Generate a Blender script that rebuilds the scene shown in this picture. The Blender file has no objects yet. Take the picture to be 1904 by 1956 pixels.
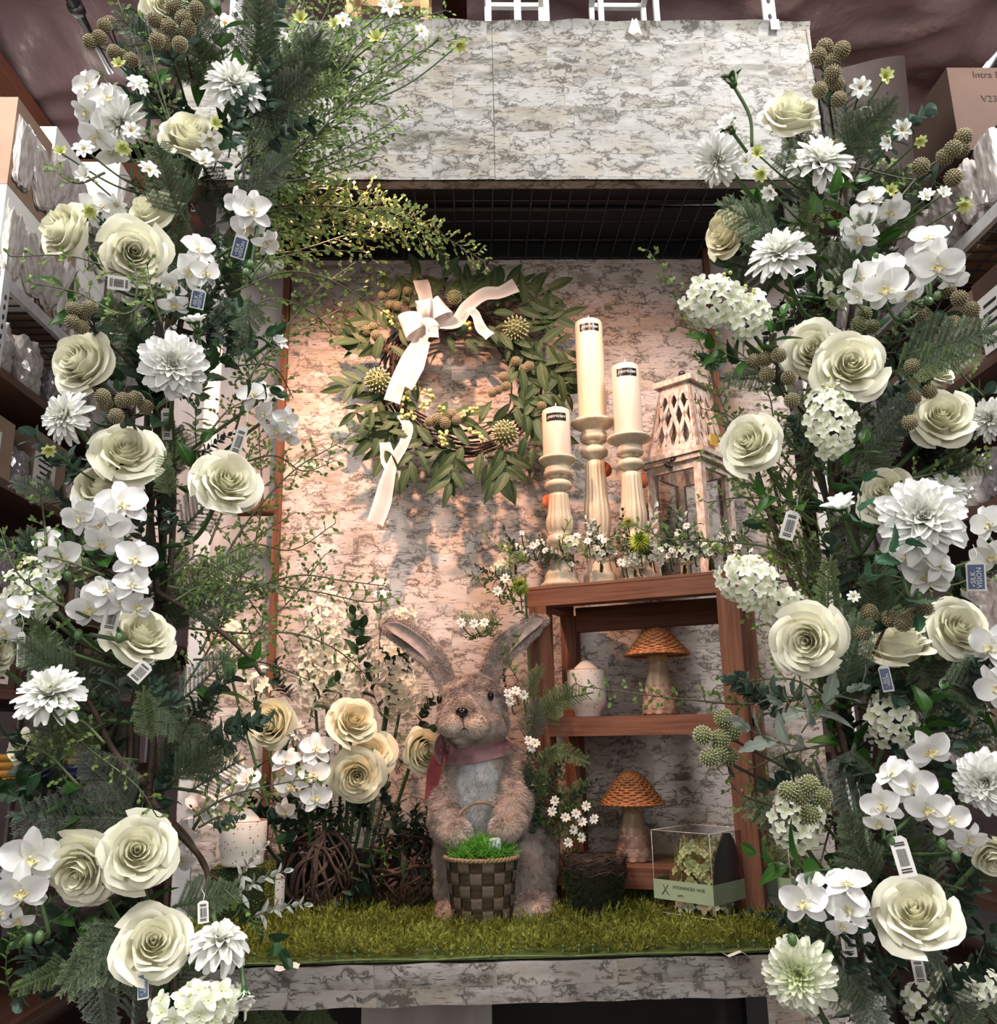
import bpy, bmesh, math, random
import numpy as np
from mathutils import Vector, Matrix, Quaternion
R_ = random.Random(7)
NR = np.random.RandomState(7)
PI = math.pi
rad = math.radians
SC = bpy.context.scene
COL = SC.collection

# ---------------------------------------------------------------- camera, world, lights, exposure
F_PX = 1700.0
cam_d = bpy.data.cameras.new('camera')
cam = bpy.data.objects.new('camera', cam_d); COL.objects.link(cam)
cam_d.sensor_fit = 'HORIZONTAL'; cam_d.sensor_width = 36.0; cam_d.lens = 36.0 * F_PX / 1904.0
cam_d.clip_start = 0.02; cam_d.clip_end = 60
EYE = Vector((0, 0, 1.45))
CR = Matrix.Rotation(rad(-1.7), 3, 'Z') @ Matrix.Rotation(rad(104.0), 3, 'X') @ Matrix.Rotation(rad(-1.1), 3, 'Z')
cam.matrix_world = Matrix.Translation(EYE) @ CR.to_4x4()
SC.camera = cam
SC.view_settings.view_transform = 'Standard'; SC.view_settings.look = 'None'
SC.view_settings.gamma = 1.0; SC.view_settings.exposure = 0.15
SC.view_settings.use_curve_mapping = False
try:
    SC.cycles.max_bounces = 6; SC.cycles.diffuse_bounces = 3; SC.cycles.glossy_bounces = 3
    SC.cycles.transmission_bounces = 6; SC.cycles.transparent_max_bounces = 24
    SC.cycles.caustics_reflective = False; SC.cycles.caustics_refractive = False
    SC.cycles.use_denoising = True
except Exception: pass
W = bpy.data.worlds.new('world'); SC.world = W; W.use_nodes = True
W.node_tree.nodes['Background'].inputs[0].default_value = (0.74, 0.71, 0.68, 1)
W.node_tree.nodes['Background'].inputs[1].default_value = 0.30

def look_rot(loc, tgt):
    return (Vector(tgt) - Vector(loc)).to_track_quat('-Z', 'Y')
def area(name, loc, tgt, sx, sy, power, col):
    l = bpy.data.lights.new(name, 'AREA'); l.shape = 'RECTANGLE'; l.size = sx; l.size_y = sy
    l.energy = power; l.color = col
    o = bpy.data.objects.new(name, l); COL.objects.link(o)
    o.location = loc; o.rotation_mode = 'QUATERNION'; o.rotation_quaternion = look_rot(loc, tgt)
    return o
def spot(name, loc, tgt, power, col, ang=90, blend=0.6, size=0.03):
    l = bpy.data.lights.new(name, 'SPOT'); l.energy = power; l.color = col
    l.spot_size = rad(ang); l.spot_blend = blend; l.shadow_soft_size = size
    o = bpy.data.objects.new(name, l); COL.objects.link(o)
    o.location = loc; o.rotation_mode = 'QUATERNION'; o.rotation_quaternion = look_rot(loc, tgt)
    return o
COOL = (1.0, 0.98, 0.94)
area('ceiling_tube_light', (-1.25, 0.45, 4.15), (-0.5, 1.35, 1.6), 0.4, 2.0, 130, COOL)
area('ceiling_tube_light', (1.25, 0.45, 4.15), (0.6, 1.35, 1.6), 0.4, 2.0, 130, COOL)
area('ceiling_tube_light', (-2.1, 3.6, 4.0), (-1.6, 3.4, 0), 0.35, 1.6, 42, COOL)
area('ceiling_tube_light', (2.2, 3.2, 4.0), (1.6, 3.0, 0), 0.35, 1.6, 42, COOL)
area('roof_sheet_fill_uplight', (-1.6, 1.2, 3.4), (-1.9, 2.6, 4.4), 0.3, 1.6, 34, (1.0, .93, .90))  # added pair of fill lamps, only to brighten the roof sheet from below
area('roof_sheet_fill_uplight', (1.7, 1.2, 3.4), (2.0, 2.4, 4.4), 0.3, 1.6, 34, (1.0, .93, .90))
area('front_fill_light', (0.0, -1.9, 2.2), (0.0, 1.6, 1.4), 3.2, 1.6, 44, (1.0, 0.97, 0.93))  # added frontal fill from behind the camera; no window stands there
WARM = (1.0, 0.50, 0.31)
spot('canopy_spot_lamp', (-0.30, 1.66, 2.72), (-0.16, 2.26, 1.62), 66, WARM, 112, 0.9, 0.015)
spot('canopy_spot_lamp', (0.30, 1.62, 2.72), (0.30, 2.22, 1.80), 19, WARM, 112, 0.9, 0.015)

# ---------------------------------------------------------------- pixel to point on a plane, and helpers
def ray(px, py):
    return CR @ Vector(((px - 952) / F_PX, (978 - py) / F_PX, -1.0))
def at(px, py, Y):
    d = ray(px, py); return EYE + d * (Y / d.y)
def atx(px, py, X):
    d = ray(px, py); return EYE + d * (X / d.x)
def atz(px, py, z):
    d = ray(px, py); return EYE + d * ((z - EYE.z) / d.z)
def mpp(P):
    return ((CR.inverted() @ (Vector(P) - EYE)).z * -1) / F_PX
def basis(z, up=(0, 0, 1)):
    z = Vector(z).normalized(); up = Vector(up)
    if abs(z.dot(up.normalized())) > 0.97: up = Vector((0, 1, 0)) if abs(z.y) < 0.9 else Vector((1, 0, 0))
    x = up.cross(z).normalized(); y = z.cross(x)
    return Matrix((x, y, z)).transposed().to_4x4()
def facing(P, deg, amt):
    c = (EYE - Vector(P)).normalized(); r = Vector((1, 0, 0)); r = (r - c * r.dot(c)).normalized(); u = c.cross(r)
    if u.z < 0: u = -u
    a = amt * PI / 2
    return (c * math.cos(a) + (r * math.cos(rad(deg)) + u * math.sin(rad(deg))) * math.sin(a)).normalized()

class MB:
    def __init__(s): s.V = []; s.F = []; s.T = []; s.C = []; s.M = []; s.n = 0
    def add(s, V, F, tone=0.0, mi=0, col=None):
        V = np.asarray(V, float).reshape(-1, 3)
        s.V.append(V)
        if isinstance(F, np.ndarray): s.F.append(F + s.n); k = len(F)
        else:
            k = 0; d = {}
            for f in F: d.setdefault(len(f), []).append(f)
            for q in d.values(): a = np.array(q, int); s.F.append(a + s.n)
            k = len(F)
        s.T.append(np.full(len(V), tone) if np.isscalar(tone) else np.asarray(tone, float))
        if col is not None: s.C.append(np.asarray(col, float).reshape(-1, 3) * np.ones((len(V), 3)))
        s.M.append(np.full(k, mi)); s.n += len(V)
    def box(s, c, h, M=None, mi=0, tone=0.0):
        c = np.array(c, float); h = np.array(h, float)
        V = np.array([[x, y, z] for x in (-1, 1) for y in (-1, 1) for z in (-1, 1)], float) * h
        if M is not None: V = V @ np.array(M.to_3x3()).T
        s.add(V + c, [(0, 1, 3, 2), (4, 6, 7, 5), (0, 4, 5, 1), (2, 3, 7, 6), (0, 2, 6, 4), (1, 5, 7, 3)], tone, mi)
    def tube(s, P, r, n=6, tone=0.0, cap=True, mi=0, flat=1.0):
        P = np.asarray([tuple(p) for p in P], float); k = len(P)
        r = np.full(k, r) if np.isscalar(r) else np.asarray(r, float)
        T = np.gradient(P, axis=0); T /= np.linalg.norm(T, axis=1)[:, None] + 1e-9
        a = np.array([0, 0, 1.0]) if abs(T[0][2]) < .9 else np.array([1.0, 0, 0])
        V = []
        for i in range(k):
            a = a - T[i] * a.dot(T[i]); a /= np.linalg.norm(a) + 1e-9
            b = np.cross(T[i], a)
            for j in range(n):
                t = 2 * PI * j / n
                V.append(P[i] + r[i] * (math.cos(t) * a + flat * math.sin(t) * b))
        F = [(i * n + j, i * n + (j + 1) % n, (i + 1) * n + (j + 1) % n, (i + 1) * n + j) for i in range(k - 1) for j in range(n)]
        if cap: F += [tuple(range(n))[::-1], tuple((k - 1) * n + j for j in range(n))]
        s.add(V, F, tone, mi)
    def lathe(s, prof, n=32, c=(0, 0, 0), mi=0, tone=0.0, flute=None, cap=True):
        V = []
        for (r, z) in prof:
            for j in range(n):
                t = 2 * PI * j / n
                rr = r * (flute(t, z) if flute else 1.0)
                V.append((c[0] + rr * math.cos(t), c[1] + rr * math.sin(t), c[2] + z))
        k = len(prof)
        F = [(i * n + j, i * n + (j + 1) % n, (i + 1) * n + (j + 1) % n, (i + 1) * n + j) for i in range(k - 1) for j in range(n)]
        if cap: F += [tuple(range(n))[::-1], tuple((k - 1) * n + j for j in range(n))]
        s.add(V, F, tone, mi)
    def ball(s, c, r, n=8, m=5, tone=0.0, mi=0, M=None):
        r = (r, r, r) if np.isscalar(r) else r
        V = [(0, 0, 1)]
        for i in range(1, m):
            a = PI * i / m
            for j in range(n): V.append((math.sin(a) * math.cos(2 * PI * j / n), math.sin(a) * math.sin(2 * PI * j / n), math.cos(a)))
        V.append((0, 0, -1)); V = np.array(V) * np.array(r)
        if M is not None: V = V @ np.array(M.to_3x3()).T
        F = [(0, 1 + j, 1 + (j + 1) % n) for j in range(n)]
        for i in range(m - 2):
            for j in range(n):
                a = 1 + i * n
                F.append((a + j, a + n + j, a + n + (j + 1) % n, a + (j + 1) % n))
        l = len(V) - 1; a = 1 + (m - 2) * n
        F += [(l, a + (j + 1) % n, a + j) for j in range(n)]
        s.add(V + np.array(c), F, tone, mi)
    def grid(s, fn, nu, nv, tone=None, mi=0, us=None):
        us = us if us is not None else [-1 + 2 * i / nu for i in range(nu + 1)]
        vs = [j / nv for j in range(nv + 1)]
        V = [fn(u, v) for v in vs for u in us]
        T = [tone(u, v) for v in vs for u in us] if tone else 0.0
        w = len(us)
        F = [(j * w + i, j * w + i + 1, (j + 1) * w + i + 1, (j + 1) * w + i) for j in range(nv) for i in range(w - 1)]
        s.add(V, F, T, mi)
    def inst(s, V, F, mats, T=None):
        """many copies of a small array mesh; mats = list of 4x4 numpy"""
        V = np.asarray(V, float); F = np.asarray(F, int); T = np.zeros(len(V)) if T is None else np.asarray(T)
        for M in mats:
            A = np.array(M); s.add(V @ A[:3, :3].T + A[:3, 3], F, T)
    def mesh(s, name, mats, smooth=True):
        me = bpy.data.meshes.new(name)
        V = np.concatenate(s.V); me.vertices.add(len(V)); me.vertices.foreach_set('co', V.ravel())
        lv = np.concatenate([f.ravel() for f in s.F]); sz = np.concatenate([np.full(len(f), f.shape[1]) for f in s.F])
        # materials were stored in add order, faces may be re-ordered by size inside one add: same index, so no mismatch
        me.loops.add(len(lv)); me.loops.foreach_set('vertex_index', lv.astype(np.int32))
        me.polygons.add(len(sz)); st = np.concatenate([[0], np.cumsum(sz)[:-1]])
        me.polygons.foreach_set('loop_start', st.astype(np.int32))
        try: me.polygons.foreach_set('loop_total', sz.astype(np.int32))
        except Exception: pass
        me.polygons.foreach_set('use_smooth', np.full(len(sz), bool(smooth)))
        mats = mats if isinstance(mats, (list, tuple)) else [mats]
        for m in mats: me.materials.append(m)
        if len(mats) > 1: me.polygons.foreach_set('material_index', np.concatenate(s.M).astype(np.int32))
        me.update(calc_edges=True); me.validate()
        T = np.concatenate(s.T)
        if T.any():
            a = me.attributes.new('tone', 'FLOAT', 'POINT'); a.data.foreach_set('value', T.astype(np.float32))
        if s.C:
            c = np.concatenate(s.C); c = np.concatenate([c, np.ones((len(c), 1))], 1)
            a = me.attributes.new('col', 'FLOAT_COLOR', 'POINT'); a.data.foreach_set('color', c.astype(np.float32).ravel())
        return me

def add_obj(name, me, parent=None, M=None, kind=None):
    o = bpy.data.objects.new(name, me); COL.objects.link(o)
    if parent is not None: o.parent = parent
    if M is not None: o.matrix_basis = M
    if kind: o['kind'] = kind
    return o
def tag(o, label, cat, group=None):
    o['label'] = label; o['category'] = cat
    if group: o['group'] = group
    return o
def thing(name, label, cat, M=None, group=None):
    o = bpy.data.objects.new(name, None); COL.objects.link(o); o.empty_display_size = 0.02
    if M is not None: o.matrix_basis = M if isinstance(M, Matrix) else Matrix.Translation(Vector(M))
    return tag(o, label, cat, group)
def part(name, mb, mat, parent, smooth=True, kind=None, M=None, label=None):
    o = add_obj(name, mb.mesh(name, mat, smooth), parent, M, kind)
    if label: o['label'] = label
    return o
def place(spec, parent, M=None):
    """spec: list of (name, mesh, matrix, children, kind)"""
    for (nm, me, m, ch, kd) in spec:
        o = add_obj(nm, me, parent, (M @ m) if M is not None else m, kd)
        if ch: place(ch, o)
I4 = Matrix.Identity(4)
def sp(n, me, m=I4, ch=(), kd=None): return (n, me, m, list(ch), kd)
def bez(P, n=12):
    """Catmull-Rom through points"""
    P = [Vector(p) for p in P]
    if len(P) == 2: return [P[0].lerp(P[1], i / n) for i in range(n + 1)]
    Q = [P[0] * 2 - P[1]] + P + [P[-1] * 2 - P[-2]]; out = []
    for i in range(1, len(Q) - 2):
        a, b, c, d = Q[i - 1], Q[i], Q[i + 1], Q[i + 2]
        for k in range(n):
            t = k / n
            out.append(0.5 * ((2 * b) + (c - a) * t + (2 * a - 5 * b + 4 * c - d) * t * t + (3 * b - a - 3 * c + d) * t ** 3))
    out.append(Q[-2]); return out

# ---------------------------------------------------------------- materials
def nm_(name):
    m = bpy.data.materials.new(name); m.use_nodes = True; nt = m.node_tree
    return m, nt, nt.nodes['Principled BSDF']
def N(nt, t, **k):
    n = nt.nodes.new(t)
    for a, b in k.items(): setattr(n, a, b)
    return n
def lk(nt, a, b): nt.links.new(a, b)
def mixc(nt, fac, a, b, mode='MIX'):
    n = N(nt, 'ShaderNodeMix', data_type='RGBA', blend_type=mode)
    for sck, v in ((n.inputs[0], fac), (n.inputs[6], a), (n.inputs[7], b)):
        if hasattr(v, 'is_output'): lk(nt, v, sck)
        elif isinstance(v, tuple): sck.default_value = (*v, 1)
        else: sck.default_value = v
    return n.outputs[2]
def mth(nt, op, a, b=0.0, clamp=False):
    n = N(nt, 'ShaderNodeMath', operation=op, use_clamp=clamp)
    for sck, v in ((n.inputs[0], a), (n.inputs[1], b)):
        if hasattr(v, 'is_output'): lk(nt, v, sck)
        else: sck.default_value = v
    return n.outputs[0]
def noi(nt, vec, scale, detail=3, rough=0.5, dist=0.0):
    n = N(nt, 'ShaderNodeTexNoise'); n.inputs['Scale'].default_value = scale; n.inputs['Detail'].default_value = detail
    n.inputs['Roughness'].default_value = rough; n.inputs['Distortion'].default_value = dist
    if vec is not None: lk(nt, vec, n.inputs['Vector'])
    return n.outputs[0]
def mapr(nt, v, a, b, c=0.0, d=1.0):
    n = N(nt, 'ShaderNodeMapRange'); lk(nt, v, n.inputs[0])
    for i, x in enumerate((a, b, c, d)): n.inputs[i + 1].default_value = x
    return n.outputs[0]
def scl(nt, vec, s3):
    n = N(nt, 'ShaderNodeMapping'); lk(nt, vec, n.inputs[0]); n.inputs['Scale'].default_value = s3; return n.outputs[0]
def bump(nt, p, h, strength=0.3, dist=0.002):
    n = N(nt, 'ShaderNodeBump'); n.inputs['Strength'].default_value = strength; n.inputs['Distance'].default_value = dist
    lk(nt, h, n.inputs['Height']); lk(nt, n.outputs[0], p.inputs['Normal'])
def objc(nt): return N(nt, 'ShaderNodeTexCoord').outputs['Object']

def plain(name, c, rough=0.6, c2=None, ns=40, metal=0.0, bmp=0.0, bs=200, spec=0.5, sx=(1, 1, 1), bd=.002):
    m, nt, p = nm_(name)
    p.inputs['Roughness'].default_value = rough; p.inputs['Metallic'].default_value = metal
    p.inputs['Specular IOR Level'].default_value = spec
    v = scl(nt, objc(nt), sx)
    c2 = c2 or tuple(x * 0.75 for x in c)
    f = mapr(nt, noi(nt, v, ns, 4), 0.35, 0.65)
    lk(nt, mixc(nt, f, c, c2), p.inputs['Base Color'])
    if bmp: bump(nt, p, noi(nt, v, bs, 3 if bd < .01 else 5, .5, .25 if bd > .01 else 0), bmp, bd)
    return m
def petal_mat(name, base, tip, trans=0.28, tcol=None, vary=0.06, rough=0.55):
    m, nt, p = nm_(name)
    a = N(nt, 'ShaderNodeAttribute', attribute_name='tone')
    c = mixc(nt, a.outputs['Fac'], base, tip)
    oi = N(nt, 'ShaderNodeObjectInfo')
    c = mixc(nt, mth(nt, 'MULTIPLY', oi.outputs['Random'], vary * 3), c, tuple(x * 0.8 for x in base))
    v = objc(nt); c = mixc(nt, mapr(nt, noi(nt, v, 9, 3), .4, .75, 0, .18), c, tuple(x * .82 for x in base))
    lk(nt, c, p.inputs['Base Color']); p.inputs['Roughness'].default_value = rough; p.inputs['Specular IOR Level'].default_value = .25
    t = N(nt, 'ShaderNodeBsdfTranslucent'); lk(nt, c, t.inputs['Color'])
    mx = N(nt, 'ShaderNodeMixShader'); mx.inputs[0].default_value = trans
    lk(nt, p.outputs[0], mx.inputs[1]); lk(nt, t.outputs[0], mx.inputs[2])
    lk(nt, mx.outputs[0], nt.nodes['Material Output'].inputs['Surface'])
    return m
def birch(name, white=(.80, .775, .75), grey=(.40, .37, .31), scale=1.0, dark=(.055, .045, .038)):
    """printed birch-bark patchwork paper; pattern in the XZ plane, metres"""
    m, nt, p = nm_(name); p.inputs['Roughness'].default_value = .5; p.inputs['Specular IOR Level'].default_value = .3
    oc = objc(nt)
    sep = N(nt, 'ShaderNodeSeparateXYZ'); lk(nt, oc, sep.inputs[0])
    cmb = N(nt, 'ShaderNodeCombineXYZ'); lk(nt, sep.outputs[0], cmb.inputs[0]); lk(nt, mth(nt, 'ADD', sep.outputs[2], mth(nt, 'MULTIPLY', sep.outputs[1], .8)), cmb.inputs[1])
    v = cmb.outputs[0]
    br = N(nt, 'ShaderNodeTexBrick'); lk(nt, v, br.inputs['Vector'])
    br.offset = 0.37; br.offset_frequency = 2; br.squash = 1.4; br.squash_frequency = 3
    br.inputs['Scale'].default_value = 1.0 / scale; br.inputs['Brick Width'].default_value = 0.098; br.inputs['Row Height'].default_value = 0.064
    br.inputs['Mortar Size'].default_value = 0.0006; br.inputs['Mortar Smooth'].default_value = 0
    br.inputs['Color1'].default_value = (0, 0, 0, 1); br.inputs['Color2'].default_value = (1, 1, 1, 1); br.inputs['Mortar'].default_value = (.5, .5, .5, 1)
    rnd = N(nt, 'ShaderNodeSeparateColor'); lk(nt, br.outputs['Color'], rnd.inputs[0]); r0 = rnd.outputs[0]
    off = N(nt, 'ShaderNodeCombineXYZ'); lk(nt, mth(nt, 'MULTIPLY', r0, 37.0), off.inputs[0]); lk(nt, mth(nt, 'MULTIPLY', r0, 91.0), off.inputs[1])
    va = N(nt, 'ShaderNodeVectorMath', operation='ADD'); lk(nt, v, va.inputs[0]); lk(nt, off.outputs[0], va.inputs[1]); w = va.outputs[0]
    # broad patch tints
    tint = mapr(nt, r0, .15, .95, 0, 1.0)
    blot = mapr(nt, noi(nt, scl(nt, w, (10, 24, 1)), 1, 4, .6), .38, .62)
    c = mixc(nt, mth(nt, 'MULTIPLY', blot, mth(nt, 'ADD', mth(nt, 'MULTIPLY', tint, .8), .18)), white, grey)
    warm = mapr(nt, noi(nt, scl(nt, w, (6, 9, 1)), 1, 2), .50, .62, 0, .5)
    c = mixc(nt, warm, c, tuple(a * b for a, b in zip(white, (.82, .70, .54))))
    # fine horizontal grain
    g = mapr(nt, noi(nt, scl(nt, w, (28, 330, 1)), 1, 3, .6), .50, .72, 0, .55)
    c = mixc(nt, g, c, tuple(x * .62 for x in white))
    # dark dashes
    d1 = mapr(nt, noi(nt, scl(nt, w, (36, 260, 1)), 1, 4, .6), .575, .615)
    dm = mapr(nt, noi(nt, scl(nt, w, (14, 18, 1)), 1, 2), .40, .54)
    c = mixc(nt, mth(nt, 'MULTIPLY', mth(nt, 'MULTIPLY', d1, dm), .9), c, dark)
    # branching cracks
    wv = noi(nt, scl(nt, w, (34, 50, 1)), 1, 5, .62)
    sv = N(nt, 'ShaderNodeVectorMath', operation='ADD'); lk(nt, scl(nt, w, (19, 44, 1)), sv.inputs[0])
    cc = N(nt, 'ShaderNodeCombineXYZ'); lk(nt, mth(nt, 'MULTIPLY', wv, 2.4), cc.inputs[0]); lk(nt, mth(nt, 'MULTIPLY', noi(nt, scl(nt, w, (50, 26, 1)), 1, 5, .62), 2.0), cc.inputs[1])
    lk(nt, cc.outputs[0], sv.inputs[1])
    vo = N(nt, 'ShaderNodeTexVoronoi', feature='DISTANCE_TO_EDGE'); lk(nt, sv.outputs[0], vo.inputs['Vector']); vo.inputs['Scale'].default_value = 1.0
    ln = mapr(nt, vo.outputs['Distance'], .035, .065, 1, 0)
    cm = mapr(nt, noi(nt, scl(nt, w, (15, 22, 1)), 1, 2), .45, .53)
    c = mixc(nt, mth(nt, 'MULTIPLY', mth(nt, 'MULTIPLY', ln, cm), .95), c, dark)
    halo = mapr(nt, vo.outputs['Distance'], .02, .22, .5, 0)
    c = mixc(nt, mth(nt, 'MULTIPLY', halo, cm), c, tuple(x * .85 for x in grey))
    # joints of the printed patches
    jo = mth(nt, 'MULTIPLY', br.outputs['Fac'], .22); c = mixc(nt, jo, c, tuple(x * .6 for x in grey))
    lk(nt, c, p.inputs['Base Color'])
    bump(nt, p, noi(nt, scl(nt, w, (60, 400, 1)), 1, 2), .12, .001)
    return m
def wood(name, c1, c2, rough=.6, axis=2, s=1.0, bmp=.35):
    m, nt, p = nm_(name); p.inputs['Roughness'].default_value = rough; p.inputs['Specular IOR Level'].default_value = .3
    sc = [55 * s, 55 * s, 55 * s]; sc[axis] = 3.2 * s
    v = scl(nt, objc(nt), tuple(sc))
    n1 = noi(nt, v, 1, 5, .6, .6); n2 = noi(nt, scl(nt, objc(nt), tuple(x * 3 for x in sc)), 1, 2)
    lk(nt, mixc(nt, mapr(nt, mth(nt, 'ADD', mth(nt, 'MULTIPLY', n1, .7), mth(nt, 'MULTIPLY', n2, .3)), .38, .62), c1, c2), p.inputs['Base Color'])
    bump(nt, p, n1, bmp, .0015); return m
def glassy(name, tintc=(1, 1, 1), opac=.08, rough=.03):
    m, nt, p = nm_(name)
    t = N(nt, 'ShaderNodeBsdfTransparent'); t.inputs[0].default_value = (*tintc, 1)
    g = N(nt, 'ShaderNodeBsdfGlossy'); g.inputs['Roughness'].default_value = rough; g.inputs[0].default_value = (1, 1, 1, 1)
    fr = N(nt, 'ShaderNodeFresnel'); fr.inputs[0].default_value = 1.45
    mx = N(nt, 'ShaderNodeMixShader'); lk(nt, mth(nt, 'ADD', fr.outputs[0], opac), mx.inputs[0])
    lk(nt, t.outputs[0], mx.inputs[1]); lk(nt, g.outputs[0], mx.inputs[2]); lk(nt, mx.outputs[0], nt.nodes['Material Output'].inputs['Surface'])
    return m
def speckle(name, c, dots, thr=.33, s=170):
    m, nt, p = nm_(name); p.inputs['Roughness'].default_value = .25
    vo = N(nt, 'ShaderNodeTexVoronoi'); lk(nt, objc(nt), vo.inputs['Vector']); vo.inputs['Scale'].default_value = s
    sc = N(nt, 'ShaderNodeSeparateColor'); lk(nt, vo.outputs['Color'], sc.inputs[0])
    k = mth(nt, 'MULTIPLY', mapr(nt, vo.outputs['Distance'], .22, .30, 1, 0), mapr(nt, sc.outputs[0], thr + .25, thr + .27))
    lk(nt, mixc(nt, k, c, dots), p.inputs['Base Color']); return m
def attr_col(name, rough=.8):
    m, nt, p = nm_(name); a = N(nt, 'ShaderNodeAttribute', attribute_name='col')
    v = objc(nt); c = mixc(nt, mapr(nt, noi(nt, v, 60, 3), .35, .7, 0, .45), a.outputs['Color'], (.20, .165, .15), 'MIX')
    lk(nt, mixc(nt, .35, c, a.outputs['Color']), p.inputs['Base Color']); p.inputs['Roughness'].default_value = rough
    p.inputs['Specular IOR Level'].default_value = .15; return m
M = {}
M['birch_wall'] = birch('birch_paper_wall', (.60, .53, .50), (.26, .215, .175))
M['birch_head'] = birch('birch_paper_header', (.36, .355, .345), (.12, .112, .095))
M['birch_ledge'] = birch('birch_paper_ledge', (.40, .375, .36), (.15, .135, .115), 1.5)
M['cedar'] = wood('cedar_wood_upright', (.21, .092, .055), (.10, .042, .026), .85, 2, 1.0, .8)
M['cedar_x'] = wood('cedar_wood_rail', (.22, .10, .06), (.115, .048, .03), .85, 0, 1.0, .8)
M['cedar_y'] = wood('cedar_wood_side', (.21, .085, .05), (.12, .045, .025), .7, 1)
M['stain'] = wood('stained_roof_wood', (.17, .06, .035), (.09, .03, .02), .6, 1, .5)
M['shelfwood'] = wood('brown_shelf_wood', (.13, .075, .055), (.08, .045, .035), .6, 1, .6)
M['sheet'] = plain('mauve_roof_sheet', (.185, .125, .13), .3, (.14, .095, .10), 3, bmp=.8, bs=3.2, spec=1.0, bd=.045)
M['carton'] = plain('brown_carton', (.30, .205, .145), .75, (.25, .165, .115), 6)
M['carton_dark'] = plain('dark_brown_carton', (.075, .042, .03), .75, (.06, .034, .025), 6)
M['paper_white'] = plain('white_paper', (.78, .77, .74), .6, (.70, .69, .66), 10)
M['plastic_wrap'] = plain('crinkled_plastic_wrap', (.58, .56, .55), .16, (.40, .35, .32), 5, spec=1.0)
M['plastic_dark'] = plain('grey_wrapped_goods', (.30, .28, .29), .16, (.18, .16, .17), 5, spec=1.0)
M['metal_white'] = plain('white_painted_metal', (.62, .62, .62), .35, (.5, .5, .5), 30)
M['metal_black'] = plain('black_wire', (.016, .016, .018), .4, (.01, .01, .01), 30)
M['black'] = plain('black_backing', (.004, .004, .0045), .6, (.006, .006, .006), 30)
M['dark'] = plain('dark_shade_and_soil', (.02, .018, .018), .8, (.012, .011, .011), 10)  # near-black for the shade under the ledge, and for pot soil
M['floor'] = plain('grey_concrete_floor', (.25, .24, .23), .6, (.2, .19, .18), 5)
M['panel'] = plain('pale_pink_panel', (.44, .37, .35), .6, (.38, .32, .30), 8)
M['panel_worn'] = plain('whitewashed_board', (.42, .37, .36), .7, (.20, .175, .17), 9, sx=(1, 1, .35))
M['rose'] = petal_mat('cream_rose_petal', (.88, .84, .54), (.93, .92, .80), .18)
M['rose_warm'] = petal_mat('warm_cream_rose_petal', (.87, .78, .48), (.93, .88, .68), .18)
M['white'] = petal_mat('white_petal', (.84, .86, .74), (.93, .935, .94), .18)
M['greenwhite'] = petal_mat('green_hearted_petal', (.55, .66, .25), (.88, .89, .80), .25)
M['orchid'] = petal_mat('white_orchid_petal', (.84, .83, .76), (.93, .93, .95), .2, rough=.4)
M['lip'] = petal_mat('yellow_orchid_lip', (.80, .66, .18), (.86, .82, .62), .2)
M['hydr'] = petal_mat('white_hydrangea_petal', (.66, .74, .42), (.92, .92, .86), .2)
M['hydr_green'] = petal_mat('green_hydrangea_petal', (.34, .44, .14), (.66, .70, .42), .35)
M['delph'] = petal_mat('ivory_delphinium_petal', (.80, .74, .52), (.86, .80, .68), .35)
M['cosmos_g'] = petal_mat('lime_petal', (.45, .52, .10), (.72, .76, .36), .3)
M['yellow'] = plain('yellow_disc', (.62, .38, .04), .7, (.42, .30, .05), 300)
M['lime'] = plain('lime_green_thistle', (.42, .52, .04), .6, (.26, .36, .03), 90)
def leafm(name, c, rib, rough=.45, tr=.18, c2=None):
    m = petal_mat(name, c, rib, tr, vary=.16, rough=rough); return m
M['rose_leaf'] = leafm('dark_rose_leaf', (.024, .062, .026), (.06, .12, .05))
M['euc'] = leafm('eucalyptus_leaf', (.075, .125, .095), (.15, .22, .17), .5)
M['euc_dark'] = leafm('dark_eucalyptus_leaf', (.038, .068, .046), (.085, .13, .09), .45)
M['green_leaf'] = leafm('glossy_green_leaf', (.035, .11, .018), (.10, .20, .05), .35)
M['lime_leaf'] = leafm('light_green_leaf', (.13, .23, .05), (.26, .36, .12), .5)
M['wreath_leaf'] = leafm('olive_wreath_leaf', (.048, .082, .033), (.15, .19, .09), .5)
M['lamb'] = leafm('felted_grey_leaf', (.24, .29, .25), (.40, .44, .38), .85)
M['varieg'] = leafm('variegated_leaf', (.13, .19, .10), (.55, .57, .42), .6)
M['holly'] = leafm('dahlia_leaf', (.04, .12, .065), (.10, .20, .12), .5)
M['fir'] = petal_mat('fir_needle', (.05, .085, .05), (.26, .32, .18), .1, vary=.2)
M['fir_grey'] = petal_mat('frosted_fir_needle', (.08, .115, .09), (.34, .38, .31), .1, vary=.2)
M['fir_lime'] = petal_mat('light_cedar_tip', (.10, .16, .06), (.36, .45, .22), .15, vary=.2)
M['vine'] = petal_mat('wispy_vine_leaf', (.11, .18, .05), (.30, .42, .11), .25, vary=.2)
M['vinestem'] = plain('green_brown_wire_stem', (.07, .10, .03), .6, (.05, .05, .025), 20)
M['stem'] = plain('green_stem', (.07, .13, .045), .5, (.045, .085, .03), 20)
M['twig'] = plain('brown_willow_twig', (.075, .045, .03), .75, (.035, .022, .015), 40, bmp=.4)
M['trunk'] = plain('dark_bound_stems', (.018, .022, .013), .75, (.035, .022, .014), 30)
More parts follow.
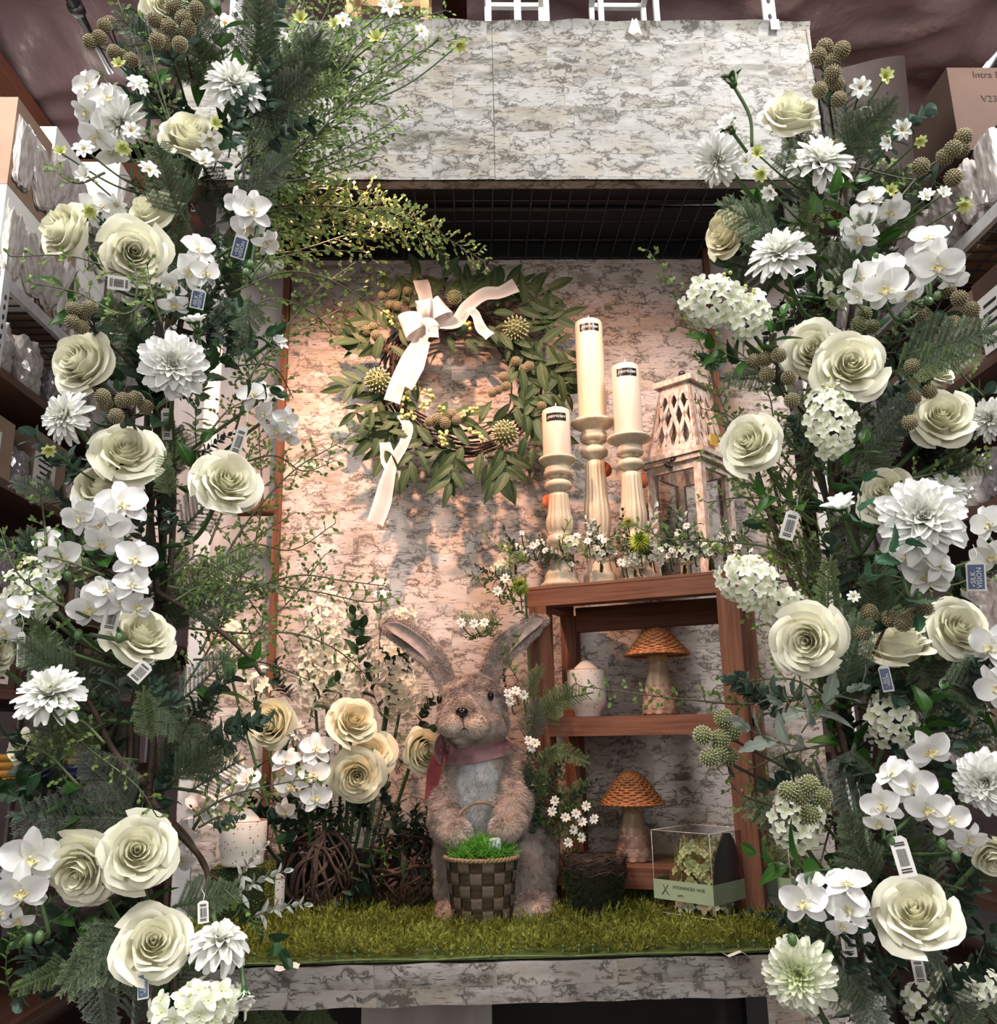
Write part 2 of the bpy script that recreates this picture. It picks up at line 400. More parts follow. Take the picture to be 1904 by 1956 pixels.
M['berry'] = petal_mat('tan_seed_head', (.17, .14, .075), (.56, .50, .34), .05, vary=.1)
M['berry_pale'] = petal_mat('pale_green_seed_head', (.16, .18, .07), (.72, .72, .52), .05, vary=.1)
M['berry_y'] = petal_mat('yellow_green_berry', (.42, .44, .12), (.70, .70, .36), .1, vary=.1)
M['bud'] = plain('green_orchid_bud', (.05, .10, .045), .4, (.08, .15, .05), 60)
M['moss'] = petal_mat('artificial_moss', (.11, .13, .018), (.46, .50, .10), .2, vary=0)
M['moss_dark'] = petal_mat('dark_moss', (.015, .028, .012), (.06, .08, .03), .1, vary=0)
M['moss_frame'] = plain('green_plastic_mesh', (.10, .15, .04), .5, (.07, .11, .03), 50)
M['candle'] = plain('ivory_candle_wax', (.72, .60, .46), .25, (.68, .56, .43), 10)
M['candle_w'] = plain('white_candle_wax', (.66, .58, .49), .22, (.64, .56, .47), 10)
M['stick'] = wood('antique_white_turned_wood', (.58, .51, .40), (.47, .40, .29), .5, 2, 1.2, .2)
M['sticker'] = plain('black_sticker', (.012, .010, .010), .25, (.01, .01, .01), 10)
M['ink_white'] = plain('white_print', (.85, .85, .85), .6)
M['ink_black'] = plain('black_print', (.03, .03, .03), .7)
M['ink_brown'] = plain('faded_brown_print', (.03, .016, .012), .8)
M['blue_tag'] = plain('blue_card', (.07, .11, .22), .4, (.06, .09, .19), 20)
M['lantern'] = plain('whitewashed_distressed_wood', (.70, .61, .55), .7, (.44, .29, .22), 120, sx=(1, 1, .5), bmp=.3)
M['iron'] = plain('dark_iron', (.06, .055, .055), .4, (.04, .035, .035), 60, metal=.7)
M['glass'] = glassy('lantern_glass', (.97, .98, .975), .02)
M['acetate'] = glassy('clear_box_plastic', (.97, .97, .96), .02, .08)
M['speck'] = speckle('speckled_ceramic', (.74, .68, .62), (.10, .07, .05))
M['speck2'] = speckle('grey_speckled_ceramic', (.56, .51, .48), (.12, .09, .07), .45, 190)
M['rattan'] = plain('orange_rattan', (.50, .20, .07), .45, (.32, .11, .04), 70)
M['rattan_pale'] = plain('pale_rattan', (.55, .38, .20), .5, (.42, .26, .12), 60)
M['mush'] = wood('carved_pale_wood', (.44, .33, .23), (.28, .19, .12), .6, 2, .8)
M['mush_pink'] = plain('pinkish_carved_wood', (.36, .21, .16), .6, (.22, .11, .08), 60)
M['grapevine'] = plain('dark_grapevine', (.085, .045, .03), .75, (.04, .022, .015), 60, bmp=.5)
M['nest'] = plain('dark_vine_coil', (.06, .035, .025), .8, (.03, .018, .012), 90)
M['pot'] = plain('dark_plastic_pot', (.02, .03, .022), .5, (.015, .02, .016), 20)
M['jute'] = plain('tan_jute', (.34, .24, .15), .9, (.24, .165, .10), 250, bmp=.5, bs=500)
M['stave'] = plain('grey_knit_strip', (.19, .14, .105), .9, (.14, .10, .075), 300, bmp=.5, bs=400, sx=(.3, .3, 1.6))
M['band'] = plain('brown_chenille_band', (.075, .05, .02), .85, (.03, .02, .01), 60, sx=(.25, .25, 3), bmp=.4)
M['paper_grass'] = petal_mat('shredded_green_paper', (.07, .30, .03), (.22, .58, .09), .25)
M['fur'] = attr_col('plush_fur')
M['nose'] = plain('glossy_black', (.006, .006, .007), .12, (.006, .006, .006), 10)
M['velvet'] = plain('dusty_rose_velvet', (.30, .15, .16), .6, (.24, .11, .12), 50)
M['velvet_red'] = plain('dark_rose_velvet', (.33, .06, .065), .6, (.24, .045, .05), 50)
M['ribbon'] = petal_mat('sheer_white_ribbon', (.50, .48, .46), (.78, .77, .76), .3, vary=0)
M['band_green'] = plain('sage_paper_band', (.34, .42, .27), .6, (.31, .39, .25), 20)
M['navy'] = plain('charcoal_leaf_cutout', (.045, .055, .06), .35, (.03, .038, .042), 20)
M['ceramic_leafy'] = plain('silver_white_leaf', (.50, .54, .50), .7, (.38, .42, .39), 60)

_txt = {}
def text_mesh(s, size, mat, shear=0.0, ex=0.0003):
    k = (s, size, mat.name)
    if k in _txt: return _txt[k]
    cu = bpy.data.curves.new('lettering', 'FONT'); cu.body = s; cu.size = size; cu.shear = shear; cu.extrude = ex
    cu.align_x = 'CENTER'; cu.align_y = 'CENTER'; cu.resolution_u = 2
    o = bpy.data.objects.new('lettering', cu); COL.objects.link(o)
    dg = bpy.context.evaluated_depsgraph_get(); me = bpy.data.meshes.new_from_object(o.evaluated_get(dg))
    bpy.data.objects.remove(o); bpy.data.curves.remove(cu)
    me.materials.clear(); me.materials.append(mat); _txt[k] = me
    return me

# ================================================================ SETTING
def struct(name, mb, mat, smooth=False, M_=None):
    o = add_obj(name, mb.mesh(name, mat, smooth), None, M_); o['kind'] = 'structure'; return o
b = MB(); b.box((0, 2, -0.03), (5.2, 6, 0.03)); struct('floor', b, M['floor'])
b = MB(); b.box((0, 2, 4.85), (5.2, 6, 0.05)); struct('ceiling', b, M['stain'])
b = MB(); b.box((0, 8.05, 2.4), (5.2, 0.05, 2.4)); struct('wall_back', b, M['sheet'])
b = MB(); b.box((-5.25, 2, 2.4), (0.05, 6, 2.4)); struct('wall_left', b, M['sheet'])
b = MB(); b.box((5.25, 2, 2.4), (0.05, 6, 2.4)); struct('wall_right', b, M['sheet'])
b = MB(); b.box((0, -4.05, 2.4), (5.2, 0.05, 2.4)); struct('wall_front', b, M['panel'])

from mathutils import noise as mn
def sheet(name, x0, x1, y0, y1, z, sag, nx, ny, seed, label):
    b = MB()
    def fn(u, v):
        x = x0 + (x1 - x0) * (u + 1) / 2; y = y0 + (y1 - y0) * v
        w = mn.noise(Vector((x * 1.1 + seed, y * 2.4, 0))) * .14 + abs(mn.noise(Vector((x * 2.2 - y, y * 3.5 + x * 2, seed)))) * .10 + mn.noise(Vector((x * 4 + y * 1.5, y * 7 - x * 2, seed))) * .03
        w += mn.noise(Vector((x * 12 + y * 5, y * 15, seed))) * .006
        edge = -.10 * math.exp(-(y1 - y) * 9)
        return (x, y, z - sag * math.sin(PI * v) + w + edge)
    b.grid(fn, nx, ny); o = part('roof_sheet', b, M['sheet'], None); tag(o, label, 'sheet', 'slack roof sheets'); return o
sheet('roof_sheet', -4.2, -0.1, -1.5, 3.85, 4.38, .10, 110, 150, 3, 'crinkled mauve lining sheet slung under the roof, over the left shelving')
sheet('roof_sheet', 0.0, 4.2, -1.5, 3.75, 4.38, .12, 110, 150, 8, 'crinkled mauve lining sheet slung under the roof, over the right cartons')
sheet('roof_sheet', -4.2, -0.1, 4.15, 7.6, 4.15, .10, 50, 50, 5, 'mauve lining sheet beyond the roof beam, far left')
sheet('roof_sheet', 0.0, 4.2, 4.15, 7.6, 4.15, .10, 50, 50, 9, 'mauve lining sheet beyond the roof beam, far right')
b = MB(); b.box((0, 4.0, 4.13), (4.6, 0.07, 0.14)); struct('trim_1', b, wood('beam_across', (.17, .06, .035), (.09, .03, .02), .6, 0, .5))
for k, x in enumerate((-2.02, 2.45)):
    b = MB(); b.box((x, 3.2, 4.16), (0.06, 4.3, 0.11)); struct('trim_%d' % (k + 2), b, M['stain'])
b = MB(); b.tube([(-4.5, 3.86, 3.93), (4.5, 3.86, 3.93)], .012); tag(part('conduit', b, M['metal_black'], None), 'thin black conduit running along the roof beam', 'pipe')
# black sprinkler pipes hanging under the sheet
b = MB(); P0 = atz(105, -60, 4.1); P1 = atz(175, 70, 4.1); b.tube([P0, P0.lerp(P1, .55), P1, P1 + (P1 - P0) * .6], [.022, .022, .013, .013], 8); b.tube([P0.lerp(P1, .5), P0.lerp(P1, .62)], .03, 8)
tag(part('roof_pipe', b, M['metal_black'], None), 'black pipe under the roof sheet at the upper left', 'pipe')
b = MB(); P0 = atz(1860, 175, 4.0); P1 = atz(1990, 0, 4.0); b.tube([P0, P1], .03, 8)
tag(part('roof_pipe', b, M['metal_black'], None), 'black pipe under the roof sheet behind the top right carton', 'pipe')

# ---- aisle shelving, left and right
def shelving(side, X, ylo, yhi, levels, label):
    s = side; t = thing('shelving_unit', label, 'shelving', (X, ylo, 0))
    L = yhi - ylo; x1 = s * .55
    for z in levels:
        b = MB()
        if z in WIRE:
            for k in range(int(L / .05)):
                y = k * .05; b.tube([(0, y, z - .005), (x1, y, z - .005)], .0028, 4)
            for k in range(6):
                x = x1 * k / 5; b.tube([(x, 0, z - .009), (x, L, z - .009)], .0035, 4)
            part('wire_shelf', b, M['metal_black'], t)
            b = MB(); b.box((0, L / 2, z - .012), (.008, L / 2, .018)); part('shelf_edge', b, M['metal_white'], t, False)
        else:
            b.box((x1 / 2, L / 2, z - .013), (abs(x1) / 2, L / 2, .013)); part('shelf_board', b, M['shelfwood'], t, False)
    for y in (0.02, L * .5, L - .02):
        for x in (-.012 * s, x1):
            hh_ = 1.75 if y > 1 else 1.385
            b = MB(); b.box((x, y, hh_), (.006, .02, hh_)); u = part('upright', b, M['metal_white'], t, False)
            if x == -.012 * s and y < L - .1:
                b = MB()
                for k in range(34):
                    b.ball((x - .0075 * s, y, 1.7 + k * .03), (.001, .006, .009), 6, 3)
                part('slot', b, M['black'], u, kind='stuff')
    return t
WIRE = (2.76, 2.735)
LV = [0.30, 0.66, 1.00, 1.33, 1.60, 1.87, 2.19, 2.50, 2.76]
shelving(-1, -1.35, 2.34, 5.4, LV, 'tall brown aisle shelving left of the flower display')
RV = [0.30, 0.66, 1.00, 1.33, 1.66, 2.02, 2.38, 2.735]
shelving(1, 1.35, 1.90, 4.6, RV, 'tall aisle shelving with wire decks right of the flower display')

def carton_meshes(dx, dy, dz, mat):
    b = MB(); b.box((0, 0, dz / 2), (dx / 2, dy / 2, dz / 2)); body = b.mesh('carton', mat, False)
    t = MB(); t.box((0, 0, dz + .0006), (dx / 2 - .002, .022, .0006)); tape = t.mesh('tape', M['rattan_pale'], False)
    return body, tape
def carton(P, d, side, label, group, mat='carton', lab=True):
    dx, dy, dz = d
    body, tape = carton_meshes(dx, dy, dz, M[mat])
    o = add_obj('carton', body, None, Matrix.Translation(P)); tag(o, label, 'box', group)
    add_obj('tape', tape, o)
    if lab:
        b = MB(); w = dy * R_.uniform(.22, .34); h = dz * R_.uniform(.22, .38); z = dz * R_.uniform(.4, .6); y0 = R_.uniform(-.2, .2) * dy
        b.box((-side * (dx / 2 + .0008), y0, z), (.0008, w, h)); l = part('shipping_label', b, M['paper_white'], o, False)
        b = MB()
        for k in range(5): b.box((-side * (dx / 2 + .0019), y0, z - h * .7 + k * h * .33), (.0004, w * R_.uniform(.4, .8), h * .06))
        part('print', b, M['ink_black'], l, False, 'stuff')
    return o
def blob_mesh(seed, s=(.5, .5, .5)):
    bm = bmesh.new(); bmesh.ops.create_icosphere(bm, subdivisions=4, radius=.5)
    for v in bm.verts:
        c = v.co; m = max(abs(c.x), abs(c.y), abs(c.z)); c *= (.42 / m) * .65 + .35 * 1
        n = mn.noise(c * 5 + Vector((seed, 0, 0))) * .12 + mn.noise(c * 14 + Vector((0, seed, 0))) * .08 + abs(mn.noise(c * 9 + Vector((0, 0, seed)))) * .05
        v.co = c * (1 + n)
    me = bpy.data.meshes.new('plastic_bag'); bm.to_mesh(me); bm.free()
    for p in me.polygons: p.use_smooth = False
    return me
BL = []
for k in range(5):
    me = blob_mesh(k * 7.3); me.materials.append(M['plastic_wrap'] if k < 3 else M['plastic_dark']); BL.append(me)
ORD = 'first second third fourth fifth sixth seventh eighth ninth tenth eleventh twelfth thirteenth fourteenth fifteenth sixteenth seventeenth eighteenth nineteenth twentieth'.split()
TENS = {2: 'twenty', 3: 'thirty', 4: 'forty', 5: 'fifty', 6: 'sixty'}
def ordn(i):
    if i < 20: return ORD[i]
    t, u = divmod(i + 1, 10)
    if u == 0: return {3: 'thirtieth', 4: 'fortieth', 5: 'fiftieth', 6: 'sixtieth'}[t]
    return TENS[t] + '-' + ORD[u - 1]
# left shelving contents
def fill(side, X, z, ylo, yhi, kind, nm, hmax):
    y = ylo; k = 0; s = side
    while y < yhi:
        if kind == 'bag' or (kind == 'mix' and k % 2):
            w = R_.uniform(.13, .18); h = min(hmax, w * R_.uniform(.9, 1.2))
            o = add_obj('plastic_wrapped_goods', BL[R_.randrange(5) if kind != 'shiny' else R_.randrange(3)], None,
                        Matrix.Translation((X + s * (w / 2 + .005), y + w / 2, z + h / 2)) @ Matrix.Rotation(0, 4, 'Z') @ Matrix.Diagonal((w, w, h * 1.12, 1)))
            tag(o, 'plastic wrapped bundle, %s from front on %s' % (ordn(k), nm), 'bag', 'wrapped goods on the %s' % nm)
            o.location.z = z + h * .5; y += w + .01
        else:
            w = R_.uniform(.14, .22); h = min(hmax, R_.uniform(.16, .26)); d = R_.uniform(.3, .42)
            carton((X + s * (d / 2 + R_.uniform(.002, .02)), y + w / 2, z), (d, w, h), s,
                   'brown carton with white label, %s from front on %s' % (ordn(k), nm), 'cartons on the %s' % nm, 'carton' if R_.random() < .6 else 'carton_dark')
            y += w + .012
        k += 1
fill(-1, -1.35, 2.19, 2.37, 3.6, 'mix', 'third left shelf down', .24)
fill(-1, -1.35, 2.50, 2.37, 3.8, 'bag', 'second left shelf down', .2)
fill(-1, -1.35, 1.87, 2.37, 3.4, 'mix', 'fourth left shelf down', .22)
fill(-1, -1.35, 1.60, 2.37, 3.2, 'carton', 'fifth left shelf down', .17)
for i, (y, h, n) in enumerate([(2.36, .30, 2), (2.60, .34, 2), (2.84, .3, 2), (3.1, .3, 3), (3.36, .32, 2), (3.62, .3, 2), (3.9, .3, 2), (4.2, .3, 2), (4.5, .3, 2)]):
    z = 2.76
    for j in range(n):
        carton((-1.56, y + .115, z), (.38, .225, h), -1, 'labelled carton, %s of the %s stack from front on top left shelf' % (['bottom', 'middle', 'top'][j], ordn(i)), 'cartons on the top left shelf', 'paper_white' if (i + j) % 3 != 1 else 'carton')
        if i < 6:
            for q in range(2):
                o = add_obj('plastic_wrapped_goods', BL[(i + j + q) % 3], None, Matrix.Translation((-1.366, y + .06 + q * .11, z + h * .45)) @ Matrix.Diagonal((.035, .105, h * .8, 1)) @ Matrix.Rotation(i + q * 2, 4, 'X')); tag(o, 'clear wrap bundle, %s row, %s from front on top left shelf' % (['bottom', 'middle', 'top'][j], ordn(i * 2 + q)), 'bag', 'wrapped goods on the top left shelf')
        z += h + .002
# right shelving contents: tiered cartons with shiny bags pushed against their fronts
k = 0
for i in range(9):
    y = 1.94 + i * .235; nt__ = 1 if i < 2 else 2
    for j in range(nt__):
        carton((1.62, y + .11, 2.735 + j * .272), (.42, .22, .268), 1,
               'brown carton, %s tier, %s from front on top right shelf' % (['bottom', 'middle', 'top'][j], ordn(i)), 'cartons on the top right shelf', 'carton' if (i + j) % 2 else 'carton_dark', j == 2)
        for q in range(2):
            o = add_obj('plastic_wrapped_goods', BL[k % 3], None, Matrix.Translation((1.366, y + .055 + q * .11, 2.735 + j * .272 + .12)) @ Matrix.Diagonal((.06, .10, .22, 1)) @ Matrix.Rotation(k * 1.3, 4, 'X'))
            tag(o, 'shiny bag, %s tier, %s from front on top right shelf' % (['bottom', 'middle', 'top'][j], ordn(i * 2 + q)), 'bag', 'shiny bags on the top right shelf'); k += 1
o = carton((1.60, 2.265, 3.006), (.46, .27, .27), 1, 'large dark brown carton with printed lettering at the upper right corner', None, 'carton_dark', False)
for t_, y_, z_, s_ in (('Intra Pak Inc.', -.04, .245, .030), ('V2337S', -.05, .165, .030)):
    l = add_obj('lettering', text_mesh(t_, s_, M['ink_brown']), o, Matrix.Translation((y_ * 2, -.1365, z_)) @ Matrix.Rotation(rad(90), 4, 'X'))
fill(1, 1.35, 2.38, 2.0, 3.0, 'carton', 'second right shelf down', .22)
fill(1, 1.35, 2.02, 2.0, 3.4, 'bag', 'third right shelf down', .2)
fill(1, 1.35, 1.66, 2.0, 3.2, 'bag', 'fourth right shelf down', .2)
fill(1, 1.35, 1.33, 2.0, 3.2, 'mix', 'fifth right shelf down', .2)
# ribbon spools on the lower left shelves
SPC = [(.30, .06, .12), (.40, .12, .20), (.05, .07, .20), (.55, .30, .05), (.35, .35, .36), (.10, .05, .15), (.6, .45, .5)]
spm = [plain('ribbon_spool_%s' % n, c, .5, ns=60) for n, c in zip(('plum', 'pink', 'blue', 'amber', 'grey', 'violet', 'blush'), SPC)]
b = MB(); b.lathe([(.001, 0), (.05, 0), (.05, .022), (.001, .022)], 20); spo = [b.mesh('ribbon_spool', m, True) for m in spm]
nms = ('plum', 'pink', 'blue', 'amber', 'grey', 'violet', 'blush')
for sh, z in (('sixth', 1.33), ('seventh', 1.00)):
    for i in range(9):
        c = R_.randrange(7)
        for j in range(4):
            q = (c + (j // 2) * (i % 3)) % 7
            o = add_obj('ribbon_spool', spo[q], None, Matrix.Translation((-1.41, 2.44 + i * .108, z + j * .0225)))
            tag(o, '%s ribbon spool, %s from bottom, %s stack, %s left shelf' % (nms[q], ORD[j], ordn(i), sh), 'ribbon spool', 'ribbon spools on the left shelves')

# ---------------------------------------------------------------- display bay
ZL = 1.075
WX0, WX1 = -.50, .66
def panel_sheet(name, x0, x1, z0, z1, y, amp, n1, n2, seed, lip=0.0):
    b = MB()
    def fn(u, v):
        x = x0 + (x1 - x0) * (u + 1) / 2; z = z0 + (z1 - z0) * v
        w = mn.noise(Vector((x * 5 + seed, z * 8, 2))) * amp + abs(mn.noise(Vector((x * 3 + z * 7, z * 3 - x * 5, seed)))) ** .5 * amp * .8
        if lip: w -= lip * max(0, (v - .93) / .07) ** 2 * (1 + mn.noise(Vector((x * 9, 0, seed))))
        return (x, y + w, z)
    b.grid(fn, n1, n2)
    V = b.V[0].copy(); V[:, 1] += .0015; F = b.F[0].copy()[:, ::-1]; b.add(V, F)
    return b
def local(mb, c):
    for v in mb.V: v -= np.array(c)
t = thing('back_panel', 'birch-bark papered back panel behind the wreath and candles', 'panel', (.08, 2.27, ZL))
c = (.08, 2.27, ZL)
for x0, x1 in ((WX0 - .0, .06), (.0605, WX1)):
    b = panel_sheet('paper', x0, x1, ZL - .02, 2.752, 2.27, .0025, 20, 40, x0); local(b, c); part('bark_paper', b, M['birch_wall'], t)
b = MB(); b.box((0, .018, .84), ((WX1 - WX0) / 2, .008, .86)); part('backing_board', b, M['panel'], t, False)
b = MB(); b.box((WX0 - .008 - c[0], .0, .84), (.009, .020, .86)); part('edge_strip', b, M['cedar'], t, False)
b = MB(); b.box((WX1 + .008 - c[0], .0, .84), (.008, .020, .86)); part('edge_strip', b, M['cedar'], t, False)
# side panels beyond the wood strips
def simple(name, bx, mat, label, cat, smooth=False, group=None):
    b = MB(); c = Vector(bx[0]); b.box((0, 0, 0), bx[1]); o = part(name, b, mat, None, smooth, M=Matrix.Translation(c)); return tag(o, label, cat, group)
simple('side_panel', ((-.72, 2.36, 2.30), (.21, .008, .50)), M['panel_worn'], 'pale worn board panel left of the wooden edge strip', 'panel')
b = MB(); b = panel_sheet('x', -.74, -.512, ZL - .35, 1.82, 2.33, .003, 16, 24, 4); local(b, (-.7, 2.33, 1.4)); o = part('side_panel', b, M['birch_wall'], None, M=Matrix.Translation((-.7, 2.33, 1.4))); tag(o, 'birch-bark papered side panel behind the left flower stems', 'panel')
b = panel_sheet('x', .68, .88, ZL - .35, 2.50, 2.30, .003, 12, 30, 6); local(b, (.8, 2.3, 1.6)); o = part('side_panel', b, M['birch_wall'], None, M=Matrix.Translation((.8, 2.3, 1.6))); tag(o, 'birch-bark papered side panel behind the right flower stems', 'panel')
simple('side_panel', ((.80, 2.30, 2.62), (.11, .008, .22)), M['panel'], 'plain pale pink panel beside the right end of the black grid', 'panel')
b = MB(); P = atx(505, 1027, -.62); b.tube([(-.62, 2.25, P.z), (-.514, 2.25, P.z)], .021, 16); tag(part('wood_dowel', b, M['cedar_x'], None), 'short round wooden dowel against the left edge strip', 'dowel')
# canopy: black grid shelf with black board above
t = thing('wire_grid_shelf', 'black wire grid deck under the header board', 'shelf', (0, 2.08, 2.752))
b = MB(); b.box((.08, 0, .055), (.80, .20, .006)); part('black_board', b, M['black'], t, False)
for k in range(30):
    x = -.62 + k * .0485
    b = MB(); b.tube([(x, -.185, 0), (x, .19, 0)], .0024, 5); part('grid_wire', b, M['metal_black'], t)
for k in range(5):
    y = -.185 + k * .0925
    b = MB(); b.tube([(-.66, y, .004), (.82, y, .004)], .0026, 5); part('grid_wire', b, M['metal_black'], t)
for y in (-.188, .192):
    b = MB(); b.box((.08, y, .03), (.78, .004, .022)); part('black_rail', b, M['metal_black'], t, False)
b = MB(); b.tube([(-.64, -.02, .028), (.8, -.02, .028)], .009, 8); part('black_rail', b, M['metal_black'], t)
# header board
HT = 3.185
t = thing('header_board', 'wide header board wrapped in birch-bark paper above the display', 'board', (0.1, 1.88, 2.74))
c = (.1, 1.88, 2.74)
for x0, x1, sd in ((-.70, .062, 1), (.063, .868, 7)):
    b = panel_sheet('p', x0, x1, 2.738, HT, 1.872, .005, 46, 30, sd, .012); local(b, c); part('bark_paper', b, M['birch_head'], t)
b = MB(); b.box((-.016, .03, .222), (.78, .015, .215)); part('board_core', b, M['birch_head'], t, False)
b = MB()
def fn(u, v):
    return (.768 + .012 * (u + 1) / 2 + .01 * math.sin(v * 5), -.01 + .05 * (u + 1) / 2 , v * .45)
b.grid(fn, 4, 12); part('peeling_edge', b, M['birch_head'], t)
for k, (px, py) in enumerate(((1212, 55),)):
    P = at(px, py, 1.865); b = MB()
    r = R_.uniform(.012, .022)
    def fn(u, v, r=r): return (r * u * (1 - v * .6), -.004 - .008 * v * v, r * (v * 2 - 1) + .004 * math.sin(u * 5))
    b.grid(fn, 3, 4); part('torn_flap', b, M['paper_white'], t, M=Matrix.Translation(P - Vector(c)))
P = at(1480, 47, 1.862)
b = MB(); b.box(P - Vector(c), (.011, .001, .015)); part('grey_tape', b, M['plastic_dark'], t, False)
# brown kraft roll behind the header's right end
b = MB()
def fn(u, v):
    a = u * 1.5
    return (.07 + .10 * math.sin(a) + .05 * u + .02 * v, .05 * math.cos(a * 1.3), -.20 + .42 * v + .02 * math.sin(a * 2) - .02 * u * v)
b.grid(fn, 20, 8); P = at(1568, 240, 2.0); M['kraft_dark'] = plain('dark_kraft', (.030, .014, .010), .7); o = part('kraft_sheet', b, M['kraft_dark'], None, M=Matrix.Translation(P)); tag(o, 'curled dark brown kraft sheet at the header board right end', 'sheet')
# slotted metal uprights rising behind the header
for px, w in ((452, 'left'), (1468, 'right')):
    P = at(px, 20, 2.0); b = MB(); b.box((0, 0, 0), (.017, .004, 1.75)); o = part('slotted_upright', b, M['metal_white'], None, False, M=Matrix.Translation((P.x, 2.0, 1.75)))
    tag(o, 'white slotted metal upright above the %s part of the header board' % w, 'post')
    b = MB()
    for k in range(14):
        b.ball((.0, -.0045, 1.0 + k * .052), (.0055, .001, .010), 8, 4)
    part('slot', b, M['black'], o, kind='stuff')
# objects stored on top of the header: white lanterns, carton, clear bag
def frame_box(mb, w, d, h, r):
    for sx in (-1, 1):
        for sy in (-1, 1): mb.box((sx * w / 2, sy * d / 2, h / 2), (r, r, h / 2))
    for z in (r, h):
        for sx in (-1, 1): mb.box((sx * w / 2, 0, z), (r, d / 2, r))
        for sy in (-1, 1): mb.box((0, sy * d / 2, z), (w / 2, r, r))
ztop = HT + .005
b = MB(); b.box((.1, 2.12, HT - .015), (.76, .22, .010)); tag(part('top_shelf_board', b, M['metal_white'], None, False), 'pale board on top of the bay carrying the lanterns', 'shelf')
for px, w, mt, lb in ((745, .20, M['rattan_pale'], 'tan framed lantern on top of the header board behind the flowers'), (985, .155, M['paper_white'], 'white lattice lantern standing on top of the header board'), (1190, .15, M['metal_white'], 'white metal lantern behind the header board, right of the lattice one')):
    P = at(px, 30, 2.06); t = thing('lantern', lb, 'lantern', (P.x, 2.06, HT))
    b = MB(); frame_box(b, w, .15, .30, .007 if mt != M['rattan_pale'] else .011); part('frame', b, mt, t, False)
    b = MB(); b.grid(lambda u, v: (u * (w / 2 - .006), 0, .01 + .26 * v), 1, 1); part('glass_pane', b, M['glass'], t, False)
    if mt == M['paper_white']:
        b = MB(); b.box((0, -.075, .15), (.009, .006, .15))
        for sx in (-1, 1):
            for k in range(2): b.tube([(sx * .005, -.077, .075 + k * .014), (sx * .072, -.077, .01 + k * .014)], .003, 4)
        part('lattice', b, mt, t, False)
P = at(1355, 20, 2.05); carton((P.x, 2.07, HT), (.17, .22, .055), -1, 'low open brown carton on top of the header board', None, 'carton', False)
P = at(1350, -5, 2.12); carton((P.x - .03, 2.2, HT), (.26, .1, .12), -1, 'brown carton lying behind the low open carton', None, 'carton', False)
P = at(1446, 20, 2.05); o = add_obj('plastic_wrapped_goods', BL[3], None, Matrix.Translation((P.x, 2.06, HT + .04)) @ Matrix.Diagonal((.05, .12, .09, 1))); tag(o, 'clear bag of purple goods between carton and right upright', 'bag')

# ledge (display shelf) wrapped in bark paper
t = thing('display_ledge', 'birch-bark papered display shelf carrying the moss and rabbit', 'shelf', (0.03, 1.96, ZL))
c = (.03, 1.96, ZL)
b = MB(); b.box((0, 0, -.026), (.60, .31, .022)); part('shelf_board', b, M['birch_ledge'], t, False)
b = MB()
def fn(u, v):
    x = u * .605; z = -.064 + .064 * v
    return (x, -.314 + mn.noise(Vector((x * 9, z * 20, 0))) * .0035, z + mn.noise(Vector((x * 14, 3, 0))) * .003 * (1 if v in (0, 1) else 0))
b.grid(fn, 90, 5); V = b.V[0].copy(); V[:, 1] += .003; b.add(V, b.F[0][:, ::-1]); part('bark_paper', b, M['birch_ledge'], t)
for px, py, s in ((705, 1905, .02), (660, 1905, .014), (760, 1915, .012), (1215, 1850, .010), (930, 1850, .009)):
    P = at(px, py, 1.64); b = MB()
    def fn(u, v, s=s): return (s * u, -.006 * v - .004 * u * u, s * .5 * (v - .5) + .25 * s * math.sin(u * 3))
    b.grid(fn, 4, 2); part('torn_flap', b, M['birch_ledge'], t, M=Matrix.Translation(P - Vector(c)))
# space below the ledge, its shade put in as a near-black sheet
simple('lower_shade_sheet', ((.05, 2.28, .53), (.62, .01, .53)), M['dark'], 'dark backing in the space under the display shelf', 'panel')
simple('grey_panel', ((-.10, 1.90, .72), (.125, .006, .29)), M['panel_worn'], 'grey panel standing in the dark below the shelf', 'panel')
for sx, w in ((-.56, 'left'), (.62, 'right')):
    simple('bay_upright', ((sx, 2.22, .52), (.018, .018, .52)), M['metal_black'], 'black bay leg under the %s end of the display shelf' % w, 'post')

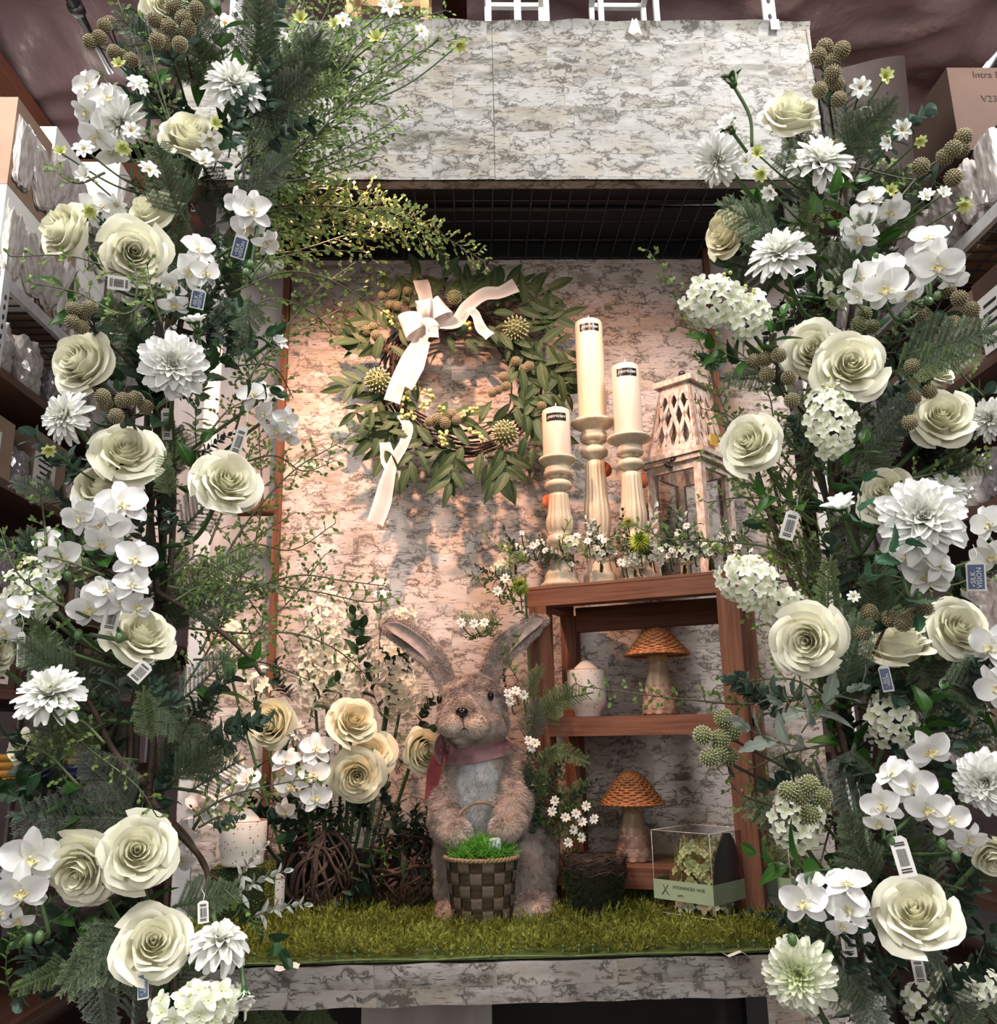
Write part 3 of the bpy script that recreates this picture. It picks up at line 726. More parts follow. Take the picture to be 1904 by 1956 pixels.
# ================================================================ FLORA PROTOTYPES (unit size)
def rot(ax, d): return Matrix.Rotation(rad(d), 4, ax)
def tr(x, y, z): return Matrix.Translation((x, y, z))
def cub(a, b, c, d, t): s = 1 - t; return s ** 3 * a + 3 * s * s * t * b + 3 * s * t * t * c + t ** 3 * d
def rose_petal(r, zr, lip, half, seed, zb=-.55, nu=8, nv=8, thick=.0):
    b = MB(); rr = random.Random(seed * 99); kk = rr.uniform(-.5, .5); pk = rr.uniform(-.25, .25); wob = rr.uniform(.02, .05)
    def fn(u, v):
        top = 1 - .17 * abs(u - pk) ** 2.3 - .02 * math.sin(u * 6 + seed)
        vv = v * top
        rho = cub(.04, r * 1.14, r * 1.02, r + lip * .75, vv); z = cub(zb, zb + .04, zr - .10 - .20 * (1 - lip * 3), zr, vv)
        e = max(0, (v - .72) / .28)
        rho += lip * .65 * e * e; z -= lip * .55 * e * e * (1 + .6 * math.sin(u * 3 + seed))
        wv = .35 + .65 * math.sin(min(1, vv * 1.15) * PI / 2)
        a = u * half * wv + kk * .12 * v
        rho *= 1 + .13 * u * (.3 + .7 * v) + wob * math.sin(u * 5 + seed) * v
        z += .03 * math.sin(u * 3.3 + seed * 2) * v ** 3 + .06 * lip * math.sin(u * 8 + seed) * v ** 4
        rho += (.05 + lip * .3) * (1 - abs(u - pk)) * v ** 5
        return (rho * math.cos(a), rho * math.sin(a), z)
    b.grid(fn, nu, nv, lambda u, v: min(1, v * .7 + .35 * r)); return b
def rose_spec(kind, mat, seed):
    rr = random.Random(seed); spec = []
    if kind == 'open':
        L = [(2, .07, .34, .0), (3, .16, .38, .02), (3, .27, .38, .04), (4, .39, .33, .06), (4, .52, .24, .10), (5, .66, .10, .15), (5, .79, -.08, .20), (4, .88, -.28, .22)]; zb = -.60
    else:
        L = [(2, .08, .46, .0), (3, .17, .48, .02), (3, .28, .48, .03), (4, .40, .44, .05), (4, .50, .36, .09), (4, .60, .24, .13), (4, .68, .06, .18), (4, .70, -.14, .26)]; zb = -.78
    core = MB()
    for li, (n, r, zr, lip) in enumerate(L):
        half = PI / n * (1.3 if li < 3 else 1.22)
        off = rr.uniform(0, 360)
        if li < 4:
            for k in range(n):
                p = rose_petal(r * rr.uniform(.94, 1.06), zr + rr.uniform(-.02, .02), lip, half, rr.uniform(0, 6), zb, 5, 5)
                A = np.array(rot('Z', off + k * 360 / n + rr.uniform(-8, 8)))
                core.add(p.V[0] @ A[:3, :3].T, p.F[0], p.T[0])
        else:
            me = [rose_petal(r, zr, lip, half, rr.uniform(0, 6), zb).mesh('petal', mat) for _ in range(2)]
            for k in range(n):
                spec.append(sp('petal', me[k % 2], rot('Z', off + k * 360 / n + rr.uniform(-9, 9)) @ rot('Y', rr.uniform(-6, 8)) @ Matrix.Scale(rr.uniform(.92, 1.06), 4)))
    spec.append(sp('petal_rosette', core.mesh('petal_rosette', mat)))
    b = MB()
    for k in range(5):
        p = MB()
        def fn(u, v): return ((.10 + .55 * v) , u * .14 * math.sin(PI * min(1, v + .15)) , zb - .02 + (.02 if kind == 'open' else .15) * v - .22 * v * v * v)
        p.grid(fn, 2, 5, lambda u, v: .3 * v); A = np.array(rot('Z', k * 72 + rr.uniform(-10, 10))); b.add(p.V[0] @ A[:3, :3].T, p.F[0], p.T[0])
    b.ball((0, 0, zb - .05), (.15, .15, .13), 8, 5)
    spec.append(sp('calyx', b.mesh('calyx', M['rose_leaf'])))
    return spec
ROSE = {('open', 0): [rose_spec('open', M['rose'], s) for s in (1, 2, 3, 4)], ('cup', 0): [rose_spec('cup', M['rose'], s) for s in (5, 6, 7)],
        ('open', 1): [rose_spec('open', M['rose_warm'], s) for s in (11, 12)], ('cup', 1): [rose_spec('cup', M['rose_warm'], 13)]}

def boat_petal(w, cup, tipc, nu=4, nv=6, notch=0.0, ptd=.7):
    b = MB()
    def fn(u, v):
        ww = w * (math.sin(PI * (v * .86 + .10)) ** ptd)
        x = u * ww; z = cup * (u * u) * ww * 1.2 - tipc * v * v + .10 * math.sin(v * PI)
        y = v * (1 - notch * abs(u) ** 2)
        return (x, y, z)
    b.grid(fn, nu, nv, lambda u, v: min(1, v * 1.2)); return b
def dahlia_spec(mat, n, w, seed, spread=105, ptd=.7, tipc=-.12, cup=.6, lenmin=.30):
    rr = random.Random(seed); core = MB(); spec = []
    P = [boat_petal(w, cup, tipc, ptd=ptd), boat_petal(w * 1.1, cup * .7, tipc * .4, ptd=ptd)]
    me = [p.mesh('petal', mat) for p in P]
    for i in range(n):
        t = (i + .5) / n; th = 6 + spread * t ** .72 + rr.uniform(-5, 5); ph = i * 137.508 + rr.uniform(-6, 6)
        ln = lenmin + (1 - lenmin) * t ** .55; ln *= rr.uniform(.9, 1.08)
        Mx = rot('Z', ph) @ tr(0, .05 + .05 * t, -.10 * t) @ rot('X', 90 - th) @ Matrix.Diagonal((ln * .95 + .05, ln * .93, ln, 1)) @ rot('Y', rr.uniform(-14, 14))
        k = i % 2
        if t < .42:
            A = np.array(Mx); core.add(P[k].V[0] @ A[:3, :3].T + A[:3, 3], P[k].F[0], P[k].T[0] * (.35 + t))
        else: spec.append(sp('petal', me[k], Mx))
    core.ball((0, 0, .02), .12, 8, 5)
    spec.append(sp('petal_centre', core.mesh('petal_centre', mat)))
    b = MB(); b.lathe([(.05, -.28), (.16, -.24), (.20, -.12), (.12, -.04)], 10); spec.append(sp('calyx', b.mesh('calyx', M['stem'])))
    return spec
DAH = {'dahlia': [dahlia_spec(M['white'], 84, .21, s) for s in (1, 2)], 'mum': [dahlia_spec(M['white'], 92, .135, s, 112, .5, -.25, .5) for s in (3, 4)],
       'spiky': [dahlia_spec(M['white'], 56, .19, 5, 128, .42, .1, .8)], 'green': [dahlia_spec(M['greenwhite'], 110, .16, 6, 105, .5)]}

def flat_petal(w, l, cup=.1, bend=.15, sq=.5, nu=4, nv=5, wave=.03):
    b = MB()
    def fn(u, v):
        ww = w * (math.sin(PI * min(1, v * .83 + .09)) ** sq)
        return (u * ww, l * v * (1 - .06 * u * u), cup * u * u * w + bend * (v - .15) ** 2 * l * -1 + wave * math.sin(u * 4 + v * 5) * v)
    b.grid(fn, nu, nv, lambda u, v: min(1, .2 + v)); return b
_op = flat_petal(.50, .95, .28, .30, .48, wave=.05).mesh('petal', M['orchid']); _os = flat_petal(.31, .98, .35, .22, .48, wave=.04).mesh('sepal', M['orchid'])
b = MB()
for s in (-1, 1):
    def fn(u, v, s=s): return (s * (.08 + .16 * math.sin(v * PI)) + u * .06, -.05 - .10 * v, .08 + .22 * v * (1 - .3 * u * u))
    b.grid(fn, 2, 4, lambda u, v: v * .6)
def fn(u, v): return (u * .10 * (1 - v * .8), -.04 - .32 * v, .10 + .16 * math.sin(v * 2.6) + .06 * u * u)
b.grid(fn, 3, 5, lambda u, v: .2 + v); b.ball((0, .03, .14), (.055, .07, .09), 7, 5, .9)
_ol = b.mesh('lip', M['lip'])
def orchid_children(k=0):
    rr = random.Random(k)
    j = lambda a: rr.uniform(-a, a)
    ch = [sp('sepal', _os, tr(0, 0, -.03) @ rot('Z', j(12)) @ rot('X', 6 + j(14)))]
    for s in (-1, 1): ch.append(sp('sepal', _os, tr(0, 0, -.03) @ rot('Z', s * (136 + j(10))) @ rot('X', 4 + j(16))))
    for s in (-1, 1): ch.append(sp('petal', _op, tr(0, 0, .05) @ rot('Z', s * (72 + j(9))) @ rot('X', 10 + j(18))))
    return ch
# floret, cosmos, leaves
b = MB()
for k in range(4):
    p = flat_petal(.40, .98, .25, .2, .5, 3, 4); A = np.array(rot('Z', k * 90) @ rot('X', 15)); b.add(p.V[0] @ A[:3, :3].T, p.F[0], p.T[0])
b.ball((0, 0, .06), .09, 5, 3, 0)
_fb = b
FLORET = {k: b.mesh('floret', M[k]) for k in ('hydr', 'hydr_green', 'delph')}
_cp = boat_petal(.29, .35, .1, 4, 5, .10, .28).mesh('petal', M['white']); _cg = boat_petal(.28, .3, -.1, 3, 4, 0, .5).mesh('petal', M['cosmos_g'])
b = MB()
for i in range(26):
    a = i * 2.4; r = .24 * (i / 26) ** .5; b.ball((r * math.cos(a), r * math.sin(a), .08 - r * .2), .045, 4, 3)
_cd = b.mesh('disc', M['yellow'])
def cosmos_spec(green=False, n=8, cup=18):
    me = _cg if green else _cp
    return [sp('petal', me, rot('Z', k * 360 / n + R_.uniform(-6, 6)) @ tr(0, .12, 0) @ rot('X', cup + R_.uniform(-9, 9)) @ Matrix.Scale(.92, 4)) for k in range(n)] + [sp('disc', _cd)]
COSMOS = [cosmos_spec(False, 8, 16), cosmos_spec(False, 8, 45), cosmos_spec(True, 7, 30)]
def seed_head(mat, n=110, bl=.13, bw=.095):
    b = MB(); V = np.array([(bw, 0, 0), (0, bw, 0), (-bw, 0, 0), (0, -bw, 0), (bw * .8, 0, bl), (0, bw * .8, bl), (-bw * .8, 0, bl), (0, -bw * .8, bl), (0, 0, bl * 1.35)])
    F4 = np.array([(0, 1, 5, 4), (1, 2, 6, 5), (2, 3, 7, 6), (3, 0, 4, 7)]); F3 = np.array([(4, 5, 8), (5, 6, 8), (6, 7, 8), (7, 4, 8)]); T = np.array([0] * 4 + [.7] * 4 + [1.0])
    for i in range(n):
        z = 1 - 2 * (i + .5) / n; r = math.sqrt(1 - z * z); a = i * 2.39996
        d = Vector((r * math.cos(a), r * math.sin(a), z)); A = np.array(tr(*(d * .80)) @ basis(d))
        W_ = V @ A[:3, :3].T + A[:3, 3]; b.add(W_, F4, T); b.add(W_, F3, T)
    b.ball((0, 0, 0), .80, 10, 6, .0); return b.mesh('seed_head', mat)
HEAD = {'berry': seed_head(M['berry']), 'berry_pale': seed_head(M['berry_pale'], 100, .20, .078)}
def leaf_mesh(mat, w, pw, pk=1.0, fold=.18, bend=.25, nv=7, serr=0.0, lobes=0.0, tipw=0):
    b = MB(); us = [-1, -.5, -.10, 0, .10, .5, 1]
    def fn(u, v):
        s = math.sin(PI * min(1, (v ** pk) * .985 + .012)) ** pw
        ww = w * s
        if lobes: ww *= 1 - lobes * (.5 + .5 * math.cos(v * 22))
        if serr: ww *= 1 + serr * (1 if int(v * nv) % 2 else -1) * (abs(u) > .9)
        return (u * ww, v, fold * abs(u) * ww - bend * v * v + .015 * math.sin(u * 5 + v * 9) * 0.6)
    b.grid(fn, 6, nv, lambda u, v: 1.0 if abs(u) < .05 else (.12 if abs(u) < .2 else 0), us=us)
    return b.mesh('leaf', mat)
LEAF = {
 'euc': [leaf_mesh(M['euc'], .44, .5, .9, .15, .2), leaf_mesh(M['euc'], .38, .55, .8, .25, .35)],
 'euc_dark': [leaf_mesh(M['euc_dark'], .42, .5, .9, .2, .2), leaf_mesh(M['euc_dark'], .34, .55, .85, .25, .4)],
 'rose_leaf': [leaf_mesh(M['rose_leaf'], .30, .8, .8, .25, .25, 12, .08), leaf_mesh(M['rose_leaf'], .33, .75, .8, .3, .4, 12, .08)],
 'green': [leaf_mesh(M['green_leaf'], .27, .85, .8, .22, .3, 10), leaf_mesh(M['green_leaf'], .30, .8, .8, .3, .45, 10)],
 'holly': [leaf_mesh(M['holly'], .36, .6, .8, .2, .3, 16, .10, .25)],
 'wreath': [leaf_mesh(M['wreath_leaf'], .19, .8, .85, .22, .18), leaf_mesh(M['wreath_leaf'], .165, .85, .85, .25, .35)],
 'lamb': [leaf_mesh(M['lamb'], .22, .7, .9, .25, .35), leaf_mesh(M['lamb'], .30, .6, .8, .2, .2, 14, .1, .35)],
 'varieg': [leaf_mesh(M['varieg'], .20, .6, .9, .2, .4)],
 'small': [leaf_mesh(M['euc_dark'], .30, .6, .9, .2, .3, 4)],
 'lime': [leaf_mesh(M['lime_leaf'], .22, .7, .9, .2, .4, 5)],
 'silver': [leaf_mesh(M['ceramic_leafy'], .22, .7, .9, .25, .3)],
}
def branch_spec(leaf, n, ln, seed, stem='stem', ang=58, lsz=.34, pair=False, curve=.18, tip=True, r=.009):
    rr = random.Random(seed); spec = []; L = LEAF[leaf]
    pts = [Vector((curve * math.sin(t * 2.2) * ln, curve * .6 * math.cos(t * 3) * t * ln - 0, t * ln)) for t in [i / 10 for i in range(11)]]
    b = MB(); b.tube(pts, [r * (1.25 - .8 * i / 10) for i in range(11)], 5); spec.append(sp('stem', b.mesh('stem', M[stem])))
    for i in range(n):
        t = .14 + .84 * i / max(1, n - 1); q = pts[min(10, int(t * 10))].lerp(pts[min(10, int(t * 10) + 1)], t * 10 % 1)
        for side in ((0, 180) if pair else (0,)):
            az = i * (90 if pair else 137.5) + side + rr.uniform(-20, 20); a = ang * (1 - .55 * t) + rr.uniform(-10, 10)
            s = lsz * (1.08 - .45 * t) * rr.uniform(.85, 1.15) * ln
            # leaf: +Y length -> direction, normal towards stem tip
            spec.append(sp('leaf', L[rr.randrange(len(L))], tr(*q) @ rot('Z', az) @ rot('X', 90 - a) @ rot('Y', rr.uniform(-35, 35)) @ Matrix.Scale(s, 4)))
    return spec
def needle_mesh(mat, seed, nb=11, ln=1.0, nl=.05, droop=.1, spread=.42, flat=True, dens=15):
    rr = random.Random(seed); b = MB(); st = MB(); V = []; F = []; T = []
    def needles(p, q, l, n, tip):
        d = (q - p).normalized(); sd = d.cross(Vector((0, 1, .2))).normalized(); up = sd.cross(d)
        for i in range(n):
            t = (i + .6) / n; c = p.lerp(q, t)
            for s in (-1, 1):
                a = rr.uniform(-.5, .5); dd = (d * .75 + (sd * math.cos(a) + up * math.sin(a)) * s * .75).normalized()
                w = up.cross(dd).normalized() * l * .15 + up * l * .05
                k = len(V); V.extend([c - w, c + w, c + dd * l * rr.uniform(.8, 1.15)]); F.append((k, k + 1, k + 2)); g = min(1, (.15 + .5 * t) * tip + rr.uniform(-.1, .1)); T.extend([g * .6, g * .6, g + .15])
    main = [Vector((.06 * math.sin(t * 3 + seed), -.02 * t, t * ln)) for t in [i / 8 for i in range(9)]]
    st.tube(main, [.010 * (1.1 - i / 9) for i in range(9)], 4)
    for k in range(8): needles(main[k], main[k + 1], nl, dens // 3, .5 + k / 10)
    for i in range(nb):
        t = .10 + .82 * i / nb; p = main[int(t * 8)].lerp(main[int(t * 8) + 1], t * 8 % 1)
        for s in (-1, 1):
            l = spread * (1 - .72 * t) * rr.uniform(.8, 1.15)
            q = p + Vector((s * l * .80, rr.uniform(-.25, .25) * l, l * .72 - droop * l))
            st.tube([p, p.lerp(q, .5) + Vector((0, 0, .01)), q], [.005, .004, .002], 3)
            needles(p, q, nl, max(4, int(dens * l * 2)), .5 + .8 * t)
    n = MB(); n.add(np.array([tuple(v) for v in V]), np.array(F), np.array(T))
    return [sp('needles', n.mesh('needles', mat), I4, (), 'stuff'), sp('stem', st.mesh('stem', M['vinestem']))]
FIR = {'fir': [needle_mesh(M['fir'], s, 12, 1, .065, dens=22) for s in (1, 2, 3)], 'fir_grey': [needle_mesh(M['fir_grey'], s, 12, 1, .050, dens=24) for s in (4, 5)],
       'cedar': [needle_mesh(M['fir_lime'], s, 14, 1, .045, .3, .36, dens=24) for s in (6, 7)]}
SPRIG = {
 'euc': [branch_spec('euc', 9, 1, s, 'stem', 62, .30, True) for s in (1, 2)],
 'euc_dark': [branch_spec('euc_dark', 8, 1, s, 'twig', 60, .34, True) for s in (3, 4)],
 'rose_leaf': [branch_spec('rose_leaf', 6, 1, s, 'stem', 60, .46) for s in (5, 6)],
 'green': [branch_spec('green', 5, 1, s, 'stem', 60, .62) for s in (7, 8)],
 'lamb': [branch_spec('lamb', 6, 1, s, 'stem', 55, .50) for s in (9, 10)],
 'varieg': [branch_spec('varieg', 12, 1, s, 'stem', 65, .26, True) for s in (11, 12)],
 'small': [branch_spec('small', 13, 1, s, 'vinestem', 60, .17, True) for s in (13, 14)],
 'lime': [branch_spec('lime', 12, 1, s, 'stem', 55, .24) for s in (15,)],
 'holly': [branch_spec('holly', 4, 1, s, 'stem', 55, .62) for s in (17,)],
 'silver': [branch_spec('silver', 9, 1, s, 'stem', 55, .26, True) for s in (19,)],
}

# ================================================================ REGISTRY OF FLOWERS (labels are made at the end)
REG = []
def reg(o, desc, cat, px, py, grp=None): REG.append((o, desc, cat, px, py, grp))
def level(py):
    for y, s in ((60, 'above the header board'), (200, 'beside the header board top'), (350, 'beside the header board bottom'), (500, 'level with the black grid'), (640, 'level with the wreath top'), (780, 'level with the wreath hole'), (930, 'level with the wreath bottom'), (1060, 'level with the ribbon tail'),
                 (1180, 'level with the cedar top rail'), (1300, 'level with the rabbit ears'), (1420, 'level with the rabbit head'), (1540, 'level with the rabbit arms'), (1660, 'level with the basket top'), (1780, 'level with the basket bottom'), (1850, 'level with the moss edge'), (9999, 'level with the ledge face')):
        if py < y: return s
def stem_to(root, P0, P1, bow=(0, 0, 0), r=.0035, mat='stem', name='stem'):
    """stem in the local frame of root, from world P0 to world P1"""
    inv = root.matrix_basis.inverted(); m = P0.lerp(P1, .5) + Vector(bow)
    b = MB(); k = inv.to_scale().x
    b.tube([inv @ p for p in bez([P0, m, P1], 6)], r * k, 6); part(name, b, M[mat], root)
def trunk_at(py, side):
    ys = [-60, 100, 300, 600, 900, 1200, 1500, 1800, 2100]
    xs = [400, 385, 350, 320, 305, 285, 285, 300, 300] if side < 0 else [1600, 1600, 1600, 1595, 1590, 1620, 1640, 1660, 1670]
    return float(np.interp(py, ys, xs))
def anchor(P, px, py, side, Yt=None, drop=130):
    tx = trunk_at(py + drop, side); return at(tx + (px - tx) * .12, py + drop, Yt or 1.47)
def rose(px, py, d, th=0, amt=.25, kind='open', Y=1.34, side=-1, warm=0, desc='', stem=None):
    P = at(px, py, Y); s = d / 2 * mpp(P) / (1.02 if kind == 'open' else .86); f = facing(P, th, amt)
    Mx = tr(*P) @ basis(f) @ rot('Z', R_.uniform(0, 360)) @ Matrix.Scale(s, 4)
    o = thing('rose', '', 'rose', Mx); L = ROSE[(kind, warm)]; place(L[R_.randrange(len(L))], o)
    back = P - f * s * (.62 if kind == 'open' else .8)
    E = stem if stem is not None else anchor(P, px, py, side)
    stem_to(o, back, Vector(E), (0, .02, -.03), .004, 'stem')
    reg(o, desc or ('cream rose ' + ('facing the viewer' if amt < .3 else 'turned upward' if 30 < th < 150 else 'turned sideways')), 'rose', px, py)
    return o
def dahlia(px, py, d, th=90, amt=.3, kind='dahlia', Y=1.33, side=-1, desc='', stem=None):
    P = at(px, py, Y); s = d / 2 * mpp(P) / 1.0; f = facing(P, th, amt)
    o = thing('dahlia' if kind != 'mum' else 'chrysanthemum', '', 'flower', tr(*P) @ basis(f) @ rot('Z', R_.uniform(0, 360)) @ Matrix.Scale(s, 4)); L = DAH[kind]; place(L[R_.randrange(len(L))], o)
    stem_to(o, P - f * s * .2, Vector(stem if stem is not None else anchor(P, px, py, side)), (0, .02, -.03), .0042, 'stem')
    reg(o, desc or {'dahlia': 'white dahlia', 'mum': 'white fine petalled bloom', 'spiky': 'white pointed dahlia', 'green': 'white dahlia with green heart'}[kind] + (' facing the viewer' if amt < .35 else ' seen from its side'), 'flower', px, py); return o
def orchid(bl, Y=1.30, side=-1, desc='white orchid spray', buds=(), stem=None):
    """bl: list of (px, py, size, dir, amt, roll)"""
    P0 = at(bl[0][0], bl[0][1], Y); o = thing('orchid_spray', '', 'orchid', tr(*P0)); pts = []
    for i, q in enumerate(bl):
        px, py, d = q[:3]; th, amt, rl = (list(q[3:]) + [R_.uniform(0, 360), R_.uniform(.1, .5), R_.uniform(-30, 30)][len(q) - 3:])[:3]
        Yq = Y + R_.uniform(-.015, .02); P = at(px, py, Yq); s = d / 2 * mpp(P) / .95; f = facing(P, th, amt)
        m = MB(); m.ball((0, 0, -.06), .10, 6, 4, .8)
        bo = add_obj('blossom', _ol, o, tr(*(P - P0)) @ basis(f) @ rot('Z', rl) @ Matrix.Scale(s, 4))
        place(orchid_children(R_.randrange(999)), bo); pts.append(P - f * s * .15 - P0)
    for (px, py) in buds:
        P = at(px, py, Y); b = MB(); b.ball((0, 0, 0), (.0065, .0065, .0085), 8, 6); part('bud', b, M['bud'], o, M=tr(*(P - P0)) @ rot('X', R_.uniform(-40, 40))); pts.append(P - P0)
    E = Vector(stem if stem is not None else anchor(P0, bl[0][0], bl[0][1], side)) - P0
    b = MB(); pts.sort(key=lambda p: (p - E).length); 
    back = Vector((0, .025, 0)); path = [E] + [p + back for p in pts]
    b.tube(bez(path, 4), .0032, 5)
    for p in pts: b.tube([p + back, p], .002, 4)
    part('stem', b, M['stem'], o); reg(o, desc, 'orchid', bl[0][0], bl[0][1]); return o
def hydrangea(px, py, rx, ry, Y=1.32, side=-1, mat='hydr', n=30, fs=.42, desc='white hydrangea head', stem=None, bud=True, tilt=0):
    P = at(px, py, Y); k = mpp(P); o = thing('hydrangea', '', 'hydrangea', tr(*P)); a, c = rx * k, ry * k; f0 = facing(P, 0, 0)
    ff = 16.5 * k if fs == .42 else fs * k
    n = int(n * 1.5)
    for i in range(n):
        z = 1 - 2 * (i + .5) / n; r = math.sqrt(1 - z * z); q = i * 2.39996
        d = Vector((r * math.cos(q), r * math.sin(q), z))
        if d.dot(f0) < -.45: continue
        p = Vector((d.x * a, d.y * a * .8, d.z * c)); p = rot('Y', tilt) @ p
        p *= R_.uniform(.72, 1.12)
        add_obj('floret', FLORET[mat], o, tr(*p) @ basis((d + f0 * .5 + Vector((R_.uniform(-.3, .3), R_.uniform(-.3, .3), R_.uniform(-.3, .3))))) @ rot('Z', R_.uniform(0, 90)) @ Matrix.Scale(ff * R_.uniform(.75, 1.1), 4))
    b = MB()
    for i in range(14):
        d = Vector((R_.uniform(-1, 1), R_.uniform(-1, .3), R_.uniform(-.9, 1))).normalized(); b.tube([(0, 0, -c * .4), (d.x * a * .85, d.y * a * .7, d.z * c * .85)], .0012, 3)
    part('stalks', b, M['stem'], o, kind='stuff')
    if bud:
        b = MB()
        for i in range(7): b.ball((R_.uniform(-.5, .5) * a, -a * .5, c * R_.uniform(.6, 1.15)), 4.2 * k, 6, 4, .4)
        part('green_buds', b, M['berry_y'], o, kind='stuff')
    stem_to(o, P + Vector((0, .01, -c * .4)), Vector(stem if stem is not None else anchor(P, px, py, side)), (0, .02, -.02), .0035)
    reg(o, desc, 'hydrangea', px, py); return o
def berries(heads, Y=1.31, side=-1, r=17, mat='berry', desc='tan seed head cluster', stem=None, leaves=3):
    c = np.mean([h[:2] for h in heads], axis=0); P0 = at(c[0], c[1], Y); o = thing('seed_head_spray', '', 'dried flower', tr(*P0)); b = MB(); k = mpp(P0)
    tail = Vector(stem if stem is not None else anchor(P0, c[0], c[1], side)) - P0; J = tail.normalized() * 28 * k + Vector((0, .015, 0))
    for h in heads:
        P = at(h[0], h[1], Y + R_.uniform(-.02, .015)) - P0; rr = (h[2] if len(h) > 2 else r) * k
        add_obj('seed_head', HEAD[mat], o, tr(*P) @ Euler3() @ Matrix.Scale(rr, 4)); b.tube(bez([J, (J + P) * .5 + Vector((0, .008, 0)), P], 3), .0016, 4)
    b.tube(bez([J, (J + tail) * .5, tail], 5), .0024, 5); part('stem', b, M['twig'], o)
    for i in range(leaves):
        add_obj('leaf', LEAF['euc'][0], o, tr(*J) @ Euler3() @ Matrix.Scale(32 * k, 4))
    reg(o, desc, 'dried flower', c[0], c[1]); return o
def Euler3(): return rot('X', R_.uniform(0, 360)) @ rot('Y', R_.uniform(0, 360)) @ rot('Z', R_.uniform(0, 360))
def cosmos(px, py, d, th=90, amt=.3, kind=0, Y=1.29, side=-1, stem=None, desc=''):
    P = at(px, py, Y); s = d / 2 * mpp(P) / 1.0; f = facing(P, th, amt)
    o = thing('cosmos', '', 'flower', tr(*P) @ basis(f) @ rot('Z', R_.uniform(0, 360)) @ Matrix.Scale(s, 4)); place(COSMOS[kind], o)
    stem_to(o, P - f * s * .05, Vector(stem if stem is not None else anchor(P, px, py, side, drop=90)), (0, 0, -.015), .0016, 'stem')
    reg(o, desc or ('small lime green cosmos' if kind == 2 else 'small white cosmos with yellow centre'), 'flower', px, py); return o
def bud(px, py, d, px2, py2, Y=1.30, desc='half open white bud on a bare stem', bow=0):
    P = at(px, py, Y); s = d / 2 * mpp(P); Q = at(px2, py2, Y + .04); o = thing('flower_bud', '', 'flower bud', tr(*P) @ basis((P - Q)) @ Matrix.Scale(s, 4))
    b = MB()
    pe = boat_petal(.42, .9, .55, 4, 5, 0, .6)
    for i in range(9):
        A = np.array(rot('Z', i * 137) @ tr(0, .25 + .02 * i, -.8) @ rot('X', 88 - i * 2) @ Matrix.Scale(1.6, 4)); b.add(pe.V[0] @ A[:3, :3].T + A[:3, 3], pe.F[0], pe.T[0])
    part('petals', b, M['white'], o, kind='stuff'); b = MB()
    for i in range(5):
        A = np.array(rot('Z', i * 72) @ tr(0, .42, -.95) @ rot('X', 84) @ Matrix.Scale(1.25, 4)); b.add(pe.V[0] @ A[:3, :3].T + A[:3, 3], pe.F[0], 0)
    b.ball((0, 0, -.85), .45, 8, 5); part('calyx', b, M['green_leaf'], o)
    stem_to(o, P - (P - Q).normalized() * s, Q, (bow, 0, 0), .0032); reg(o, desc, 'flower bud', px, py); return o
NAMES = {'euc': ('eucalyptus_sprig', 'grey green eucalyptus sprig', 'foliage'), 'euc_dark': ('eucalyptus_sprig', 'dark round leaved sprig', 'foliage'), 'rose_leaf': ('rose_leaf_spray', 'dark toothed rose leaf spray', 'foliage'),
 'green': ('leafy_branch', 'large glossy green leaf branch', 'foliage'), 'lamb': ('felted_leaf_spray', 'felted grey leaf spray', 'foliage'), 'varieg': ('variegated_sprig', 'cream edged leaf sprig', 'foliage'), 'small': ('boxwood_sprig', 'small leaved boxwood sprig', 'foliage'),
 'lime': ('pale_leaf_sprig', 'light green leaf sprig', 'foliage'), 'holly': ('dahlia_leaf_spray', 'lobed green leaf spray', 'foliage'), 'silver': ('silver_leaf_sprig', 'silvery white leaf sprig', 'foliage'),
 'fir': ('fir_sprig', 'dark fir sprig', 'foliage'), 'fir_grey': ('fir_sprig', 'frosted grey fir sprig', 'foliage'), 'cedar': ('cedar_sprig', 'light tipped cedar sprig', 'foliage')}
def sprig(kind, px, py, ln, deg, Y=1.42, tilt=.2, side=-1, roll=None):
    """deg: direction on the picture in which it grows, from its base at px,py; ln pixels"""
    P = at(px, py, Y); s = ln * mpp(P); c = (EYE - P).normalized(); f = facing(P, deg, 1.0); d = (f * math.cos(tilt) + c * math.sin(tilt)).normalized()
    nm, ds, cat = NAMES[kind]; L = (FIR if kind in FIR else SPRIG)[kind]
    Mx = tr(*P) @ basis(d, tuple(c)) @ rot('Z', R_.uniform(-25, 25) if roll is None else roll) @ Matrix.Scale(s, 4)
    o = thing(nm, '', cat, Mx); place(L[R_.randrange(len(L))], o)
    e = f * s * .7; Pm = P + e
    reg(o, ds, cat, px + math.cos(rad(deg)) * ln * .6, py - math.sin(rad(deg)) * ln * .6); return o
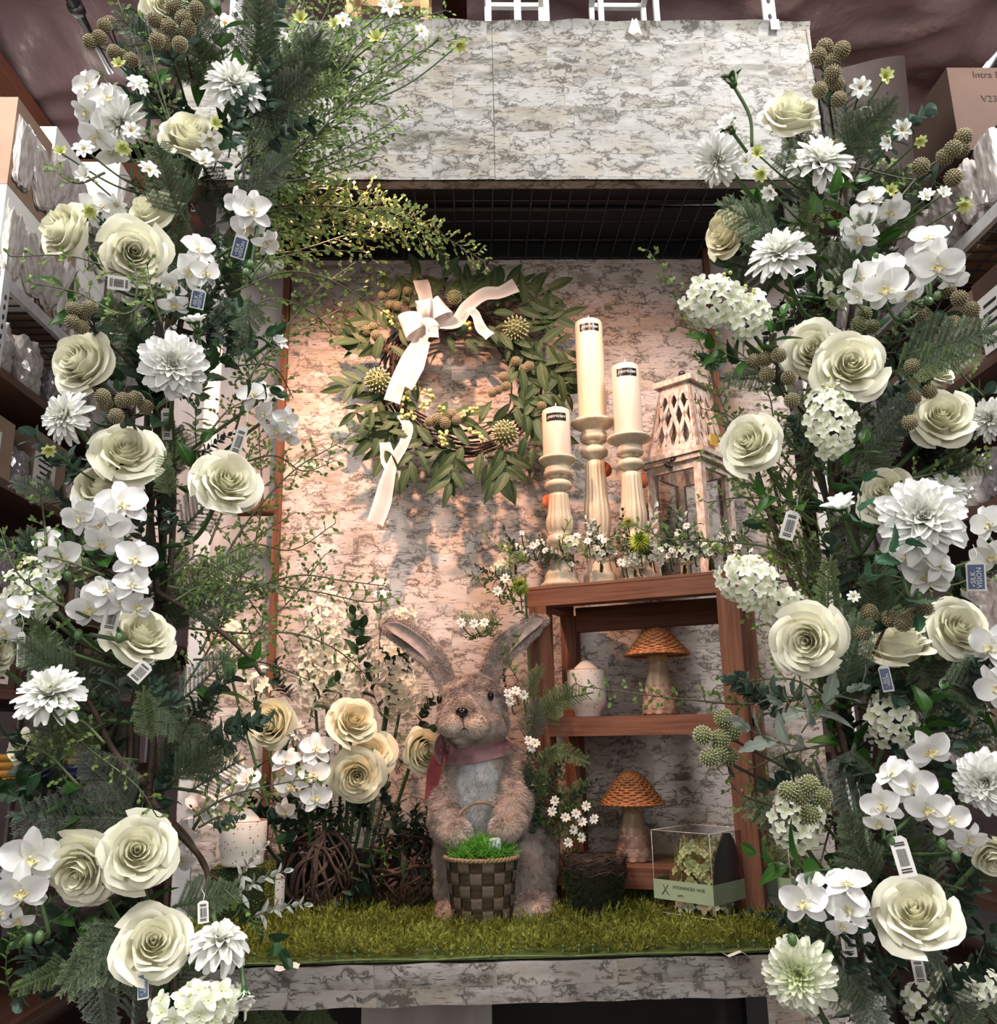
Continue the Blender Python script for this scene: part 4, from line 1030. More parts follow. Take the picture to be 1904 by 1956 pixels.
def vine(path, Y=1.36, Y2=None, tw=16, tl=34, desc='wispy green twig', side=-1, lf=5.5, r=.0016, dens=1.0):
    """path pixel points; side twigs with tiny leaves"""
    n = len(path); W_ = [at(p[0], p[1], Y + ((Y2 if Y2 is not None else Y) - Y) * i / max(1, n - 1) + (R_.uniform(-.02, .02) if 0 < i else 0)) for i, p in enumerate(path)]
    P0 = W_[0]; o = thing('wispy_vine', '', 'foliage', tr(*P0)); k = mpp(P0)
    pts = [p - P0 for p in bez(W_, 8)]; st = MB(); st.tube(pts, [r * (1.4 - .9 * i / len(pts)) for i in range(len(pts))], 5)
    V = []; F = []; T = []
    def leaf(c, d, l):
        d = d.normalized(); w = d.cross(Vector((R_.uniform(-.6, .6), -1, R_.uniform(-.6, .6)))).normalized() * l * .30; i = len(V)
        m = c + d * l * .5
        V.extend([c, m + w, c + d * l, m - w]); F.append((i, i + 1, i + 2, i + 3)); g = R_.uniform(0, 1); T.extend([g * .4, g, g, g])
    acc = 0; step = tw * k / dens; L = 0
    tot = sum((pts[i + 1] - pts[i]).length for i in range(len(pts) - 1)) + 1e-6; s = 1
    for i in range(len(pts) - 1):
        seg = pts[i + 1] - pts[i]; L += seg.length; acc += seg.length
        while acc > step:
            acc -= step; s = -s; t = L / tot; c = pts[i + 1]; d = seg.normalized(); sd = d.cross(Vector((0, -1, 0))).normalized()
            dd = (d * R_.uniform(.3, 1) + sd * s * R_.uniform(.5, 1.1) + Vector((0, R_.uniform(-.5, .3), 0))).normalized(); l = tl * k * (1.1 - .75 * t) * R_.uniform(.5, 1.3)
            e = c + dd * l + Vector((0, 0, l * R_.uniform(-.1, .25))); m = c.lerp(e, .5) + d * l * .12; st.tube([c, m, e], [r * .6, r * .5, r * .3], 3)
            for q in range(max(2, int(l / (7 * k)))):
                u = (q + 1) / max(2, int(l / (7 * k))); cc = c.lerp(e, u); leaf(cc, dd + sd * R_.choice((-1, 1)) * R_.uniform(.4, 1) + Vector((0, R_.uniform(-.4, .4), 0)), lf * 2.1 * k * R_.uniform(.7, 1.3))
            leaf(e, dd, lf * 2 * k)
    part('stem', st, M['vinestem'], o); nb = MB(); nb.add(np.array([tuple(v) for v in V]), np.array(F), np.array(T)); part('leaflets', nb, M['vine'], o, kind='stuff')
    m = path[min(n - 1, (n + 1) // 2)]; reg(o, desc, 'foliage', m[0], m[1]); return o

# ================================================================ DISPLAY OBJECTS
# ---- cedar shelf, turned 25 degrees
SA = Vector((.152, 2.03, ZL)); SU = Vector((math.cos(rad(25)), -math.sin(rad(25)), 0)); SW = Vector((math.sin(rad(25)), math.cos(rad(25)), 0))
SROT = rot('Z', -25)
def proj(P):
    c = CR.inverted() @ (Vector(P) - EYE); return 952 - F_PX * c.x / c.z, 978 + F_PX * c.y / c.z
def shelf_pt(px, w, z):
    best = min((abs(proj(SA + SU * (u / 500) + SW * w + Vector((0, 0, z - ZL)))[0] - px), u / 500) for u in range(-60, 300))
    P = SA + SU * best[1] + SW * w; P.z = z; return P
t = thing('cedar_shelf', 'reddish brown cedar plant shelf holding candles and rattan mushrooms', 'shelf', tr(*SA) @ SROT)
UL = .425; UD = .205; H = .700; pr = .021
for x in (0, UL):
    for y in (0, UD):
        b = MB(); r2 = pr if y == 0 else pr * .9
        b.box((x, y, (H - .045) / 2), (r2 if x == 0 else r2 * 1.08, r2, (H - .045) / 2)); part('post', b, M['cedar'], t, False)
b = MB(); b.box((UL / 2, 0, H - .026), (UL / 2 + .030, .021, .0195)); part('top_rail', b, M['cedar_x'], t, False)
b = MB(); b.box((UL / 2, UD / 2 - .0, H - .0035), (UL / 2 + .030, UD / 2 + .022, .0030)); part('top_board', b, M['cedar_x'], t, False)
b = MB(); b.box((UL / 2, UD, H - .055), (UL / 2 - .019, .010, .030)); part('back_rail', b, M['cedar_x'], t, False)
for x in (0, UL):
    b = MB(); b.box((x, UD / 2, H - .026), (.018, UD / 2 - .021, .0195)); part('side_rail', b, M['cedar_y'], t, False)
for z in (.387, .085):
    b = MB(); b.box((UL / 2, -.002, z), (UL / 2 - .021, .019, .020)); part('shelf_rail', b, M['cedar_x'], t, False)
    b = MB(); b.box((UL / 2, UD, z), (UL / 2 - .019, .012, .018)); part('back_rail', b, M['cedar_x'], t, False)
    for k in range(3):
        b = MB(); b.box((UL / 2, .045 + k * .058, z + .016), (UL / 2 + .015, .026, .005)); part('slat', b, M['cedar_x'], t, False)
b = MB()
for k in range(60): b.box((0, 0, 0), (0, 0, 0)) if False else None
ZT = ZL + H

# ---- candlesticks and candles
def stick(px, w, ydish, yb0, yb1, ybase, hwd, label, cyt, hwc, clabel, mat):
    P = shelf_pt(px, w, ZT); k = mpp(P + Vector((0, 0, .15)))
    zz = lambda y: at(px, y, P.y).z - ZT
    top = zz(ydish); z0 = zz(yb0); z1 = zz(yb1)
    s = k; f = hwd
    prof = [(.001, 0), (.92 * 40 * s, 0), (40 * s, .004), (39 * s, .010), (34 * s, .014), (31 * s, .022), (32 * s, .028), (30 * s, .036), (24 * s, .044), (19 * s, z1 * .62), (17 * s, z1 * .72), (26 * s, z1 * .82), (27 * s, z1 * .90), (23 * s, z1 * .98), (19 * s, z1)]
    n = 12
    for i in range(1, n + 1):
        t_ = i / n; r = (21 + 8 * math.sin(min(1, t_ * 1.9) * PI * .78) * (1 - .35 * t_) - 5.5 * t_) * s; prof.append((r, z1 + (z0 - z1) * t_))
    u = (top - z0)
    for r, q in ((13, .04), (14, .10), (25, .17), (27, .26), (24, .33), (14, .40), (13.5, .45), (25, .52), (27.5, .60), (24, .68), (25, .71), (22, .76), (24, .80), (f * .80, .87), (f, .93), (f * 1.01, .99), (f * .96, 1.0), (f * .5, .985), (.01, .985)): prof.append((r * s, z0 + u * q))
    o = thing('candlestick', label, 'candlestick', tr(P.x, P.y, ZT)); b = MB()
    fl = lambda a, z: 1 - (.22 * (1 - abs(math.cos(a * 8))) ** 1.2 * (math.sin(PI * min(1, max(0, (z - z1) / (z0 - z1)))) ** .35) if z1 < z < z0 else 0)
    b.lathe(prof, 72, flute=fl, cap=False); part('turned_body', b, M['stick'], o)
    b = MB(); b.tube(bez([(-.8 * 27 * s, -.012, z0 + u * .5), (0, -.028 * s / k * 1.0, z0 + u * .49), (.8 * 27 * s, -.010, z0 + u * .5)], 5), .0008, 4); b.tube([(0, -16 * s, z0 + u * .5), (.006, -20 * s, z0 + u * .45), (.010, -20 * s, z0 + u * .47)], .0008, 4); part('twine', b, M['jute'], o)
    # round orange felt tag hanging behind
    b = MB(); b.lathe([(.001, -.001), (.019, -.001), (.019, .001), (.001, .001)], 20); q = part('orange_disc_tag', b, M['orange'], o, M=tr(-18 * s if 'smallest' in label else 20 * s, .004, z0 - .016) @ rot('X', 90) @ rot('Y', 25))
    # candle
    ct = at(px - 4, cyt, P.y).z; zb = ZT + top - u * .015; h = ct - zb; r = hwc * k
    c = thing('pillar_candle', clabel, 'candle', tr(P.x, P.y, zb)); b = MB()
    b.lathe([(.001, 0), (r * .98, 0), (r, .002), (r, h - .012), (r * .97, h - .006), (r * .85, h - .003), (r * .5, h + .001), (r * .22, h + .006), (.001, h + .009)], 48); part('wax', b, mat, c)
    b = MB(); b.tube([(0, 0, h + .006), (.001, 0, h + .016)], .0012, 5); part('wick', b, M['ink_white'], c)
    b = MB(); hs = .0098; zs = h - .030; a0 = -PI / 2 - .08; aw = .74
    b.grid(lambda u_, v: ((r + .0006) * math.cos(a0 + u_ * aw), (r + .0006) * math.sin(a0 + u_ * aw), zs + hs * (2 * v - 1)), 14, 1); st = part('sticker', b, M['sticker'], c)
    me = text_mesh('patrician', .0125, M['ink_white'], .35).copy()
    for v in me.vertices:
        a = a0 + v.co.x / r; rr = r + .0012 + (v.co.z * .3); v.co = (rr * math.cos(a), rr * math.sin(a), zs + .001 + v.co.y)
    add_obj('lettering', me, st)
M['orange'] = plain('orange_felt', (.55, .13, .05), .8)
stick(1073, .035, 876, 945, 1022, 1100, 36, 'turned antique white candlestick, smallest of three, on the cedar shelf', 782, 27.5, 'short ivory pillar candle on the smallest candlestick, left of the others', M['candle_w'])
stick(1148, .105, 806, 884, 1030, 1090, 43, 'turned antique white candlestick, tallest of three, under the tallest candle', 614, 27.5, 'tallest ivory pillar candle with black sticker, on the middle candlestick', M['candle'])
stick(1218, .085, 836, 905, 1020, 1085, 43, 'turned antique white candlestick beside the whitewashed lantern', 698, 28, 'mid height pillar candle with black sticker beside the lantern', M['candle_w'])

# ---- lantern
LC = at(1350, 1040, 1.985); LW = .150; cx = Vector((math.cos(rad(-44)), math.sin(rad(-44)), 0)); cy = Vector((math.sin(rad(44)), math.cos(rad(44)), 0))
Lc = Vector((LC.x, LC.y, 0)) - cx * (LW / 2) + cy * (LW / 2); Lc.z = ZT
t = thing('lantern', 'whitewashed wooden lantern with diamond cut roof on the cedar shelf', 'lantern', tr(*Lc) @ rot('Z', -44))
zb = at(1350, 868, 1.985).z - ZT; zr = at(1345, 722, 2.02).z - ZT; hw = LW / 2
for x in (-1, 1):
    for y in (-1, 1):
        b = MB(); b.box((x * (hw - .010), y * (hw - .010), zb / 2), (.010, .010, zb / 2)); part('corner_post', b, M['lantern'], t, False)
b = MB(); b.box((0, 0, .008), (hw + .008, hw + .008, .008)); part('base', b, M['lantern'], t, False)
for z, e, th in ((zb, .004, .006), (zb + .013, .010, .006)):
    b = MB()
    for s in (-1, 1):
        b.box((0, s * (hw - .004 + e / 2), z), (hw + e, .008 + e / 2, th)); b.box((s * (hw - .004 + e / 2), 0, z), (.008 + e / 2, hw + e, th))
    part('eave_frame', b, M['lantern'], t, False)
for s in (-1, 1):
    for ax in (0, 1):
        b = MB(); c_ = [0, 0, zb - .015]; c_[ax] = s * (hw - .007); hh = [hw - .02, hw - .02, .010]; hh[ax] = .005; b.box(c_, hh); part('door_rail', b, M['lantern'], t, False)
        b = MB(); c_ = [0, 0, zb / 2]; c_[ax] = s * (hw - .010); b.grid((lambda u, v, ax=ax, s=s: (s * (hw - .010), u * (hw - .018), .012 + v * (zb - .024)) if ax == 0 else (u * (hw - .018), s * (hw - .010), .012 + v * (zb - .024))), 1, 1); part('glass_pane', b, M['glass'], t, False)
zR0 = zb + .019; rt = .042
def roof_map(face, s, q, off):
    hw_ = (hw - .002) + (rt - (hw - .002)) * q; z = zR0 + (zr - zR0) * q; p = Vector((s * hw_, -(hw_ - off), z)); return rot('Z', 90 * face) @ p
def prism(b, face, poly, th=.007):
    n = len(poly); V = [roof_map(face, s, q, 0) for s, q in poly] + [roof_map(face, s, q, th) for s, q in poly]
    F = [tuple(range(n)), tuple(range(2 * n - 1, n - 1, -1))] + [(i, i + n, (i + 1) % n + n, (i + 1) % n) for i in range(n)]
    b.add([tuple(v) for v in V], F)
for fc in range(4):
    b = MB(); w = .20
    prism(b, fc, [(-1, 0), (-1, 1), (-1 + w, 1), (-1 + w, 0)]); prism(b, fc, [(1 - w, 0), (1 - w, 1), (1, 1), (1, 0)])
    prism(b, fc, [(-1 + w, 0), (-1 + w, .12), (1 - w, .12), (1 - w, 0)]); prism(b, fc, [(-1 + w, .84), (-1 + w, 1), (1 - w, 1), (1 - w, .84)])
    e = .085
    for k in range(-3, 4):
        for sg in (-1, 1):
            pts = []
            q0, q1 = .12, .84; s0 = k * .54 - sg * .40; s1 = s0 + sg * .80
            # clip slat between borders
            def at_s(q): return s0 + (s1 - s0) * (q - q0) / (q1 - q0)
            lim = 1 - w; qs = [q0, q1]
            for L_ in (-lim, lim):
                if s1 != s0:
                    qq = q0 + (L_ - s0) / (s1 - s0) * (q1 - q0)
                    if q0 < qq < q1: qs.append(qq)
            qs.sort(); ins = [(a, c_) for a, c_ in zip(qs[:-1], qs[1:]) if -lim - 1e-3 <= at_s((a + c_) / 2) <= lim + 1e-3]
            for a, c_ in ins:
                if c_ - a > .05: prism(b, fc, [(at_s(a) - e, a), (at_s(c_) - e, c_), (at_s(c_) + e, c_), (at_s(a) + e, a)], .006)
    part('lattice_roof_panel', b, M['lantern'], t, False)
b = MB(); b.box((0, 0, zr + .006), (rt + .012, rt + .012, .007)); part('roof_cap', b, M['lantern'], t, False)
b = MB(); b.tube([(0, 0, zr + .01), (0, 0, zr + .034)], .007, 10); b.ball((0, 0, zr + .040), .0095, 10, 7); b.tube(bez([(-.046, -.01, zr + .012), (-.03, 0, zr + .022), (0, 0, zr + .026)], 6), .0022, 6); part('iron_handle', b, M['iron'], t)
b = MB()
for k in range(6): b.ball((.010 * math.cos(k), -hw - .010 - .001 * k, zb + .004 - .004 * k), (.006, .002, .005), 6, 4)
part('clasp', b, M['iron'], t)
b = MB(); b.box((hw + .004, -.01, zb + .050), (.001, .016, .014)); part('yellow_price_tag', b, M['yellow'], t, False, label='yellow price sticker on the roof side')

# ---- rattan mushrooms
def mushroom(px, w, zbase, ytop, yrim, ybot, hw_, label, tilt=0):
    P = shelf_pt(px, w, zbase); k = mpp(P); H_ = at(px, ytop, P.y).z - zbase; zr_ = at(px, yrim, P.y).z - zbase; R0 = hw_ * k
    o = thing('mushroom_figure', label, 'ornament', tr(*P)); h = H_ - zr_
    cap = add_obj('cap', None, o, tr(0, 0, 0) @ rot('Y', tilt)); 
    bpy.data.objects.remove(cap)
    b = MB(); n = 17; ribs = 26
    def prof(q): # q 0 rim..1 top
        return R0 * (1 - q ** 1.25) ** .9, zr_ + h * (.62 * (1 - math.cos(PI * min(1, q * 1.0))) / 2 + .38 * math.sin(q * PI / 2))
    for i in range(n):
        q = i / n; r, z = prof(q); pts = []
        nn = 104
        for j in range(nn + 1):
            a = 2 * PI * j / nn; wv = .0016 * math.cos(a * ribs / 2 * 1.0 + (i % 2) * PI) * (1 - q * .5)
            pts.append(((r + wv) * math.cos(a), (r + wv) * math.sin(a), z + wv * .8))
        b.tube(pts, .0026, 5, cap=False)
    for j in range(ribs):
        a = 2 * PI * j / ribs; pts = [(prof(q)[0] * math.cos(a), prof(q)[0] * math.sin(a), prof(q)[1] - .0004) for q in [k_ / 12 for k_ in range(12)]]
        b.tube(pts, .0016, 4)
    for j in range(34):
        a = 2 * PI * j / 34; a2 = a + .24; b.tube([(R0 * 1.02 * math.cos(a), R0 * 1.02 * math.sin(a), zr_ - .002), (R0 * 1.05 * math.cos((a + a2) / 2), R0 * 1.05 * math.sin((a + a2) / 2), zr_ - .0035), (R0 * .99 * math.cos(a2), R0 * .99 * math.sin(a2), zr_ + .001)], .0030, 5)
    b.lathe([(R0 * .95, zr_ + .001)] + [(max(.001, prof(q / 8)[0] - .004), prof(q / 8)[1] - .003) for q in range(1, 9)], 40, cap=False)
    part('woven_cap', b, M['rattan'], o)
    b = MB(); sr = R0 * .30
    b.lathe([(R0 * .97, zr_ - .001), (R0 * .6, zr_ + h * .12), (sr, zr_ + h * .16)], 40, cap=False); part('cap_underside', b, M['rattan_pale'], o)
    b = MB(); zs = zr_ - 0
    for j in range(30):
        a = 2 * PI * j / 30; r1 = sr * .98; L_ = R_.uniform(.016, .024)
        b.tube([(r1 * .92 * math.cos(a), r1 * .92 * math.sin(a), zs + .010), (r1 * 1.02 * math.cos(a), r1 * 1.02 * math.sin(a), zs - L_ * .5), (r1 * 1.12 * math.cos(a), r1 * 1.12 * math.sin(a), zs - L_)], [.0022, .0026, .0010], 4)
    part('fringe_collar', b, M['rattan_pale'], o)
    b = MB(); b.lathe([(sr * 1.75, 0), (sr * 1.95, .006), (sr * 1.9, zs * .18), (sr * 1.6, zs * .40), (sr * 1.2, zs * .65), (sr * .98, zs * .85), (sr * .9, zs + h * .2)], 32); part('carved_stem', b, M['mush'], o)
    b = MB(); sc = boat_petal(.34, .2, -.1, 3, 4, 0, .5)
    for row in range(5):
        for j in range(11):
            a = (j + .5 * (row % 2)) * 360 / 11; z = zs * .02 + row * zs * .085; r = sr * (1.93 - .07 * row * row * .5)
            A = np.array(rot('Z', a) @ tr(0, r + .0030, z) @ rot('X', 92) @ Matrix.Diagonal((.030, .030, .03, 1))); b.add(sc.V[0] @ A[:3, :3].T + A[:3, 3], sc.F[0])
    part('carved_scales', b, M['mush_pink'], o)
mushroom(1262, .085, ZL + .387 + .021, 1201, 1248, 1360, 59, 'rattan capped mushroom on the middle level of the cedar shelf')
mushroom(1212, .070, ZL + .085 + .021, 1474, 1532, 1650, 59, 'rattan capped mushroom on the bottom level of the cedar shelf')

# ---- speckled vessel candles
def vessel(P, r, h, taper, label, mat, rb=None, cone=.018):
    o = thing('ceramic_candle', label, 'candle', tr(*P)); b = MB()
    rb = rb or r * .8
    b.lathe([(.001, 0), (rb * .96, 0), (rb, .003), (rb, h * .10), (r * .97 if rb < r * .75 else rb * 1.02, h * .26), (r, h * .4), (r, h - .002), (r * .975, h), (r * .93, h - .003), (r * .92, h - .010)], 48, cap=False); part('vessel', b, M[mat], o)
    b = MB(); b.lathe([(r * .92, h - .008), (r * .80, h - .006), (r * .62, h + cone * .25), (r * .28, h + cone * .85), (.001, h + cone)], 32, cap=False); part('wax', b, M['candle_w'], o)
    b = MB(); b.tube([(r * .96 * math.cos(a / 24 * 2 * PI), r * .96 * math.sin(a / 24 * 2 * PI), h) for a in range(25)], .0014, 5, cap=False); part('rim', b, M['mush_pink'], o)
    return o
P = shelf_pt(1124, .055, ZL + .387 + .021); k = mpp(P); vessel(P, 37 * k, 88 * k, 0, 'grey speckled ceramic candle on the middle level of the cedar shelf', 'speck2', 25 * k, 20 * k)
P = at(462, 1652, 1.88); k = mpp(P); vessel(P, 44 * k, 80 * k, 0, 'speckled ceramic candle standing on the moss cube', 'speck', 40 * k, 24 * k)
P2 = at(520, 1702, 1.97); P2.z = ZL + .03; k = mpp(P2); vessel(P2, 24 * k, 62 * k, 0, 'small speckled candle half hidden behind the moss cube', 'speck', 22 * k, 18 * k)
# blades helper for moss covered things
def blades(mb, pts, nrm, l, w, tone=(0, 1), down=0.0, spread=.6):
    n = len(pts); nrm = nrm + NR.normal(0, spread, (n, 3)); nrm[:, 2] -= down; nrm /= np.linalg.norm(nrm, axis=1)[:, None]
    sd = np.cross(nrm, NR.normal(0, 1, (n, 3))); sd /= np.linalg.norm(sd, axis=1)[:, None] + 1e-9
    L_ = l * NR.uniform(.6, 1.3, (n, 1)); V = np.stack([pts - sd * w, pts + sd * w, pts + nrm * L_], 1).reshape(-1, 3); F = np.arange(n * 3).reshape(-1, 3)
    T = np.repeat(NR.uniform(tone[0], tone[1], n), 3) * np.tile([.5, .5, 1.0], n); mb.add(V, F, T)
o = thing('moss_cube', 'square moss covered block under the speckled candle, left of the vine ball', 'block', tr(P.x, 1.90, ZL + .028)); b = MB(); cw, ch_ = .052, P.z - ZL - .030
b.box((0, 0, ch_ / 2), (cw, .05, ch_ / 2 - .001)); part('core', b, M['moss_dark'], o, False)
pts = NR.uniform(-1, 1, (9000, 3)) * np.array([cw, .05, ch_ / 2]); ax = NR.randint(0, 3, 9000); sg = NR.choice([-1, 1], 9000); hw3 = np.array([cw, .05, ch_ / 2]); nr = np.zeros((9000, 3))
for i in range(9000): pts[i, ax[i]] = sg[i] * hw3[ax[i]]; nr[i, ax[i]] = sg[i]
pts[:, 2] += ch_ / 2; mk = ~((nr[:, 2] > 0) & (np.hypot(pts[:, 0], pts[:, 1]) < .044)); b = MB(); blades(b, pts[mk], nr[mk], .0035, .0006, (0, .8)); part('moss', b, M['moss'], o, kind='stuff')

# ---- grapevine balls
def vine_ball(px, py, rp, Y, label, n=24):
    P = at(px, py, Y); r = rp * mpp(P); P.z = max(P.z, ZL + r + .012); o = thing('grapevine_ball', label, 'ball', tr(*P))
    for i in range(n):
        A = Euler3(); ph = R_.uniform(0, 6); am = R_.uniform(.03, .11); rr = r * R_.uniform(.86, .98); th = R_.uniform(.0026, .0052); arc = R_.uniform(.7, 1.0) * 2 * PI; pts = []
        for j in range(30):
            a = arc * j / 29; w = am * math.sin(3 * a + ph) + .02 * math.sin(9 * a + ph); q = Vector((math.cos(a), math.sin(a), w)).normalized() * rr * (1 + .03 * math.sin(5 * a + ph)); pts.append(A @ q)
        b = MB(); b.tube(pts, [th * (1 - .3 * abs(j / 15 - 1)) for j in range(30)], 6); part('vine', b, M['grapevine'], o)
    return o
vine_ball(612, 1665, 76, 2.02, 'dark woven grapevine ball beside the moss cube', 26)
vine_ball(776, 1668, 74, 2.03, 'dark woven grapevine ball against the rabbit left side', 24)

# ---- moss mat
def tuft(seed):
    r = random.Random(seed); V = []; F = []; T = []
    for k in range(11):
        a = r.uniform(0, 2 * PI); e = r.uniform(.25, 1.25); d = Vector((math.cos(a) * math.cos(e), math.sin(a) * math.cos(e), math.sin(e))); L_ = r.uniform(.6, 1.0)
        tn = r.uniform(.2, 1)
        for q in range(7):
            c = d * L_ * (.30 + .11 * q)
            for s in range(2):
                dd = (d + Vector((r.uniform(-1, 1), r.uniform(-1, 1), r.uniform(-.4, 1)))).normalized(); w = dd.cross(Vector((r.uniform(-1, 1), r.uniform(-1, 1), r.uniform(-1, 1)))).normalized() * .034; i = len(V)
                V.extend([c - w, c + w, c + dd * .20]); F.append((i, i + 1, i + 2)); T.extend([tn * .5, tn * .5, min(1, tn + .2)])
    return np.array([tuple(v) for v in V]), np.array(F), np.array(T)
TF = [tuft(i) for i in range(8)]
b = MB(); x = -.56
while x < .60:
    y = 1.672
    while y < 2.25:
        xx = x + R_.uniform(-.008, .008); yy = y + R_.uniform(-.008, .008); V, F, T = TF[R_.randrange(8)]; s = R_.uniform(.029, .044) * (1 if y < 2.1 else .8)
        A = np.array(tr(xx, yy, ZL + .009 + .016 * max(-.4, mn.noise(Vector((xx * 16, yy * 16, 3))))) @ rot('Z', R_.uniform(0, 360)) @ Matrix.Diagonal((s, s, s * R_.uniform(.9, 1.25), 1))); g = .55 + .5 * mn.noise(Vector((xx * 9, yy * 9, 1))) + .25 * mn.noise(Vector((xx * 40, yy * 40, 5)))
        b.add(V @ A[:3, :3].T + A[:3, 3], F, np.clip(T * g * 1.25, 0, 1)); y += .0235
    x += .0235
o = thing('moss_mat', 'yellow green artificial moss mat covering the display shelf', 'moss', (0, 0, 0)); part('moss', b, M['moss'], o, kind='stuff')
b = MB(); b.box((.02, 1.955, ZL + .0035), (.585, .293, .0025)); part('mat_base', b, M['moss_frame'], o, False)
b = MB()
for k in range(5): 
    xs = -.55 + k * .235; b.tube(bez([(xs, 1.655, ZL + .004), (xs + .12, 1.652 + R_.uniform(-.003, .003), ZL + .007), (xs + .24, 1.656, ZL + .004)], 6), .0022, 5)
for k in range(42):
    xs = -.545 + k * .0275 + R_.uniform(-.004, .004)
    if R_.random() < .8: b.tube([(xs, 1.657, ZL + .003), (xs + .001, 1.658, ZL + .018)], .0018, 5); b.ball((xs + .001, 1.658, ZL + .020), (.004, .004, .003), 6, 3)
part('grid_frame', b, M['moss_frame'], o)
b = MB(); A = at(545, 1850, 1.63); b.grid(lambda u, v: (u * .020, -.02 * v, .003 * math.sin(u * 3) - .004 * v), 4, 2); tag(part('paper_tag', b, M['paper_white'], None, M=tr(A.x, 1.655, ZL + .004)), 'curled white tag lying on the moss front edge at the left', 'tag')
b = MB(); b.grid(lambda u, v: (u * .022, -.015 * v, .004 * math.sin(u * 4)), 4, 2); A = at(1405, 1842, 1.64); tag(part('paper_tag', b, M['paper_white'], None, M=tr(A.x, 1.652, ZL + .004)), 'curled white tag on the moss front edge below the clear box', 'tag')

# ---- moss pot with twig rim, pots at the back
def mosspot(px, ytop, ybot, rt_, rb_, Y, label, tilt=4, mossm='moss_dark'):
    P = at(px, ybot, Y); P.z = ZL + .012; k = mpp(P); h = (ybot - ytop) * k * .98; o = thing('moss_pot', label, 'pot', tr(*P) @ rot('Y', tilt)); b = MB(); r1, r0 = rt_ * k, rb_ * k
    b.lathe([(r0, 0), (r1 * .93, h * .75), (r1 * .96, h), (r1 * .8, h), (r1 * .7, h * .5)], 32); part('pot_wall', b, M['nest'], o)
    n = 14000; a = NR.uniform(0, 2 * PI, n); q = NR.uniform(0, .80, n); r = r0 + (r1 * .97 - r0) * q / .8; pts = np.stack([r * np.cos(a), r * np.sin(a), q * h], 1); nr = np.stack([np.cos(a), np.sin(a), -.2 * np.ones(n)], 1)
    b = MB(); blades(b, pts, nr, .007, .0007, (0, 1)); part('moss', b, M[mossm], o, kind='stuff')
    b = MB()
    for i in range(70):
        a0 = R_.uniform(0, 6.28); ar = R_.uniform(.8, 2.2); zz = h * R_.uniform(.74, 1.02); rr = r1 * R_.uniform(.92, 1.04); ph = R_.uniform(0, 6)
        b.tube([((rr + .002 * math.sin(j + ph)) * math.cos(a0 + ar * j / 10), (rr + .002 * math.sin(j + ph)) * math.sin(a0 + ar * j / 10), zz + .006 * math.sin(j * .8 + ph)) for j in range(11)], .0011, 3)
    for i in range(40):
        a0 = R_.uniform(0, 6.28); a1 = a0 + R_.uniform(1, 3); b.tube([(r1 * .9 * math.cos(a0), r1 * .9 * math.sin(a0), h * .98), (R_.uniform(-.3, .3) * r1, R_.uniform(-.3, .3) * r1, h * R_.uniform(.9, 1.03)), (r1 * .9 * math.cos(a1), r1 * .9 * math.sin(a1), h * .98)], .0010, 3)
    part('twig_rim', b, M['nest'], o, kind='stuff')
mosspot(1134, 1628, 1748, 61, 38, 1.90, 'dark moss covered pot with coiled vine rim, right of the rabbit', 3)
mosspot(696, 1625, 1722, 34, 28, 2.12, 'small brown mossy pot between the two grapevine balls', 0, 'moss')
for px, Y, r, lb in ((540, 2.12, 55, 'dark nursery pot behind the left grapevine ball'), (650, 2.18, 50, 'dark nursery pot at the back below the roses')):
    P = at(px, 1700, Y); P.z = ZL + .01; k = mpp(P); o = thing('nursery_pot', lb, 'pot', tr(*P)); b = MB(); b.lathe([(r * .75 * k, 0), (r * k, .095), (r * 1.06 * k, .095), (r * 1.06 * k, .108), (r * .95 * k, .108), (r * .9 * k, .09)], 32); part('pot_body', b, M['pot'], o)
    b = MB(); b.lathe([(.001, .088), (r * .93 * k, .09)], 24, cap=False); part('soil', b, M['dark'], o)

